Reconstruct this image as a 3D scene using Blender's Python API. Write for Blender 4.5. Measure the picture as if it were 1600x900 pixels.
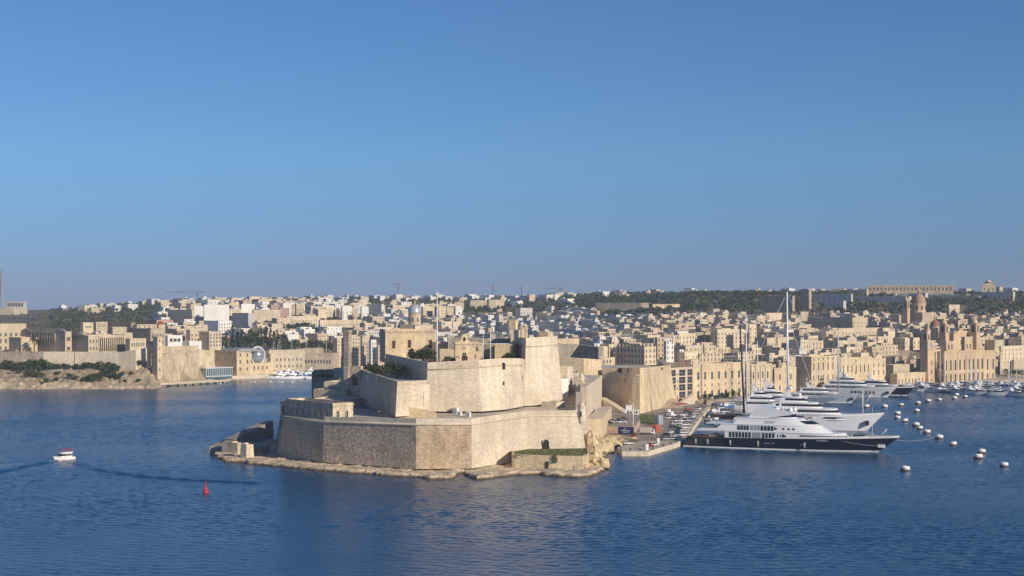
import bpy, math, random
import numpy as np
from mathutils import Vector, noise as mnoise

for _o in list(bpy.data.objects):
    bpy.data.objects.remove(_o)
SC = bpy.context.scene
COL = SC.collection
R = math.radians

# ------------------------------------------------------------------ camera, sky, sun, exposure
F, HZ, H = 2311.0, 480.0, 60.0          # focal length in photo pixels, horizon row, eye height in metres
cd = bpy.data.cameras.new('camera'); cam = bpy.data.objects.new('camera', cd); COL.objects.link(cam)
cam.location = (0, 0, H); cam.rotation_euler = (R(90), 0, 0)
cd.sensor_width = 36; cd.lens = 36 * F / 1600; cd.shift_y = 30 / 1600
cd.clip_start = 1; cd.clip_end = 30000
SC.camera = cam

SUN_AZ, SUN_EL = 45.0, 22.0             # degrees behind the right-hand axis, above the horizon
sdir = Vector((math.cos(R(SUN_AZ)) * math.cos(R(SUN_EL)), -math.sin(R(SUN_AZ)) * math.cos(R(SUN_EL)), math.sin(R(SUN_EL))))
world = bpy.data.worlds.new('World'); SC.world = world; world.use_nodes = True
nt = world.node_tree; nt.nodes.clear()
sky = nt.nodes.new('ShaderNodeTexSky'); sky.sky_type = 'NISHITA'; sky.sun_disc = False
sky.sun_elevation = R(SUN_EL); sky.sun_rotation = math.atan2(sdir.x, sdir.y)
sky.altitude = 0; sky.air_density = 1.0; sky.dust_density = 0.0; sky.ozone_density = 10.0
hs = nt.nodes.new('ShaderNodeHueSaturation'); hs.inputs['Saturation'].default_value = 0.96; hs.inputs['Value'].default_value = 1.0
bg = nt.nodes.new('ShaderNodeBackground'); bg.inputs[1].default_value = 0.089
out = nt.nodes.new('ShaderNodeOutputWorld')
# the low, slightly mauve murk along the horizon
stc = nt.nodes.new('ShaderNodeTexCoord'); sx = nt.nodes.new('ShaderNodeSeparateXYZ'); nt.links.new(stc.outputs['Generated'], sx.inputs[0])
srp = nt.nodes.new('ShaderNodeValToRGB'); srp.color_ramp.elements[0].position = 0.0; srp.color_ramp.elements[0].color = (0.52, 0.56, 0.88, 1); srp.color_ramp.elements[1].position = 0.10; srp.color_ramp.elements[1].color = (1, 1, 1, 1)
nt.links.new(sx.outputs['Z'], srp.inputs[0])
smx = nt.nodes.new('ShaderNodeMix'); smx.data_type = 'RGBA'; smx.blend_type = 'MULTIPLY'; smx.inputs[0].default_value = 1.0
nt.links.new(sky.outputs[0], smx.inputs[6]); nt.links.new(srp.outputs[0], smx.inputs[7])
nt.links.new(smx.outputs[2], hs.inputs['Color']); nt.links.new(hs.outputs[0], bg.inputs[0]); nt.links.new(bg.outputs[0], out.inputs[0])
sl = bpy.data.lights.new('sun', 'SUN'); sl.energy = 4.5; sl.angle = R(0.5); sl.color = (1.0, 0.88, 0.72)
so = bpy.data.objects.new('sun', sl); COL.objects.link(so)
so.rotation_euler = sdir.to_track_quat('Z', 'Y').to_euler(); so.location = (300, -100, 300)
SC.view_settings.view_transform = 'Standard'; SC.view_settings.look = 'None'
SC.view_settings.exposure = 0.0; SC.view_settings.gamma = 1.0; SC.view_settings.use_curve_mapping = False

# ------------------------------------------------------------------ helpers
def W(px, py, Z=0.0):
    "the place at height Z that the photo shows at pixel px, py"
    Y = (H - Z) * F / (py - HZ)
    return ((px - 800) / F * Y, Y, Z)
def XU(px, Y): return (px - 800) / F * Y
def ZP(py, Y): return H - (py - HZ) / F * Y
def US(x, y): return 800 + x / y * F
def YS(y, z): return HZ + (H - z) * F / y

MATS = {}
def mat(name, col, rough=0.85, var=0.25, scale=0.15, fine=None, brick=None, metal=0.0, spec=0.3, bump=0.0, streak=0.0, emit=None, stain=0.0, wet=False, orand=0.0):
    "procedural material: large-scale colour variation, fine grain, optional courses of blocks, optional vertical streaking"
    if name in MATS: return MATS[name]
    m = bpy.data.materials.new(name); m.use_nodes = True
    n = m.node_tree.nodes; l = m.node_tree.links
    b = n['Principled BSDF']; b.inputs['Roughness'].default_value = rough; b.inputs['Metallic'].default_value = metal
    b.inputs['Specular IOR Level'].default_value = spec
    c = n.new('ShaderNodeRGB'); c.outputs[0].default_value = (*col, 1)
    cur = c.outputs[0]
    tc = n.new('ShaderNodeTexCoord')
    def mul(cur, fac_socket, lo, hi):
        mr = n.new('ShaderNodeMapRange'); l.new(fac_socket, mr.inputs[0])
        mr.inputs['From Min'].default_value = 0.3; mr.inputs['From Max'].default_value = 0.7
        mr.inputs['To Min'].default_value = lo; mr.inputs['To Max'].default_value = hi
        mx = n.new('ShaderNodeVectorMath'); mx.operation = 'SCALE'
        l.new(cur, mx.inputs[0]); l.new(mr.outputs[0], mx.inputs['Scale'])
        return mx.outputs[0]
    geo = n.new('ShaderNodeNewGeometry')
    if var:
        t = n.new('ShaderNodeTexNoise'); t.inputs['Scale'].default_value = scale; t.inputs['Detail'].default_value = 5; t.inputs['Roughness'].default_value = 0.65
        l.new(geo.outputs['Position'], t.inputs['Vector']); cur = mul(cur, t.outputs['Fac'], 1 - var, 1 + var)
    if fine:
        t = n.new('ShaderNodeTexNoise'); t.inputs['Scale'].default_value = fine[0]; t.inputs['Detail'].default_value = 3
        l.new(geo.outputs['Position'], t.inputs['Vector']); cur = mul(cur, t.outputs['Fac'], 1 - fine[1], 1 + fine[1])
        if bump:
            bp = n.new('ShaderNodeBump'); bp.inputs['Strength'].default_value = bump; bp.inputs['Distance'].default_value = 0.3
            l.new(t.outputs['Fac'], bp.inputs['Height']); l.new(bp.outputs[0], b.inputs['Normal'])
    if streak:
        mp = n.new('ShaderNodeMapping'); mp.inputs['Scale'].default_value = (0.8, 0.8, 0.07)
        l.new(geo.outputs['Position'], mp.inputs['Vector'])
        t = n.new('ShaderNodeTexNoise'); t.inputs['Scale'].default_value = 0.6; t.inputs['Detail'].default_value = 4
        l.new(mp.outputs[0], t.inputs['Vector']); cur = mul(cur, t.outputs['Fac'], 1 - streak, 1 + streak * 0.6)
    if brick:
        t = n.new('ShaderNodeTexBrick'); t.inputs['Scale'].default_value = 1.0
        t.inputs['Brick Width'].default_value = brick[0]; t.inputs['Row Height'].default_value = brick[1]; t.inputs['Mortar Size'].default_value = brick[2]
        t.inputs['Color1'].default_value = (0.25, 0.25, 0.25, 1); t.inputs['Color2'].default_value = (0.75, 0.75, 0.75, 1); t.inputs['Mortar'].default_value = (0.1, 0.1, 0.1, 1)
        l.new(tc.outputs['UV'], t.inputs['Vector']); cur = mul(cur, t.outputs['Color'], 1 - brick[3], 1 + brick[3])
    if orand:       # every house has had its own whitewash
        oi = n.new('ShaderNodeObjectInfo'); mr = n.new('ShaderNodeMapRange'); l.new(oi.outputs['Random'], mr.inputs[0]); mr.inputs['To Min'].default_value = 1 - orand; mr.inputs['To Max'].default_value = 1 + orand * .7
        mx = n.new('ShaderNodeVectorMath'); mx.operation = 'SCALE'; l.new(cur, mx.inputs[0]); l.new(mr.outputs[0], mx.inputs['Scale']); cur = mx.outputs[0]
    def tint(cur, fac, col):
        mx = n.new('ShaderNodeMix'); mx.data_type = 'RGBA'; mx.blend_type = 'MULTIPLY'; l.new(fac, mx.inputs[0]); l.new(cur, mx.inputs[6]); mx.inputs[7].default_value = (*col, 1); return mx.outputs[2]
    if stain:       # brown weathering blotches that run down the face
        mp = n.new('ShaderNodeMapping'); mp.inputs['Scale'].default_value = (0.16, 0.16, 0.09); l.new(geo.outputs['Position'], mp.inputs['Vector'])
        t = n.new('ShaderNodeTexNoise'); t.inputs['Scale'].default_value = 1.0; t.inputs['Detail'].default_value = 6; t.inputs['Roughness'].default_value = 0.72; l.new(mp.outputs[0], t.inputs['Vector'])
        mr = n.new('ShaderNodeMapRange'); l.new(t.outputs['Fac'], mr.inputs[0]); mr.inputs['From Min'].default_value = 0.5; mr.inputs['From Max'].default_value = 0.72; mr.inputs['To Max'].default_value = stain
        cur = tint(cur, mr.outputs[0], (0.55, 0.42, 0.30))
    if wet:         # algae and wet rock along the waterline
        sp_ = n.new('ShaderNodeSeparateXYZ'); l.new(geo.outputs['Position'], sp_.inputs[0]); mr = n.new('ShaderNodeMapRange'); l.new(sp_.outputs['Z'], mr.inputs[0])
        mr.inputs['From Min'].default_value = 0.3; mr.inputs['From Max'].default_value = 1.0; mr.inputs['To Min'].default_value = 1; mr.inputs['To Max'].default_value = 0; cur = tint(cur, mr.outputs[0], (0.20, 0.17, 0.12))
    l.new(cur, b.inputs['Base Color'])
    if emit: b.inputs['Emission Strength'].default_value = emit
    MATS[name] = m
    return m

class MB:
    "collects faces and builds ONE mesh object"
    def __init__(s): s.v = []; s.f = []; s.m = []; s.mats = []; s.smooth = []
    def mi(s, m):
        if m not in s.mats: s.mats.append(m)
        return s.mats.index(m)
    def face(s, pts, m, sm=False):
        k = len(s.v); s.v.extend([tuple(p) for p in pts]); s.f.append(tuple(range(k, k + len(pts)))); s.m.append(s.mi(m)); s.smooth.append(sm)
    def mesh(s, pts, faces, m, sm=False):
        k = len(s.v); s.v.extend([tuple(p) for p in pts]); i = s.mi(m)
        for f in faces: s.f.append(tuple(k + q for q in f)); s.m.append(i); s.smooth.append(sm)
    def prism(s, bot, top, m, mtop=None, cap=True, sides=True, bottom=False):
        "bot, top: counter-clockwise (seen from above) loops of 3D points"
        n = len(bot)
        if sides: s.mesh(list(bot) + list(top), [(i, (i + 1) % n, n + (i + 1) % n, n + i) for i in range(n)], m)
        if cap: s.face(top, mtop or m)
        if bottom: s.face(list(bot)[::-1], m)
    def poly(s, pts2, z0, z1, m, mtop=None, bottom=False):
        s.prism([(x, y, z0) for x, y in pts2], [(x, y, z1) for x, y in pts2], m, mtop, bottom=bottom)
    def box(s, x0, x1, y0, y1, z0, z1, m, mtop=None, bottom=True):
        s.poly([(x0, y0), (x1, y0), (x1, y1), (x0, y1)], z0, z1, m, mtop, bottom)
    def tube(s, pts, r, m, n=6, r1=None, caps=True, sm=True):
        pts = [Vector(p) for p in pts]; N = len(pts); rings = []
        for i, p in enumerate(pts):
            d = (pts[min(i + 1, N - 1)] - pts[max(i - 1, 0)]).normalized()
            a = d.cross(Vector((0, 0, 1))) if abs(d.z) < 0.95 else d.cross(Vector((1, 0, 0)))
            a.normalize(); b = d.cross(a)
            rr = r if r1 is None else r + (r1 - r) * i / max(1, N - 1)
            rings.append([p + (a * math.cos(2 * math.pi * k / n) + b * math.sin(2 * math.pi * k / n)) * rr for k in range(n)])
        fs = [(i * n + k, i * n + (k + 1) % n, (i + 1) * n + (k + 1) % n, (i + 1) * n + k) for i in range(N - 1) for k in range(n)]
        if caps: fs += [tuple(range(n))[::-1], tuple((N - 1) * n + k for k in range(n))]
        s.mesh([q for r_ in rings for q in r_], fs, m, sm)
    def lathe(s, prof, m, c=(0, 0), n=12, sm=True, sx=1, sy=1):
        "prof: (radius, z) from the bottom up"
        pts = [(c[0] + r * sx * math.cos(2 * math.pi * k / n), c[1] + r * sy * math.sin(2 * math.pi * k / n), z) for r, z in prof for k in range(n)]
        fs = [(i * n + k, i * n + (k + 1) % n, (i + 1) * n + (k + 1) % n, (i + 1) * n + k) for i in range(len(prof) - 1) for k in range(n)]
        fs.append(tuple((len(prof) - 1) * n + k for k in range(n))); fs.append(tuple(range(n))[::-1])
        s.mesh(pts, fs, m, sm)
    def facade(s, p, d, L, z0, z1, wins, m, pane=None, rec=0.3):
        "a wall sheet from p along unit 2D direction d with real recessed openings (x0, x1, zb, zt[, arched])"
        nx, ny = d[1], -d[0]
        q = lambda x, z, o=0.0: (p[0] + d[0] * x - nx * o, p[1] + d[1] * x - ny * o, z)
        xs = sorted({0.0, L, *[w[0] for w in wins], *[w[1] for w in wins]}); zs = sorted({z0, z1, *[w[2] for w in wins], *[w[3] for w in wins]})
        xs = [x for x in xs if 0 <= x <= L]; zs = [z for z in zs if z0 <= z <= z1]
        for k in range(len(zs) - 1):
            zm = (zs[k] + zs[k + 1]) / 2
            row = [w for w in wins if w[2] < zm < w[3]]
            i = 0; a = 0.0
            # merge plain runs between openings into single quads
            spans = sorted((w[0], w[1]) for w in row)
            for (u0, u1) in spans + [(L, L)]:
                if u0 > a + 1e-6: s.face([q(a, zs[k]), q(u0, zs[k]), q(u0, zs[k + 1]), q(a, zs[k + 1])], m)
                a = max(a, u1)
        for w in wins:
            x0, x1, b, t = w[:4]
            s.face([q(x0, b), q(x0, b, rec), q(x0, t, rec), q(x0, t)], m); s.face([q(x1, b, rec), q(x1, b), q(x1, t), q(x1, t, rec)], m)
            s.face([q(x0, b), q(x1, b), q(x1, b, rec), q(x0, b, rec)], m); s.face([q(x0, t, rec), q(x1, t, rec), q(x1, t), q(x0, t)], m)
            if len(w) > 4 and w[4]:
                r = (x1 - x0) / 2; xm = (x0 + x1) / 2; A = [(xm - r * math.cos(a), t - r + r * math.sin(a)) for a in (0, .4, .8, 1.2, math.pi / 2)]
                s.face([q(x, z) for x, z in A] + [q(x0, t)], m); s.face([q(2 * xm - x, z) for x, z in A][::-1] + [q(x1, t)][:1], m)
            if pane: s.face([q(x0, b, rec), q(x1, b, rec), q(x1, t, rec), q(x0, t, rec)], pane)
    def data(s, name):
        me = bpy.data.meshes.new(name); me.from_pydata(s.v, [], s.f)
        for m in s.mats: me.materials.append(m)
        me.polygons.foreach_set('material_index', s.m); me.polygons.foreach_set('use_smooth', s.smooth)
        me.update()
        nl = len(me.loops); vi = np.empty(nl, np.int32); me.loops.foreach_get('vertex_index', vi)
        co = np.array(s.v, float)[vi]; nor = np.empty(len(me.polygons) * 3); me.polygons.foreach_get('normal', nor); nor = nor.reshape(-1, 3)
        lt = np.empty(len(me.polygons), np.int32); me.polygons.foreach_get('loop_total', lt); nr = np.repeat(nor, lt, 0)
        hor = np.hypot(nr[:, 0], nr[:, 1]); flat = np.abs(nr[:, 2]) > 0.85; hh = np.maximum(hor, 1e-6)
        u = np.where(flat, co[:, 0], (-nr[:, 1] * co[:, 0] + nr[:, 0] * co[:, 1]) / hh); v = np.where(flat, co[:, 1], co[:, 2])
        uv = me.uv_layers.new(name='UVMap'); uv.data.foreach_set('uv', np.stack([u, v], 1).astype(np.float32).ravel())
        return me
    def build(s, name, parent=None, loc=None, rot=None):
        o = bpy.data.objects.new(name, s.data(name)); COL.objects.link(o)
        if parent: o.parent = parent
        if loc is not None: o.location = loc
        if rot is not None: o.rotation_euler = (0, 0, rot)
        return o

def link(name, me, parent=None, loc=(0, 0, 0), rz=0.0, sc=None):
    o = bpy.data.objects.new(name, me); COL.objects.link(o)
    if parent: o.parent = parent
    o.location = loc; o.rotation_euler = (0, 0, rz)
    if sc: o.scale = sc if hasattr(sc, '__len__') else (sc, sc, sc)
    return o
def tag(o, label=None, cat=None, group=None, kind=None):
    if label: o['label'] = label
    if cat: o['category'] = cat
    if group: o['group'] = group
    if kind: o['kind'] = kind
    return o
def empty(name, loc=(0, 0, 0), rz=0.0, label=None, cat=None, group=None):
    o = bpy.data.objects.new(name, None); COL.objects.link(o); o.location = loc; o.rotation_euler = (0, 0, rz)
    return tag(o, label, cat, group)
KIDS = {}
def copy_tree(o, parent=None):
    c = o.copy(); COL.objects.link(c)
    if parent: c.parent = parent
    for ch in list(o.children): copy_tree(ch, c)
    return c

# ------------------------------------------------------------------ materials
STONE = mat('limestone_blocks', (0.60, 0.495, 0.36), var=0.16, scale=0.05, fine=(1.1, 0.22), brick=(1.5, 0.62, 0.05, 0.12), bump=0.5, streak=0.2, stain=0.5)
STONE_C = mat('limestone_tan', (0.56, 0.43, 0.29), var=0.14, scale=0.06, fine=(1.2, 0.2), brick=(1.5, 0.62, 0.05, 0.12), bump=0.5, streak=0.2, stain=0.45)
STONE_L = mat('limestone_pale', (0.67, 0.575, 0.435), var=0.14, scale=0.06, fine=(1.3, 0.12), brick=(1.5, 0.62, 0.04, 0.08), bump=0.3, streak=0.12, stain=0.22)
STONE_R = mat('limestone_pitted', (0.57, 0.465, 0.35), var=0.16, scale=0.06, fine=(1.1, 0.34), brick=(1.5, 0.7, 0.06, 0.14), bump=0.5, streak=0.15, stain=0.35)
STONE_Y = mat('limestone_honey', (0.66, 0.53, 0.345), var=0.15, scale=0.06, fine=(1.0, 0.15), brick=(1.2, 0.5, 0.04, 0.08), bump=0.3, streak=0.16, stain=0.35)
STONE_D = mat('limestone_weathered_shade', (0.38, 0.32, 0.25), var=0.3, scale=0.1, fine=(1.2, 0.3), brick=(1.4, 0.6, 0.05, 0.12), bump=0.5, streak=0.2)  # darker weathered stone, also stands in for shade on some walls
STONE_B = mat('limestone_brown_stain', (0.26, 0.18, 0.11), var=0.4, scale=0.15, fine=(1.2, 0.3), bump=0.5)
STONE_W = mat('limestone_golden', (0.60, 0.445, 0.275), var=0.15, scale=0.06, fine=(1.0, 0.12), brick=(1.2, 0.5, 0.04, 0.06), bump=0.2, streak=0.16, stain=0.3)
ROOFS = mat('roof_screed', (0.58, 0.50, 0.38), var=0.3, scale=0.12, fine=(0.8, 0.15))
ROOFG = mat('roof_grey', (0.36, 0.33, 0.29), var=0.3, scale=0.12, fine=(0.8, 0.15))
ROCK = mat('shore_rock', (0.55, 0.44, 0.30), var=0.35, scale=0.18, fine=(0.9, 0.35), bump=1.0, stain=0.5, wet=True)
ROCKY = mat('yellow_rock', (0.58, 0.46, 0.27), var=0.3, scale=0.25, fine=(0.9, 0.3), bump=1.0, stain=0.4, wet=True)
CONC = mat('concrete', (0.50, 0.43, 0.34), var=0.25, scale=0.15, fine=(1.5, 0.15))
ASPH = mat('dusty_asphalt', (0.34, 0.285, 0.225), var=0.3, scale=0.12, fine=(1.5, 0.15))
PANE = mat('window_dark', (0.035, 0.035, 0.04), rough=0.15, var=0, spec=0.6)
WOODB = mat('brown_timber', (0.10, 0.05, 0.028), var=0.2, scale=1.0)
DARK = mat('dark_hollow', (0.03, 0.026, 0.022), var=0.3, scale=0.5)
WHITE = mat('white_paint', (0.80, 0.80, 0.79), rough=0.35, var=0.04, scale=0.3, spec=0.5)
GLOSSW = mat('white_gelcoat', (0.80, 0.81, 0.82), rough=0.18, var=0.03, scale=0.3, spec=0.5)
GREYP = mat('grey_paint', (0.35, 0.36, 0.38), rough=0.4, var=0.1, scale=0.5)
NAVY = mat('navy_hull', (0.007, 0.010, 0.028), rough=0.16, var=0.1, scale=0.2, spec=0.5)
GLASS = mat('tinted_glass', (0.012, 0.016, 0.022), rough=0.06, var=0, spec=0.8)
TEAK = mat('teak_deck', (0.34, 0.23, 0.13), var=0.15, scale=1.0)
BLACK = mat('black_rubber', (0.02, 0.02, 0.022), rough=0.7, var=0.1, scale=1)
REDP = mat('red_paint', (0.50, 0.03, 0.025), rough=0.4, var=0.1, scale=1)
STEEL = mat('steel', (0.40, 0.41, 0.42), rough=0.4, var=0.1, scale=1, metal=0.6)
LEAF = mat('foliage_dark', (0.040, 0.055, 0.022), rough=0.9, var=0.4, scale=0.3, fine=(0.9, 0.3), spec=0.15)
LEAFG = mat('foliage_green', (0.065, 0.080, 0.028), rough=0.9, var=0.4, scale=0.3, fine=(0.9, 0.3), spec=0.15)
LEAFP = mat('foliage_dry', (0.11, 0.10, 0.045), rough=0.9, var=0.4, scale=0.3, fine=(0.9, 0.3), spec=0.15)
BARK = mat('bark', (0.10, 0.075, 0.05), var=0.2, scale=1)
GRASS = mat('grass_green', (0.13, 0.155, 0.05), var=0.45, scale=0.25, fine=(1.2, 0.4), bump=0.6)
TONES = {
    'cream': mat('house_cream', (0.64, 0.54, 0.39), var=0.16, scale=0.05, fine=(0.6, 0.10), brick=(1.2, 0.45, 0.04, 0.05), streak=0.10, orand=.16, stain=.35),
    'honey-coloured': mat('house_honey', (0.63, 0.52, 0.37), var=0.16, scale=0.05, fine=(0.6, 0.12), brick=(1.2, 0.45, 0.04, 0.06), streak=0.12, orand=.2, stain=.4),
    'white': mat('house_white', (0.76, 0.73, 0.68), var=0.08, scale=0.05, fine=(0.5, 0.06), streak=0.06, orand=.1),
    'sand-coloured': mat('house_sand', (0.56, 0.46, 0.335), var=0.18, scale=0.05, fine=(0.6, 0.14), brick=(1.2, 0.45, 0.04, 0.06), streak=0.14, orand=.2, stain=.4),
    'pale grey': mat('house_grey', (0.62, 0.60, 0.56), var=0.12, scale=0.05, fine=(0.5, 0.08), streak=0.10, orand=.16, stain=.35),
    'pinkish': mat('house_pink', (0.46, 0.30, 0.24), var=0.1, scale=0.05, fine=(0.5, 0.08), streak=0.08),
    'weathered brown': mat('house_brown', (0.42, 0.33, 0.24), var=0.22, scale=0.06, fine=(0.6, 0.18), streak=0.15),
}
# ------------------------------------------------------------------ land, water, haze
LANDCOL = {
    -900: [(1075, -4), (1083, .3), (1090, 4), (1104, 7), (1125, 11), (1139, 13.5), (1143, 24.6), (1150, 25), (1400, 25), (1700, 22), (2200, 40), (2600, 50), (3200, 56), (5300, 40)],
    0: [(1075, -4), (1083, .3), (1090, 4), (1104, 7), (1125, 11), (1139, 13.5), (1143, 24.6), (1150, 25), (1400, 25), (1700, 22), (2200, 40), (2600, 51), (3200, 54), (5300, 40)],
    110: [(1077, -4), (1085, .3), (1092, 4), (1104, 7), (1125, 11), (1139, 13.5), (1143, 24.6), (1150, 25), (1400, 25), (1700, 24), (2200, 42), (2600, 54), (3200, 55), (5300, 40)],
    200: [(1079, -4), (1088, .3), (1094, 3.5), (1104, 7), (1125, 11), (1139, 13.5), (1143, 24.6), (1150, 25), (1400, 25), (1800, 30), (2200, 52), (2600, 63), (3200, 60), (5300, 40)],
    236: [(1081, -4), (1090, .3), (1096, 3), (1110, 6), (1132, 16), (1143, 24), (1150, 25), (1400, 25), (1800, 31), (2200, 54), (2700, 66), (3500, 62), (5300, 46)],
    262: [(1110, -4), (1122, .3), (1128, 2.5), (1166, 3), (1174, 24), (1185, 25), (1400, 25), (1800, 32), (2200, 54), (2700, 66), (3500, 62), (5300, 46)],
    300: [(1160, -4), (1172, .3), (1175, 2.2), (1196, 2.6), (1204, 24), (1225, 25), (1400, 25), (1800, 37), (2100, 56), (2700, 66), (3500, 62), (5300, 46)],
    345: [(1205, -4), (1218, .3), (1220, 2.2), (1262, 2.6), (1280, 9), (1400, 17), (1600, 28), (2000, 56), (2500, 67), (3200, 66), (5300, 52)],
    420: [(1250, -4), (1262, .3), (1264, 2.2), (1300, 2.6), (1350, 9), (1450, 19), (1600, 29), (1800, 42), (2000, 56), (2400, 62), (3200, 70), (5300, 52)],
    470: [(1340, -4), (1352, .3), (1354, 2.2), (1385, 3), (1430, 10), (1480, 17), (1600, 28), (1800, 42), (2000, 54), (2500, 68), (3200, 73), (5300, 52)],
    530: [(1360, -4), (1372, .3), (1375, 2.2), (1400, 3), (1450, 9), (1520, 17), (1700, 33), (1900, 45), (2100, 56), (2600, 69), (3200, 74), (5300, 52)],
    600: [(1330, -4), (1338, .3), (1342, 2.2), (1380, 4), (1500, 13), (1650, 24), (1900, 42), (2200, 56), (2600, 68), (3200, 74), (5300, 52)],
    720: [(940, -4), (950, .3), (960, 4), (1200, 9), (1400, 11), (1600, 20), (1900, 40), (2300, 62), (2800, 73), (3200, 74), (5300, 52)],
    850: [(700, -4), (712, .3), (730, 8), (900, 12), (1200, 8), (1400, 10), (1600, 24), (1900, 45), (2300, 67), (2900, 75), (5300, 55)],
    925: [(735, -4), (745, .3), (760, 2), (850, 2.0), (880, 16), (1000, 19), (1200, 21), (1400, 18), (1600, 28), (1900, 48), (2200, 66), (2550, 80), (3200, 78), (5300, 60)],
    1000: [(775, -4), (785, .3), (800, 1.6), (850, 1.8), (880, 19), (1000, 23), (1200, 27), (1400, 24), (1600, 30), (1900, 50), (2200, 68), (2500, 81), (3200, 78), (5300, 60)],
    1066: [(835, -4), (841, .3), (845, 2), (895, 2.4), (925, 13), (1000, 20), (1200, 27), (1430, 29), (1680, 35), (1900, 55), (2100, 72), (2500, 80), (3200, 76), (5300, 60)],
}
ROW = [(1082, 905), (1110, 925), (1150, 950), (1206, 986), (1244, 1010), (1312, 1052), (1362, 1095), (1400, 1118), (1450, 1152), (1538, 1192), (1600, 1220), (1700, 1262), (2500, 1500)]   # foot of the waterfront buildings
def rowY(u): return float(np.interp(u, [r[0] for r in ROW], [r[1] for r in ROW]))
for _u, _y in ROW:
    _q = 19 if _u < 1250 else 26 if _u < 1390 else 34
    _r = float(np.interp(_u, (1082, 1250, 1400, 1600), (20, 27, 28, 26)))
    LANDCOL[_u] = [(_y - _q - 5, -4), (_y - _q, .2), (_y - _q + 1.5, 2), (_y + 14, 2.7), (_y + 40, 9), (_y + 130, _r * .8), (_y + 300, _r), (1560 + (_u > 1300) * 20, 33), (1750, 39), (1905, 57), (2110, 77), (2500, 80), (3200, 76), (5300, 60)]
_us = sorted(LANDCOL)
def ground(u, Y):
    u = min(max(u, _us[0]), _us[-1])
    k = max(0, min(len(_us) - 2, int(np.searchsorted(_us, u, 'right')) - 1))
    a, b = _us[k], _us[k + 1]; f = (u - a) / (b - a)
    g = lambda c: np.interp(Y, [p[0] for p in c], [p[1] for p in c])
    return float(g(LANDCOL[a]) * (1 - f) + g(LANDCOL[b]) * f)
def gxy(x, y): return ground(US(x, y), y)

WOODS = [  # image polygons (on the ground) that carry trees; density
    [(780, 478), (840, 468), (1000, 462), (1200, 462), (1330, 462), (1345, 490), (1200, 492), (1000, 478), (880, 490)],
    [(1480, 472), (1600, 468), (1700, 468), (1700, 505), (1600, 502), (1500, 492)],
]
def inpoly(x, y, poly):
    r = False; j = len(poly) - 1
    for i in range(len(poly)):
        xi, yi = poly[i]; xj, yj = poly[j]
        if (yi > y) != (yj > y) and x < (xj - xi) * (y - yi) / (yj - yi) + xi: r = not r
        j = i
    return r

uu = np.concatenate([np.arange(-900, -60, 60), np.arange(-60, 1660, 5), np.arange(1660, 2501, 60)])
yy = np.concatenate([np.arange(690, 1070, 8), np.arange(1070, 1160, 2.5), np.arange(1160, 1500, 7), np.arange(1500, 2700, 22), np.arange(2700, 5300, 130)])
verts = []; cov = []
for y in yy:
    for u in uu:
        z = ground(u, y); x = XU(u, y)
        slope = abs(ground(u, y + 4) - ground(u, y - 4)) / 8
        if z > 0.2:
            amp = 0.25 + (min(3.0, slope * 4.5) if u < 330 and y < 1220 else 0)
            z += amp * (mnoise.fractal(Vector((x * .11, y * .11, 3)), 0.7, 2.1, 5) * 1.1 + 0.8 * mnoise.noise(Vector((x * .33, y * .33, 9))) + .5 * mnoise.cell(Vector((x * .2, y * .25, z * .5))))
        if u < 330 and y < 1160 and z > 1.0:
            q_ = z / 2.4 + .35 * mnoise.noise(Vector((x * .03, y * .03, 2))); f_ = q_ - math.floor(q_); z += (min(1, max(0, (f_ - .55) / .3)) - f_) * 2.4 * .75
        verts.append((x, y, z)); cov.append(1.0 if (y > 1500) else (0.42 if (u < 330 and y > 1092 and slope > .1) else 0.0))
nu = len(uu)
faces = [(j * nu + i, j * nu + i + 1, (j + 1) * nu + i + 1, (j + 1) * nu + i) for j in range(len(yy) - 1) for i in range(nu - 1)]
me = bpy.data.meshes.new('terrain'); me.from_pydata(verts, [], faces); me.update()
at_ = me.attributes.new('cover', 'FLOAT', 'POINT'); at_.data.foreach_set('value', np.array(cov, np.float32))
me.polygons.foreach_set('use_smooth', [verts[f[0]][1] > 1170 or verts[f[0]][0] > -150 for f in faces])
m = bpy.data.materials.new('earth_and_rock'); m.use_nodes = True; n = m.node_tree.nodes; l = m.node_tree.links
b = n['Principled BSDF']; b.inputs['Roughness'].default_value = 0.95; b.inputs['Specular IOR Level'].default_value = 0.1
geo = n.new('ShaderNodeNewGeometry'); at = n.new('ShaderNodeAttribute'); at.attribute_name = 'cover'
t1 = n.new('ShaderNodeTexNoise'); t1.inputs['Scale'].default_value = 0.16; t1.inputs['Detail'].default_value = 6; t1.inputs['Roughness'].default_value = .7
t2 = n.new('ShaderNodeTexNoise'); t2.inputs['Scale'].default_value = 0.02; t2.inputs['Detail'].default_value = 5
l.new(geo.outputs['Position'], t1.inputs['Vector']); l.new(geo.outputs['Position'], t2.inputs['Vector'])
r1 = n.new('ShaderNodeValToRGB'); r1.color_ramp.elements[0].position = .35; r1.color_ramp.elements[0].color = (.30, .23, .15, 1); r1.color_ramp.elements[1].position = .65; r1.color_ramp.elements[1].color = (.66, .54, .37, 1)
r2 = n.new('ShaderNodeValToRGB'); r2.color_ramp.elements[0].position = .42; r2.color_ramp.elements[0].color = (.06, .065, .03, 1); r2.color_ramp.elements[1].position = .62; r2.color_ramp.elements[1].color = (.24, .19, .11, 1)
l.new(t1.outputs['Fac'], r1.inputs[0]); l.new(t2.outputs['Fac'], r2.inputs[0])
ad = n.new('ShaderNodeMath'); ad.operation = 'MULTIPLY_ADD'; ad.inputs[1].default_value = 1.0; l.new(at.outputs['Fac'], ad.inputs[0])
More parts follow.
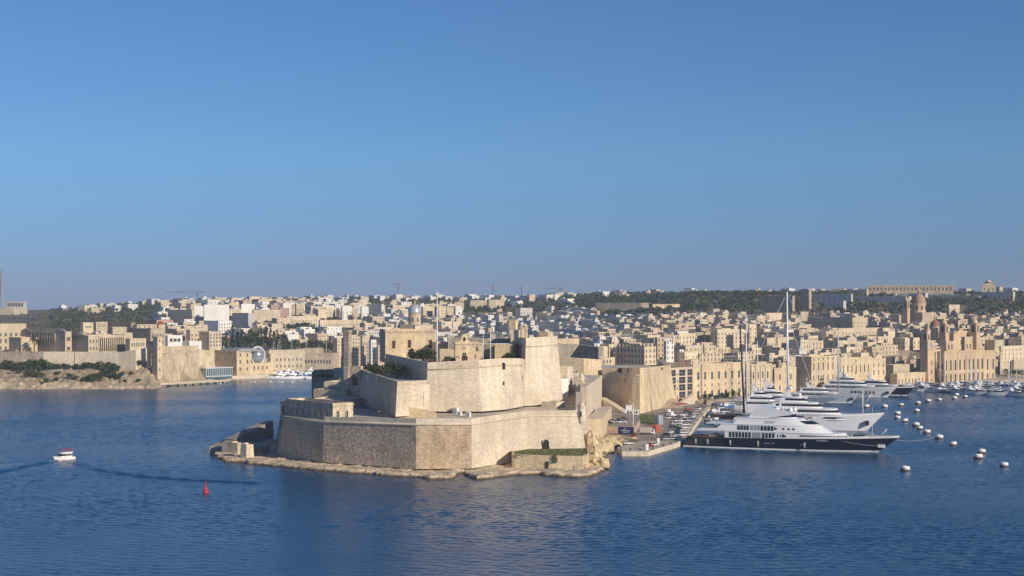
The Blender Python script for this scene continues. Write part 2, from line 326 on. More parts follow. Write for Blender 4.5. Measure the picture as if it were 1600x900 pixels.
s_ = n.new('ShaderNodeMapRange'); s_.inputs['From Min'].default_value = .35; s_.inputs['From Max'].default_value = .65; s_.inputs['To Min'].default_value = -.5; s_.inputs['To Max'].default_value = .25
l.new(t1.outputs['Fac'], s_.inputs[0]); l.new(s_.outputs[0], ad.inputs[2]); ad.use_clamp = True
mx = n.new('ShaderNodeMix'); mx.data_type = 'RGBA'; l.new(ad.outputs[0], mx.inputs[0]); l.new(r1.outputs[0], mx.inputs[6]); l.new(r2.outputs[0], mx.inputs[7])
l.new(mx.outputs[2], b.inputs['Base Color'])
bp = n.new('ShaderNodeBump'); bp.inputs['Strength'].default_value = .8; bp.inputs['Distance'].default_value = 1.0; l.new(t1.outputs['Fac'], bp.inputs['Height']); l.new(bp.outputs[0], b.inputs['Normal'])
me.materials.append(m)
terrain = link('terrain', me); terrain['kind'] = 'structure'

# sea
WAVE_SLOPE = 0.108
mw = bpy.data.materials.new('harbour_water'); mw.use_nodes = True; n = mw.node_tree.nodes; l = mw.node_tree.links
b = n['Principled BSDF']; b.inputs['Base Color'].default_value = (0.0, 0.062, 0.15, 1); b.inputs['Roughness'].default_value = 0.10; b.inputs['IOR'].default_value = 1.333
b.inputs['Specular IOR Level'].default_value = 0.5; b.inputs['Specular Tint'].default_value = (1, 1, 1, 1)
geo = n.new('ShaderNodeNewGeometry')
def wav(scale, sx, sy, rot, detail, dist, prev=None, strength=1.0):
    mp = n.new('ShaderNodeMapping'); mp.inputs['Scale'].default_value = (sx, sy, 1); mp.inputs['Rotation'].default_value = (0, 0, R(rot)); l.new(geo.outputs['Position'], mp.inputs['Vector'])
    t = n.new('ShaderNodeTexNoise'); t.inputs['Scale'].default_value = scale; t.inputs['Detail'].default_value = detail; t.inputs['Roughness'].default_value = .6; t.inputs['Distortion'].default_value = .4
    l.new(mp.outputs[0], t.inputs['Vector'])
    bp = n.new('ShaderNodeBump'); bp.inputs['Strength'].default_value = strength; bp.inputs['Distance'].default_value = dist; l.new(t.outputs['Fac'], bp.inputs['Height'])
    if prev: l.new(prev, bp.inputs['Normal'])
    return bp.outputs[0]
w2 = wav(0.9, 1.0, 1.6, -6, 3, 0.10)
l.new(w2, b.inputs['Normal'])
# slicks: calmer and rougher patches of the surface
t = n.new('ShaderNodeTexNoise'); t.inputs['Scale'].default_value = 0.006; t.inputs['Detail'].default_value = 4; mp = n.new('ShaderNodeMapping'); mp.inputs['Scale'].default_value = (1, 2.2, 1)
l.new(geo.outputs['Position'], mp.inputs['Vector']); l.new(mp.outputs[0], t.inputs['Vector'])
mr = n.new('ShaderNodeMapRange'); mr.inputs['From Min'].default_value = .35; mr.inputs['From Max'].default_value = .65; mr.inputs['To Min'].default_value = .16; mr.inputs['To Max'].default_value = .24
l.new(t.outputs['Fac'], mr.inputs[0]); l.new(mr.outputs[0], b.inputs['Roughness'])
WATER = mw
w = MB(); w.face([(-5000, -300, -.5), (5000, -300, -.5), (5000, 5300, -.5), (-5000, 5300, -.5)], mw)
tag(w.build('deep_water'), kind='structure')
# the surface itself: real wavelets, a wind sea of many crossing trains, calmer in lanes, with the ferry's wake
wu = np.concatenate([np.arange(-900, -60, 6.0), np.arange(-60, 1661, 1.9), np.arange(1661, 2500, 6.0)])
wy = [250.0]
while wy[-1] < 1400: wy.append(wy[-1] + .42 + .00075 * (wy[-1] - 250))
wy = np.array(wy); GU, GY = np.meshgrid(wu, wy); GX = (GU - 800) / F * GY
wr = np.random.RandomState(12); NW = 46; wl_ = np.exp(wr.uniform(math.log(1.3), math.log(5.0), NW)); ang = R(78) + wr.normal(0, .62, NW); phs = wr.uniform(0, 6.28, NW); kk_ = 2 * math.pi / wl_
amp_ = WAVE_SLOPE * math.sqrt(2 / NW) / kk_
lanes = .78 + .22 * np.sin(GX * .013 + GY * .021 + 1.5 * np.sin(GX * .006 - GY * .004)) + .16 * np.sin(GY * .05 + 1.2 * np.sin(GX * .01)); lanes = np.clip(lanes, .35, 1.3)
GZ = np.zeros_like(GX)
for k in range(NW): GZ += amp_[k] * np.sin(kk_[k] * (math.cos(ang[k]) * GX + math.sin(ang[k]) * GY) + phs[k])
GZ *= lanes * np.clip((1400 - GY) / 500, .25, 1)
def wake(pts, wd, h):
    global GZ
    P = [W(a, b_, 0)[:2] for a, b_ in pts]; best = np.full(GX.shape, 1e9)
    m_ = (GY > min(p[1] for p in P) - 12) & (GY < max(p[1] for p in P) + 12) & (GX > min(p[0] for p in P) - 12) & (GX < max(p[0] for p in P) + 12)
    x, y = GX[m_], GY[m_]; bb = best[m_]
    for (ax, ay), (bx, by) in zip(P[:-1], P[1:]): t_ = np.clip(((x - ax) * (bx - ax) + (y - ay) * (by - ay)) / ((bx - ax) ** 2 + (by - ay) ** 2), 0, 1); bb = np.minimum(bb, np.hypot(x - ax - t_ * (bx - ax), y - ay - t_ * (by - ay)))
    GZ[m_] += h * np.exp(-(bb / wd) ** 2) * (.75 + .35 * np.sin(x * .9 + y * .3)) - h * .5 * np.exp(-((bb - 2.2 * wd) / wd) ** 2)
wake([(-40, 744), (0, 737.5), (30, 731), (60, 725), (88, 720.5)], .9, .6); wake([(108, 721.5), (140, 731), (180, 739), (230, 745.5), (290, 750), (345, 752.5), (400, 755)], .85, .55); wake([(110, 724), (135, 735), (152, 746), (160, 760), (150, 775)], 1.3, .2); wake([(-20, 752), (40, 742), (80, 733)], 1.3, .2)
GZ = np.maximum(GZ, -.42)
nr_, nc_ = GX.shape; idx = np.arange(nr_ * nc_, dtype=np.int32).reshape(nr_, nc_)
me = bpy.data.meshes.new('harbour_water'); me.vertices.add(nr_ * nc_); me.vertices.foreach_set('co', np.stack([GX, GY, GZ], 2).astype(np.float32).ravel())
q_ = np.stack([idx[:-1, :-1], idx[:-1, 1:], idx[1:, 1:], idx[1:, :-1]], 2).reshape(-1, 4); me.loops.add(q_.size); me.loops.foreach_set('vertex_index', q_.ravel()); me.polygons.add(len(q_)); me.polygons.foreach_set('loop_start', np.arange(0, q_.size, 4, dtype=np.int32)); me.polygons.foreach_set('use_smooth', np.ones(len(q_), bool)); me.update(); me.validate()
me.materials.append(mw); tag(link('harbour_water', me), kind='structure'); print('water', len(q_))

# air
hm = bpy.data.materials.new('haze_air'); hm.use_nodes = True; n = hm.node_tree.nodes; n.remove(n['Principled BSDF'])
pv = n.new('ShaderNodeVolumePrincipled'); pv.inputs['Color'].default_value = (0.72, 0.84, 1.0, 1); pv.inputs['Density'].default_value = 0.0001; pv.inputs['Anisotropy'].default_value = 0.0
hm.node_tree.links.new(pv.outputs[0], n['Material Output'].inputs['Volume'])
hz = MB(); hz.box(-5200, 5200, -400, 5500, -6, 140, hm)
tag(hz.build('haze'), kind='stuff')
# ------------------------------------------------------------------ the fort
def offset(pts, d):
    "inward (left of travel) offset of an open 2D polyline"
    res = []
    for i, p in enumerate(pts):
        a = Vector(pts[max(0, i - 1)][:2]); c = Vector(pts[min(len(pts) - 1, i + 1)][:2]); q = Vector(p[:2])
        d1 = (q - a).normalized() if i > 0 else (c - q).normalized(); d2 = (c - q).normalized() if i < len(pts) - 1 else d1
        n1 = Vector((-d1.y, d1.x)); n2 = Vector((-d2.y, d2.x)); nn = (n1 + n2).normalized(); k = d / max(.35, nn.dot(n1))
        res.append((q.x + nn.x * k, q.y + nn.y * k))
    return res
def rampart(mb, base, top, m, mats=None):
    "battered wall faces between two open polylines"
    for i in range(len(base) - 1):
        mb.face([base[i], base[i + 1], top[i + 1], top[i]], mats[i] if mats else m)
def parapet(name, top, h, th, m, parent):
    mb = MB(); pts = [(p[0], p[1]) for p in top]; ins = offset(pts, th); out_ = offset(pts, 0.12)
    for i in range(len(pts) - 1):
        za, zb = top[i][2], top[i + 1][2]
        A, B, C, D = out_[i], out_[i + 1], ins[i + 1], ins[i]
        mb.face([(*A, za), (*B, zb), (*B, zb + h), (*A, za + h)], m); mb.face([(*A, za + h), (*B, zb + h), (*C, zb + h - .35), (*D, za + h - .35)], m)
        mb.face([(*C, zb - 1), (*D, za - 1), (*D, za + h - .35), (*C, zb + h - .35)], m)
    for i in (0, -1):
        A, D, z = out_[i], ins[i], top[i][2]; q = [(*A, z - 1), (*A, z + h), (*D, z + h - .35), (*D, z - 1)]
        mb.face(q if i == 0 else q[::-1], m)
    return mb.build(name, parent)
def cordon(top, r, m, parent, dz=0.0):
    mb = MB(); mb.tube([(p[0], p[1], p[2] + dz) for p in top], r, m, 8); return mb.build('cordon', parent)
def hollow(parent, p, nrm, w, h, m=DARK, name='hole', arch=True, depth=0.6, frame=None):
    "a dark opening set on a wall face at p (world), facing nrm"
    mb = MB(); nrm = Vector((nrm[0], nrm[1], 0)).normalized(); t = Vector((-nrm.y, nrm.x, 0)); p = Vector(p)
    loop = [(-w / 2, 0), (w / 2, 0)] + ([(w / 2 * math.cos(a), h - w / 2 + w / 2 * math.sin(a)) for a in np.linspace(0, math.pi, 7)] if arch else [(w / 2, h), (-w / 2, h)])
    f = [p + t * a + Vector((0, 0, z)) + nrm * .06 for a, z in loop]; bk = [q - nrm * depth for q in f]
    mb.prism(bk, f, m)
    if frame:
        for k in range(len(loop) - 1):
            if k == 0: continue
            mb.tube([f[k] + nrm * .02, f[(k + 1) % len(f)] + nrm * .02], frame[1], frame[0], 4)
    return mb.build(name, parent)

A0, B0, C0, D0, E0, F0 = W(432, 713, 1), W(504, 722, 1.6), W(650, 733, 1.6), W(737, 732, 1.6), (XU(824, 567), 567, 1.6), (XU(916, 570.5), 570.5, 1.6)
A1, B1, C1, D1, E1, F1 = (XU(444, 577), 577, 16.6), W(506.5, 659.5, 17), (XU(650, 531), 531, 17.9), (XU(737, 532.5), 532.5, 17.9), (XU(824, 570), 570, 18), (XU(907, 573.5), 573.5, 18)
G0, G1 = (XU(922, 640), 640, 1.6), (XU(914, 640), 640, 18)
Z0, Z1 = (XU(430, 640), 640, 1), (XU(440, 640), 640, 16.6)

bastion = empty('fort_bastion', (C0[0], C0[1], 0), 0, 'massive angular limestone sea bastion rising straight from the rock shelf, with garden gate', 'bastion')
def local(parent, pts): return [(p[0] - parent.location.x, p[1] - parent.location.y, p[2] - parent.location.z) for p in pts]
def lb(root, mb, name):
    o = mb.build(name, root); o.location = (-root.location.x, -root.location.y, -root.location.z); return o
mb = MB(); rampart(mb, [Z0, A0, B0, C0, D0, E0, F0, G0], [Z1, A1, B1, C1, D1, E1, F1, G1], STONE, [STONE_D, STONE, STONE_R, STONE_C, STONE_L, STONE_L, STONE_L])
lb(bastion, mb, 'rampart_wall')
top = [Z1, A1, B1, C1, D1, E1, F1, G1]
o = cordon(top, .42, STONE_L, bastion); o.location = -bastion.location
o = parapet('parapet', top[2:7], 2.1, 2.6, STONE_L, bastion); o.location = -bastion.location
mb = MB(); mb.face([(*p[:2], 17.4) for p in [Z1, A1, B1, C1, D1, E1, F1, G1]] + [(XU(905, 720), 720, 18.4), (XU(600, 720), 720, 18.4)], ROOFS); lb(bastion, mb, 'terrace_floor')
dE = Vector((F0[0] - E0[0], F0[1] - E0[1], 0)).normalized(); nE = Vector((dE.y, -dE.x, 0))
q = W(853, 697, 5.4); q = (XU(853, 568.8), 568.8, 5.6)
o = hollow(bastion, q, nE, 2.7, 3.6, DARK, 'gate', True, .5, (STONE_L, .22)); o.location = -bastion.location

# mid-height bastion on the left and the tall cavalier behind
K1b, K2b, K3b, K4b, K5b, K6b = [W(px, py, 18.3) for px, py in ((667, 643), (752, 643), (790, 640), (815, 635.5), (846, 625), (849, 606))]
def topz(px, dy, base, py): Y = base[1] + dy; return (XU(px, Y), Y, ZP(py, Y))
K1t, K2t, K3t, K4t, K5t = topz(667.5, 1.5, K1b, 578), topz(748.5, 2, K2b, 574), topz(787, 2, K3b, 571), topz(814, 2, K4b, 571), topz(841, 2, K5b, 578)
K6t = topz(846, 2, K6b, 580)
K0b, K0t = (XU(601, 672), 672, 18.3), (XU(602, 674), 674, 35.8)
cav = empty('fort_cavalier', (K1b[0], K1b[1], 18), 0, 'tall pale inner bastion with smooth lit walls and nesting holes below the chapel', 'bastion')
mb = MB(); rampart(mb, [K0b, K1b, K2b, K3b, K4b, K5b, K6b], [K0t, K1t, K2t, K3t, K4t, K5t, K6t], STONE_L, [STONE, STONE_L, STONE_L, STONE_L, STONE_L, STONE_L]); lb(cav, mb, 'rampart_wall')
ct = [K0t, K1t, K2t, K3t, K4t, K5t, K6t]
lb_ = cordon(ct, .34, STONE, cav); lb_.location = -cav.location
o = parapet('parapet', ct, 3.0, 2.4, STONE_L, cav); o.location = -cav.location
mb = MB(); mb.face([(p[0], p[1], 36.2) for p in ct] + [(XU(846, 735), 735, 36.2), (XU(606, 735), 735, 36.2)], ROOFS); lb(cav, mb, 'courtyard_floor')
for px, py, a, b_, w in ((787.5, 577, K2t, K3t, 1.5), (832, 581, K4t, K5t, 1.3), (816, 594, K4t, K5t, 1.2), (830.5, 601, K4t, K5t, 1.2), (787, 602, K2t, K3t, .9)):
    f = (px - US(a[0], a[1])) / (US(b_[0], b_[1]) - US(a[0], a[1])); zz_ = ZP(py, a[1] + (b_[1] - a[1]) * f); Yw = a[1] + (b_[1] - a[1]) * f - 2.0 * (36 - zz_) / 18 - .1
    d = Vector((b_[0] - a[0], b_[1] - a[1], 0)).normalized()
    o = hollow(cav, (XU(px, Yw), Yw - .35, ZP(py, Yw)), (d.y, -d.x), w, w * 1.8, DARK, 'nesting_hole', True, .9); o.location = -cav.location

M1b, M2b, M3b = W(562, 632, 18.2), W(618, 651, 18.2), (XU(671, 576), 576, 18.2)
M1t, M2t, M3t = (XU(566, 640), 640, 31.2), (XU(620.5, 563), 563, 30.2), (XU(671, 576.5), 576.5, 30.2)
M4t = (XU(566, 700), 700, 31.2); M4b = (XU(560, 700), 700, 18.2)
mid = empty('fort_bastion', (M2b[0], M2b[1], 18), 0, 'lower inner bastion with shaded stained flank, small square window and bushes on top', 'bastion')
mb = MB(); rampart(mb, [M4b, M1b, M2b, M3b], [M4t, M1t, M2t, M3t], STONE, [STONE, STONE, STONE_L]); lb(mid, mb, 'rampart_wall')
o = parapet('parapet', [M4t, M1t, M2t, M3t], 1.5, 2.2, STONE, mid); o.location = -mid.location
mb = MB(); mb.face([(p[0], p[1], 30.3) for p in (M4t, M1t, M2t, M3t)] + [(XU(667, 600), 600, 30.3), (XU(603, 690), 690, 30.3)], ROOFS); lb(mid, mb, 'terrace_floor')
d = Vector((M3b[0] - M2b[0], M3b[1] - M2b[1], 0)).normalized(); nm = (d.y, -d.x)
def onM(px, py, ext=0): 
    f = (px - 618) / (671 - 618); Y = M2b[1] + (M3b[1] - M2b[1]) * f + ext; return (XU(px, Y), Y, ZP(py, Y))
o = hollow(mid, onM(634, 614.5, .9), nm, 1.1, 1.1, DARK, 'window', False, .4); o.location = -mid.location
o = hollow(mid, onM(633, 637, .5), nm, 1.7, 2.6, STONE, 'door', True, .4, (STONE_L, .15)); o.location = -mid.location
mb = MB(); p = onM(662, 612, .5); mb.tube([(p[0], p[1] - .15, p[2]), (p[0], p[1] - .4, p[2] - 9.5)], .11, WOODB, 6); o = lb(mid, mb, 'drainpipe')

# low shed in front of the cavalier
def gable_house(root, L, Dp, z0, z1, zr, m, mroof):
    mb = MB(); mb.prism([(0, 0, z0), (L, 0, z0), (L, Dp, z0), (0, Dp, z0)], [(0, 0, z1), (L, 0, z1), (L, Dp, z1), (0, Dp, z1)], m, cap=False)
    mb.face([(0, 0, z1), (L, 0, z1), (L, Dp / 2, zr), (0, Dp / 2, zr)], mroof); mb.face([(L, Dp, z1), (0, Dp, z1), (0, Dp / 2, zr), (L, Dp / 2, zr)], mroof)
    mb.face([(L, 0, z1), (L, Dp, z1), (L, Dp / 2, zr)], m); mb.face([(0, Dp, z1), (0, 0, z1), (0, Dp / 2, zr)], m)
    return mb
sp = W(625, 652, 17.9)
sh = empty('powder_shed', (sp[0], sp[1] + 4, 17.4), R(-6), 'low sloping honey-stone shed against the foot of the tall pale bastion', 'shed')
mb = MB(); mb.prism([(0, 0, 0), (13, 0, 0), (13, 6, 0), (0, 6, 0)], [(0, 0, 5.0), (13, 0, 1.2), (13, 6, 1.6), (0, 6, 5.6)], STONE_Y, STONE_Y); mb.build('wall', sh)
for px, py, s, lab in ((706, 643, 1.0, 'small white equipment box with dark side at the foot of the pale bastion'), (714, 646, .7, 'smaller white cabinet beside the equipment box on the bastion terrace'), (727, 648, .8, 'low white locker on the terrace, rightmost of the small boxes')):
    p = W(px, py + 3, 17.9)
    t_ = empty('equipment_box', (p[0], p[1] + 3, 17.4), R(-25), lab, 'equipment box', 'equipment boxes on the bastion terrace')
    mb = MB(); mb.box(0, 2.2 * s, 0, 1.6 * s, 0, 2.6 * s, WHITE); mb.build('cabinet', t_)
    mb = MB(); mb.box(.2 * s, 2.0 * s, -.06, .02, .2, 2.3 * s, GREYP); mb.build('door', t_)

# ------------------------------------------------------------------ generic stone buildings in their own frame (front faces -y, x to the right)
def rowwins(n, L, w, zb, h, m0=1.5, m1=None, arch=False):
    m1 = m0 if m1 is None else m1
    if n == 1: xs = [(m0 + L - m1) / 2]
    else: xs = [m0 + w / 2 + (L - m0 - m1 - w) * i / (n - 1) for i in range(n)]
    return [(x - w / 2, x + w / 2, zb, zb + h, arch) for x in xs]
PANES = {}
def pane_mesh(w, h, arch, m, rec):
    key = (round(w, 2), round(h, 2), arch, m.name)
    if key not in PANES:
        mb = MB(); loop = [(-w / 2, 0), (w / 2, 0)] + ([(w / 2 * math.cos(a), h - w / 2 + w / 2 * math.sin(a)) for a in np.linspace(0, math.pi, 9)] if arch else [(w / 2, h), (-w / 2, h)])
        mb.face([(a, 0, z) for a, z in loop], m)
        fr = .035
        mb.box(-fr, fr, -.05, -.003, 0.01, h - .02, WHITE if m is not WOODB else WOODB); mb.box(-w / 2 + .01, w / 2 - .01, -.05, -.004, h * .55, h * .55 + .06, WHITE if m is not WOODB else WOODB)
        mb.box(-w / 2 - .2, w / 2 + .2, -rec - .16, -rec + .02, -.22, -.02, STONE_Y)
        PANES[key] = mb.data('window')
    return PANES[key]
def put_windows(root, p, d, wins, m, rec, name='window'):
    ang = math.atan2(d[1], d[0]); nx, ny = d[1], -d[0]
    for w in wins:
        xm = (w[0] + w[1]) / 2
        link(name, pane_mesh(w[1] - w[0], w[3] - w[2], bool(len(w) > 4 and w[4]), m, rec), root, (p[0] + d[0] * xm - nx * (rec - .02), p[1] + d[1] * xm - ny * (rec - .02), w[2]), ang)
def obb(uL, uR, YR, t):
    "front-left corner (world) and front length of a building whose front spans uL..uR, right corner at depth YR, turned by t degrees"
    c, s = math.cos(R(t)), math.sin(R(t)); Rx = XU(uR, YR); k = (uL - 800) / F
    L = (Rx - k * YR) / (c + k * s); return (Rx - L * c, YR + L * s), L
def building(name, label, cat, uL, uR, YR, t, D, z0, h, m, front=(), side=(), mroof=None, pane=PANE, rec=.35, parap=.9, group=None, cornice=True, left=(), wallname='wall'):
    (x, y), L = obb(uL, uR, YR, t)
    root = empty(name, (x, y, z0), R(-t), label, cat, group)
    mb = MB(); hw = h + parap
    for p, d, LL, wn in (((0, 0), (1, 0), L, front), ((L, 0), (0, 1), D, side), ((L, D), (-1, 0), L, ()), ((0, D), (0, -1), D, left)):
        wn = [w for w in (wn(LL) if callable(wn) else wn) if w[0] > .05 and w[1] < LL - .05]
        mb.facade(p, d, LL, -2.0, hw, wn, m, None, rec); put_windows(root, p, d, wn, pane, rec)
    i = .35
    mb.prism([(i, i, h), (L - i, i, h), (L - i, D - i, h), (i, D - i, h)][::-1], [(i, i, hw), (L - i, i, hw), (L - i, D - i, hw), (i, D - i, hw)][::-1], m, cap=False)
    for a, b_, c, d_ in (((0, 0), (L, 0), (L - i, i), (i, i)), ((L, 0), (L, D), (L - i, D - i), (L - i, i)), ((L, D), (0, D), (i, D - i), (L - i, D - i)), ((0, D), (0, 0), (i, i), (i, D - i))):
        mb.face([(*a, hw), (*b_, hw), (*c, hw), (*d_, hw)], m)
    mb.build(wallname, root)
    mb = MB(); mb.face([(i, i, h), (L - i, i, h), (L - i, D - i, h), (i, D - i, h)], mroof or ROOFS); mb.build('roof', root)
    if cornice:
        mb = MB(); e = .3; zc = h - .1
        mb.prism([(-e, -e, zc), (L + e, -e, zc), (L + e, D + e, zc), (-e, D + e, zc)], [(-e, -e, zc + .45), (L + e, -e, zc + .45), (L + e, D + e, zc + .45), (-e, D + e, zc + .45)], m, cap=False)
        for zz, fl in ((zc, 1), (zc + .45, 0)):
            q = [(-e, -e), (L + e, -e), (L + e, D + e), (-e, D + e)]; r_ = [(0, 0), (L, 0), (L, D), (0, D)]
            for k in range(4):
                f = [(*q[k], zz), (*q[(k + 1) % 4], zz), (*r_[(k + 1) % 4], zz), (*r_[k], zz)]; mb.face(f[::-1] if fl else f, m)
        mb.build('cornice', root)
    return root, L
def dentils(root, L, D, z, m=None, n=None, both=True):
    mb = MB(); n = n or int(L / 1.1); mb.box(-.15, L + .15, -.15, D + .15, z + .12, z + .5, m or STONE_Y)
    for k in range(n): x = (k + .3) * L / n; mb.box(x, x + L / n * .45, -.45, 0.02, z, z + .6, m or STONE_Y)
    if both:
        k2 = int(D / 1.1)
        for k in range(k2): y = (k + .3) * D / k2; mb.box(L - .02, L + .45, y, y + D / k2 * .45, z, z + .6, m or STONE_Y)
    mb.build('frieze', root)

# barracks along the left face of the sea bastion
pA, pB = Vector((A1[0], A1[1])), Vector((B1[0], B1[1])); tAB = math.degrees(math.atan2(pA.y - pB.y, pB.x - pA.x))
br, Lb = building('barrack_building', 'long low barrack with shaded row of windows on the bastion edge at the left', 'barracks', 446, 520, B1[1] + 3, tAB, 9, 17.2, 5.8, STONE, front=lambda L: rowwins(7, L, 1.1, 1.0, 2.3, 4, 3.5), side=[(1.6, 2.8, 0.6, 3.6, True), (5.6, 6.8, .6, 3.6, True)])
gp = MB(); gp.box(-4.8, -.2, .5, 7, -2, 5.2, STONE); gp.box(-5.0, 0, .3, 7.2, 5.2, 5.7, STONE_L); gp.build('end_pavilion', br)
gp = MB(); gp.box(-4.2, -3.4, .42, .52, 0, 4.6, STONE_L); gp.box(-1.4, -.6, .42, .52, 0, 4.6, STONE_L); gp.box(-3.0, -1.8, .42, .52, .6, 3.6, DARK); gp.build('blind_niche', br)

# flat-roofed casemates behind the barracks
def slab(name, label, cat, px0, px1, YR, t, D, z0, h, m=STONE, mr=ROOFS, group=None, **k):
    return building(name, label, cat, px0, px1, YR, t, D, z0, h, m, mroof=mr, group=group, cornice=False, **k)
G = 'flat-roofed casemates behind the barracks'
slab('casemate', 'flat-roofed casemate with low lit parapet directly behind the barracks', 'casemate', 462, 530, 601, 12, 85, 16.5, 4.2, STONE_L, group=G, parap=.7)
slab('casemate', 'higher shaded casemate beside the foot of the arched gate tower', 'casemate', 490, 540, 650, 30, 24, 16.5, 6.4, STONE, group=G, parap=.7)
slab('casemate', 'pale square casemate block below the rubble-topped wall', 'casemate', 506, 536, 672, 20, 16, 16.5, 9.0, STONE_L, group=G, parap=.6)
slab('stair_house', 'narrow tall shaded stone block under the left leg of the arch', 'stair house', 531, 547, 655, 20, 9, 16.5, 11.5, STONE)
# rubble-topped battery wall
rb, L_ = slab('battery_wall', 'shaded battery wall with dark overgrown embrasures left of the arch', 'wall', 487, 537, 730, 18, 6, 14, 13.5, STONE_D, parap=.4)  # faces like the pale end; its shade is put into the stone colour
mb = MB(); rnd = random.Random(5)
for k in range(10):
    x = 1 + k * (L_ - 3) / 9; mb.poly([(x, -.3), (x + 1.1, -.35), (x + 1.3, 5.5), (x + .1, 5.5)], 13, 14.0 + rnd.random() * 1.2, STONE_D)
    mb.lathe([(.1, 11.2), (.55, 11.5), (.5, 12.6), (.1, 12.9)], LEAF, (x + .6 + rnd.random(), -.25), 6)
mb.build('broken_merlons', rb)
sl_, L_ = slab('battery_wall', 'sunlit blank end wall between the rubble battery and the arch', 'wall', 521, 543, 716, 18, 8, 14, 16.0, STONE_L, parap=.4)  # paler stone paints the lit end of the battery

# tall square pillar and arch
tw = empty('gate_tower', (XU(537, 655), 655, 16), R(-28), 'tall slim square stone pillar standing over a small shadowed arch', 'tower')
mb = MB(); mb.box(0, 2.6, 0, 2.6, 0, 17, STONE); mb.box(-.15, 2.75, -.15, 2.75, 17, 17.5, STONE_L); mb.box(.1, 2.5, .1, 2.5, 17.5, 28.0, STONE_D); mb.box(-.1, 2.7, -.1, 2.7, 28, 28.4, STONE); mb.box(.1, 2.5, .1, 2.5, 28.4, 33.2, STONE_D); mb.box(0, 2.6, 0, 2.6, 33.2, 33.7, STONE)
mb.build('pillar', tw)
mb = MB(); mb.facade((2.6, .5), (1, 0), 6.2, -1, 18.0, [(1.2, 4.4, 9.5, 14.6, True)], STONE, None, 2.0)
mb.facade((8.8, 2.5), (-1, 0), 6.2, -1, 18.0, [(1.8, 5.0, 9.5, 14.6, True)], STONE, None, .01); mb.face([(2.6, .5, 18), (8.8, .5, 18), (8.8, 2.5, 18), (2.6, 2.5, 18)], STONE_L); mb.face([(8.8, .5, -1), (8.8, 2.5, -1), (8.8, 2.5, 18), (8.8, .5, 18)], STONE)
mb.build('arch', tw)

# palace on the top of the fort
pal, Lp = building('fort_palace', 'square honey-stone palace with three brown shuttered windows on the fort summit', 'palace', 602, 681, 686, -12, 20, 36.4, 12.6, STONE_Y, front=lambda L: [(L * .165 - .75, L * .165 + .75, 4.6, 8.2), (L * .475 - .75, L * .475 + .75, 4.9, 8.5), (L * .89 - .75, L * .89 + .75, 4.9, 8.5)], pane=WOODB, parap=.8, mroof=ROOFS)
dentils(pal, Lp, 20, 11.8, STONE_L)
mb = MB(); mb.box(Lp * .62, Lp * .95, 6, 13, 13.4, 15.0, STONE_L); mb.build('roof_room', pal)
slab('palace_annexe', 'low plain annexe joined to the right end of the palace', 'annexe', 681, 699, 672, -12, 12, 36.4, 7.2, STONE_Y, parap=.5)

# chapel with belfry
ch, Lc = building('chapel', 'small stone chapel with round window, dark arched door and single bell gable', 'chapel', 711, 755, 628, -4, 16, 36.4, 8.0, STONE_Y, front=lambda L: [(L * .33 - .9, L * .33 + .9, 2.0, 4.4, True), (L * .78 - .5, L * .78 + .5, 5.0, 6.8), (L * .72 - .3, L * .72 + .3, 2.0, 3.6)], parap=.5)
mb = MB(); c = Lc * .33
mb.tube([(c + .85 * math.cos(a), -.08, 6.2 + .7 * math.sin(a)) for a in np.linspace(0, 2 * math.pi, 13)], .16, STONE_L, 5, caps=False); mb.face([(c + .8 * math.cos(a), -.03, 6.2 + .65 * math.sin(a)) for a in np.linspace(0, 2 * math.pi, 13)[:-1]], STONE_D); mb.build('round_window', ch)
mb = MB(); mb.facade((c - 1.3, 0), (1, 0), 2.6, 8.4, 11.4, [(.75, 1.85, 9.2, 10.9, True)], STONE_Y, DARK, .4); mb.box(c - 1.3, c + 1.3, .42, .9, 8.4, 11.4, STONE_Y); mb.face([(c - 1.3, 0, 11.4), (c + 1.3, 0, 11.4), (c, 0, 12.5)], STONE_Y); mb.face([(c + 1.3, 0, 11.4), (c + 1.3, .9, 11.4), (c, .9, 12.5), (c, 0, 12.5)], STONE_Y); mb.face([(c - 1.3, .9, 11.4), (c - 1.3, 0, 11.4), (c, 0, 12.5), (c, .9, 12.5)], STONE_Y); mb.build('bell_gable', ch)
for sgn in (-1, 1):
    mb = MB(); mb.prism([(c + sgn * 1.3, 0, 8.4), (c + sgn * 3.4, 0, 8.4), (c + sgn * 3.4, .8, 8.4), (c + sgn * 1.3, .8, 8.4)][::sgn], [(c + sgn * 1.3, 0, 9.9), (c + sgn * 3.4, 0, 8.6), (c + sgn * 3.4, .8, 8.6), (c + sgn * 1.3, .8, 9.9)][::sgn], STONE_Y); mb.build('gable_scroll', ch)
dentils(ch, Lc, 16, 7.6, STONE_L)
gh, L_ = slab('guard_house', 'small square guard house with shade canopy beside the flagpole', 'guard house', 687, 710, 612, -6, 9, 36.4, 5.6, STONE_Y, parap=.5)
mb = MB(); mb.prism([(3, -3.4, 2.7), (8, -3.4, 2.7), (8, 0, 3.2), (3, 0, 3.2)], [(3, -3.4, 2.82), (8, -3.4, 2.82), (8, 0, 3.32), (3, 0, 3.32)], ROOFG, bottom=True); [mb.tube([(x, -3.2, 0), (x, -3.2, 2.7)], .08, BLACK) for x in (3.2, 7.8)]; mb.build('canopy', gh)
mb = MB(); mb.facade((4.4, -.05), (1, 0), 2.2, 0, 2.7, [], DARK); mb.build('door', gh)
rnd = random.Random(3)
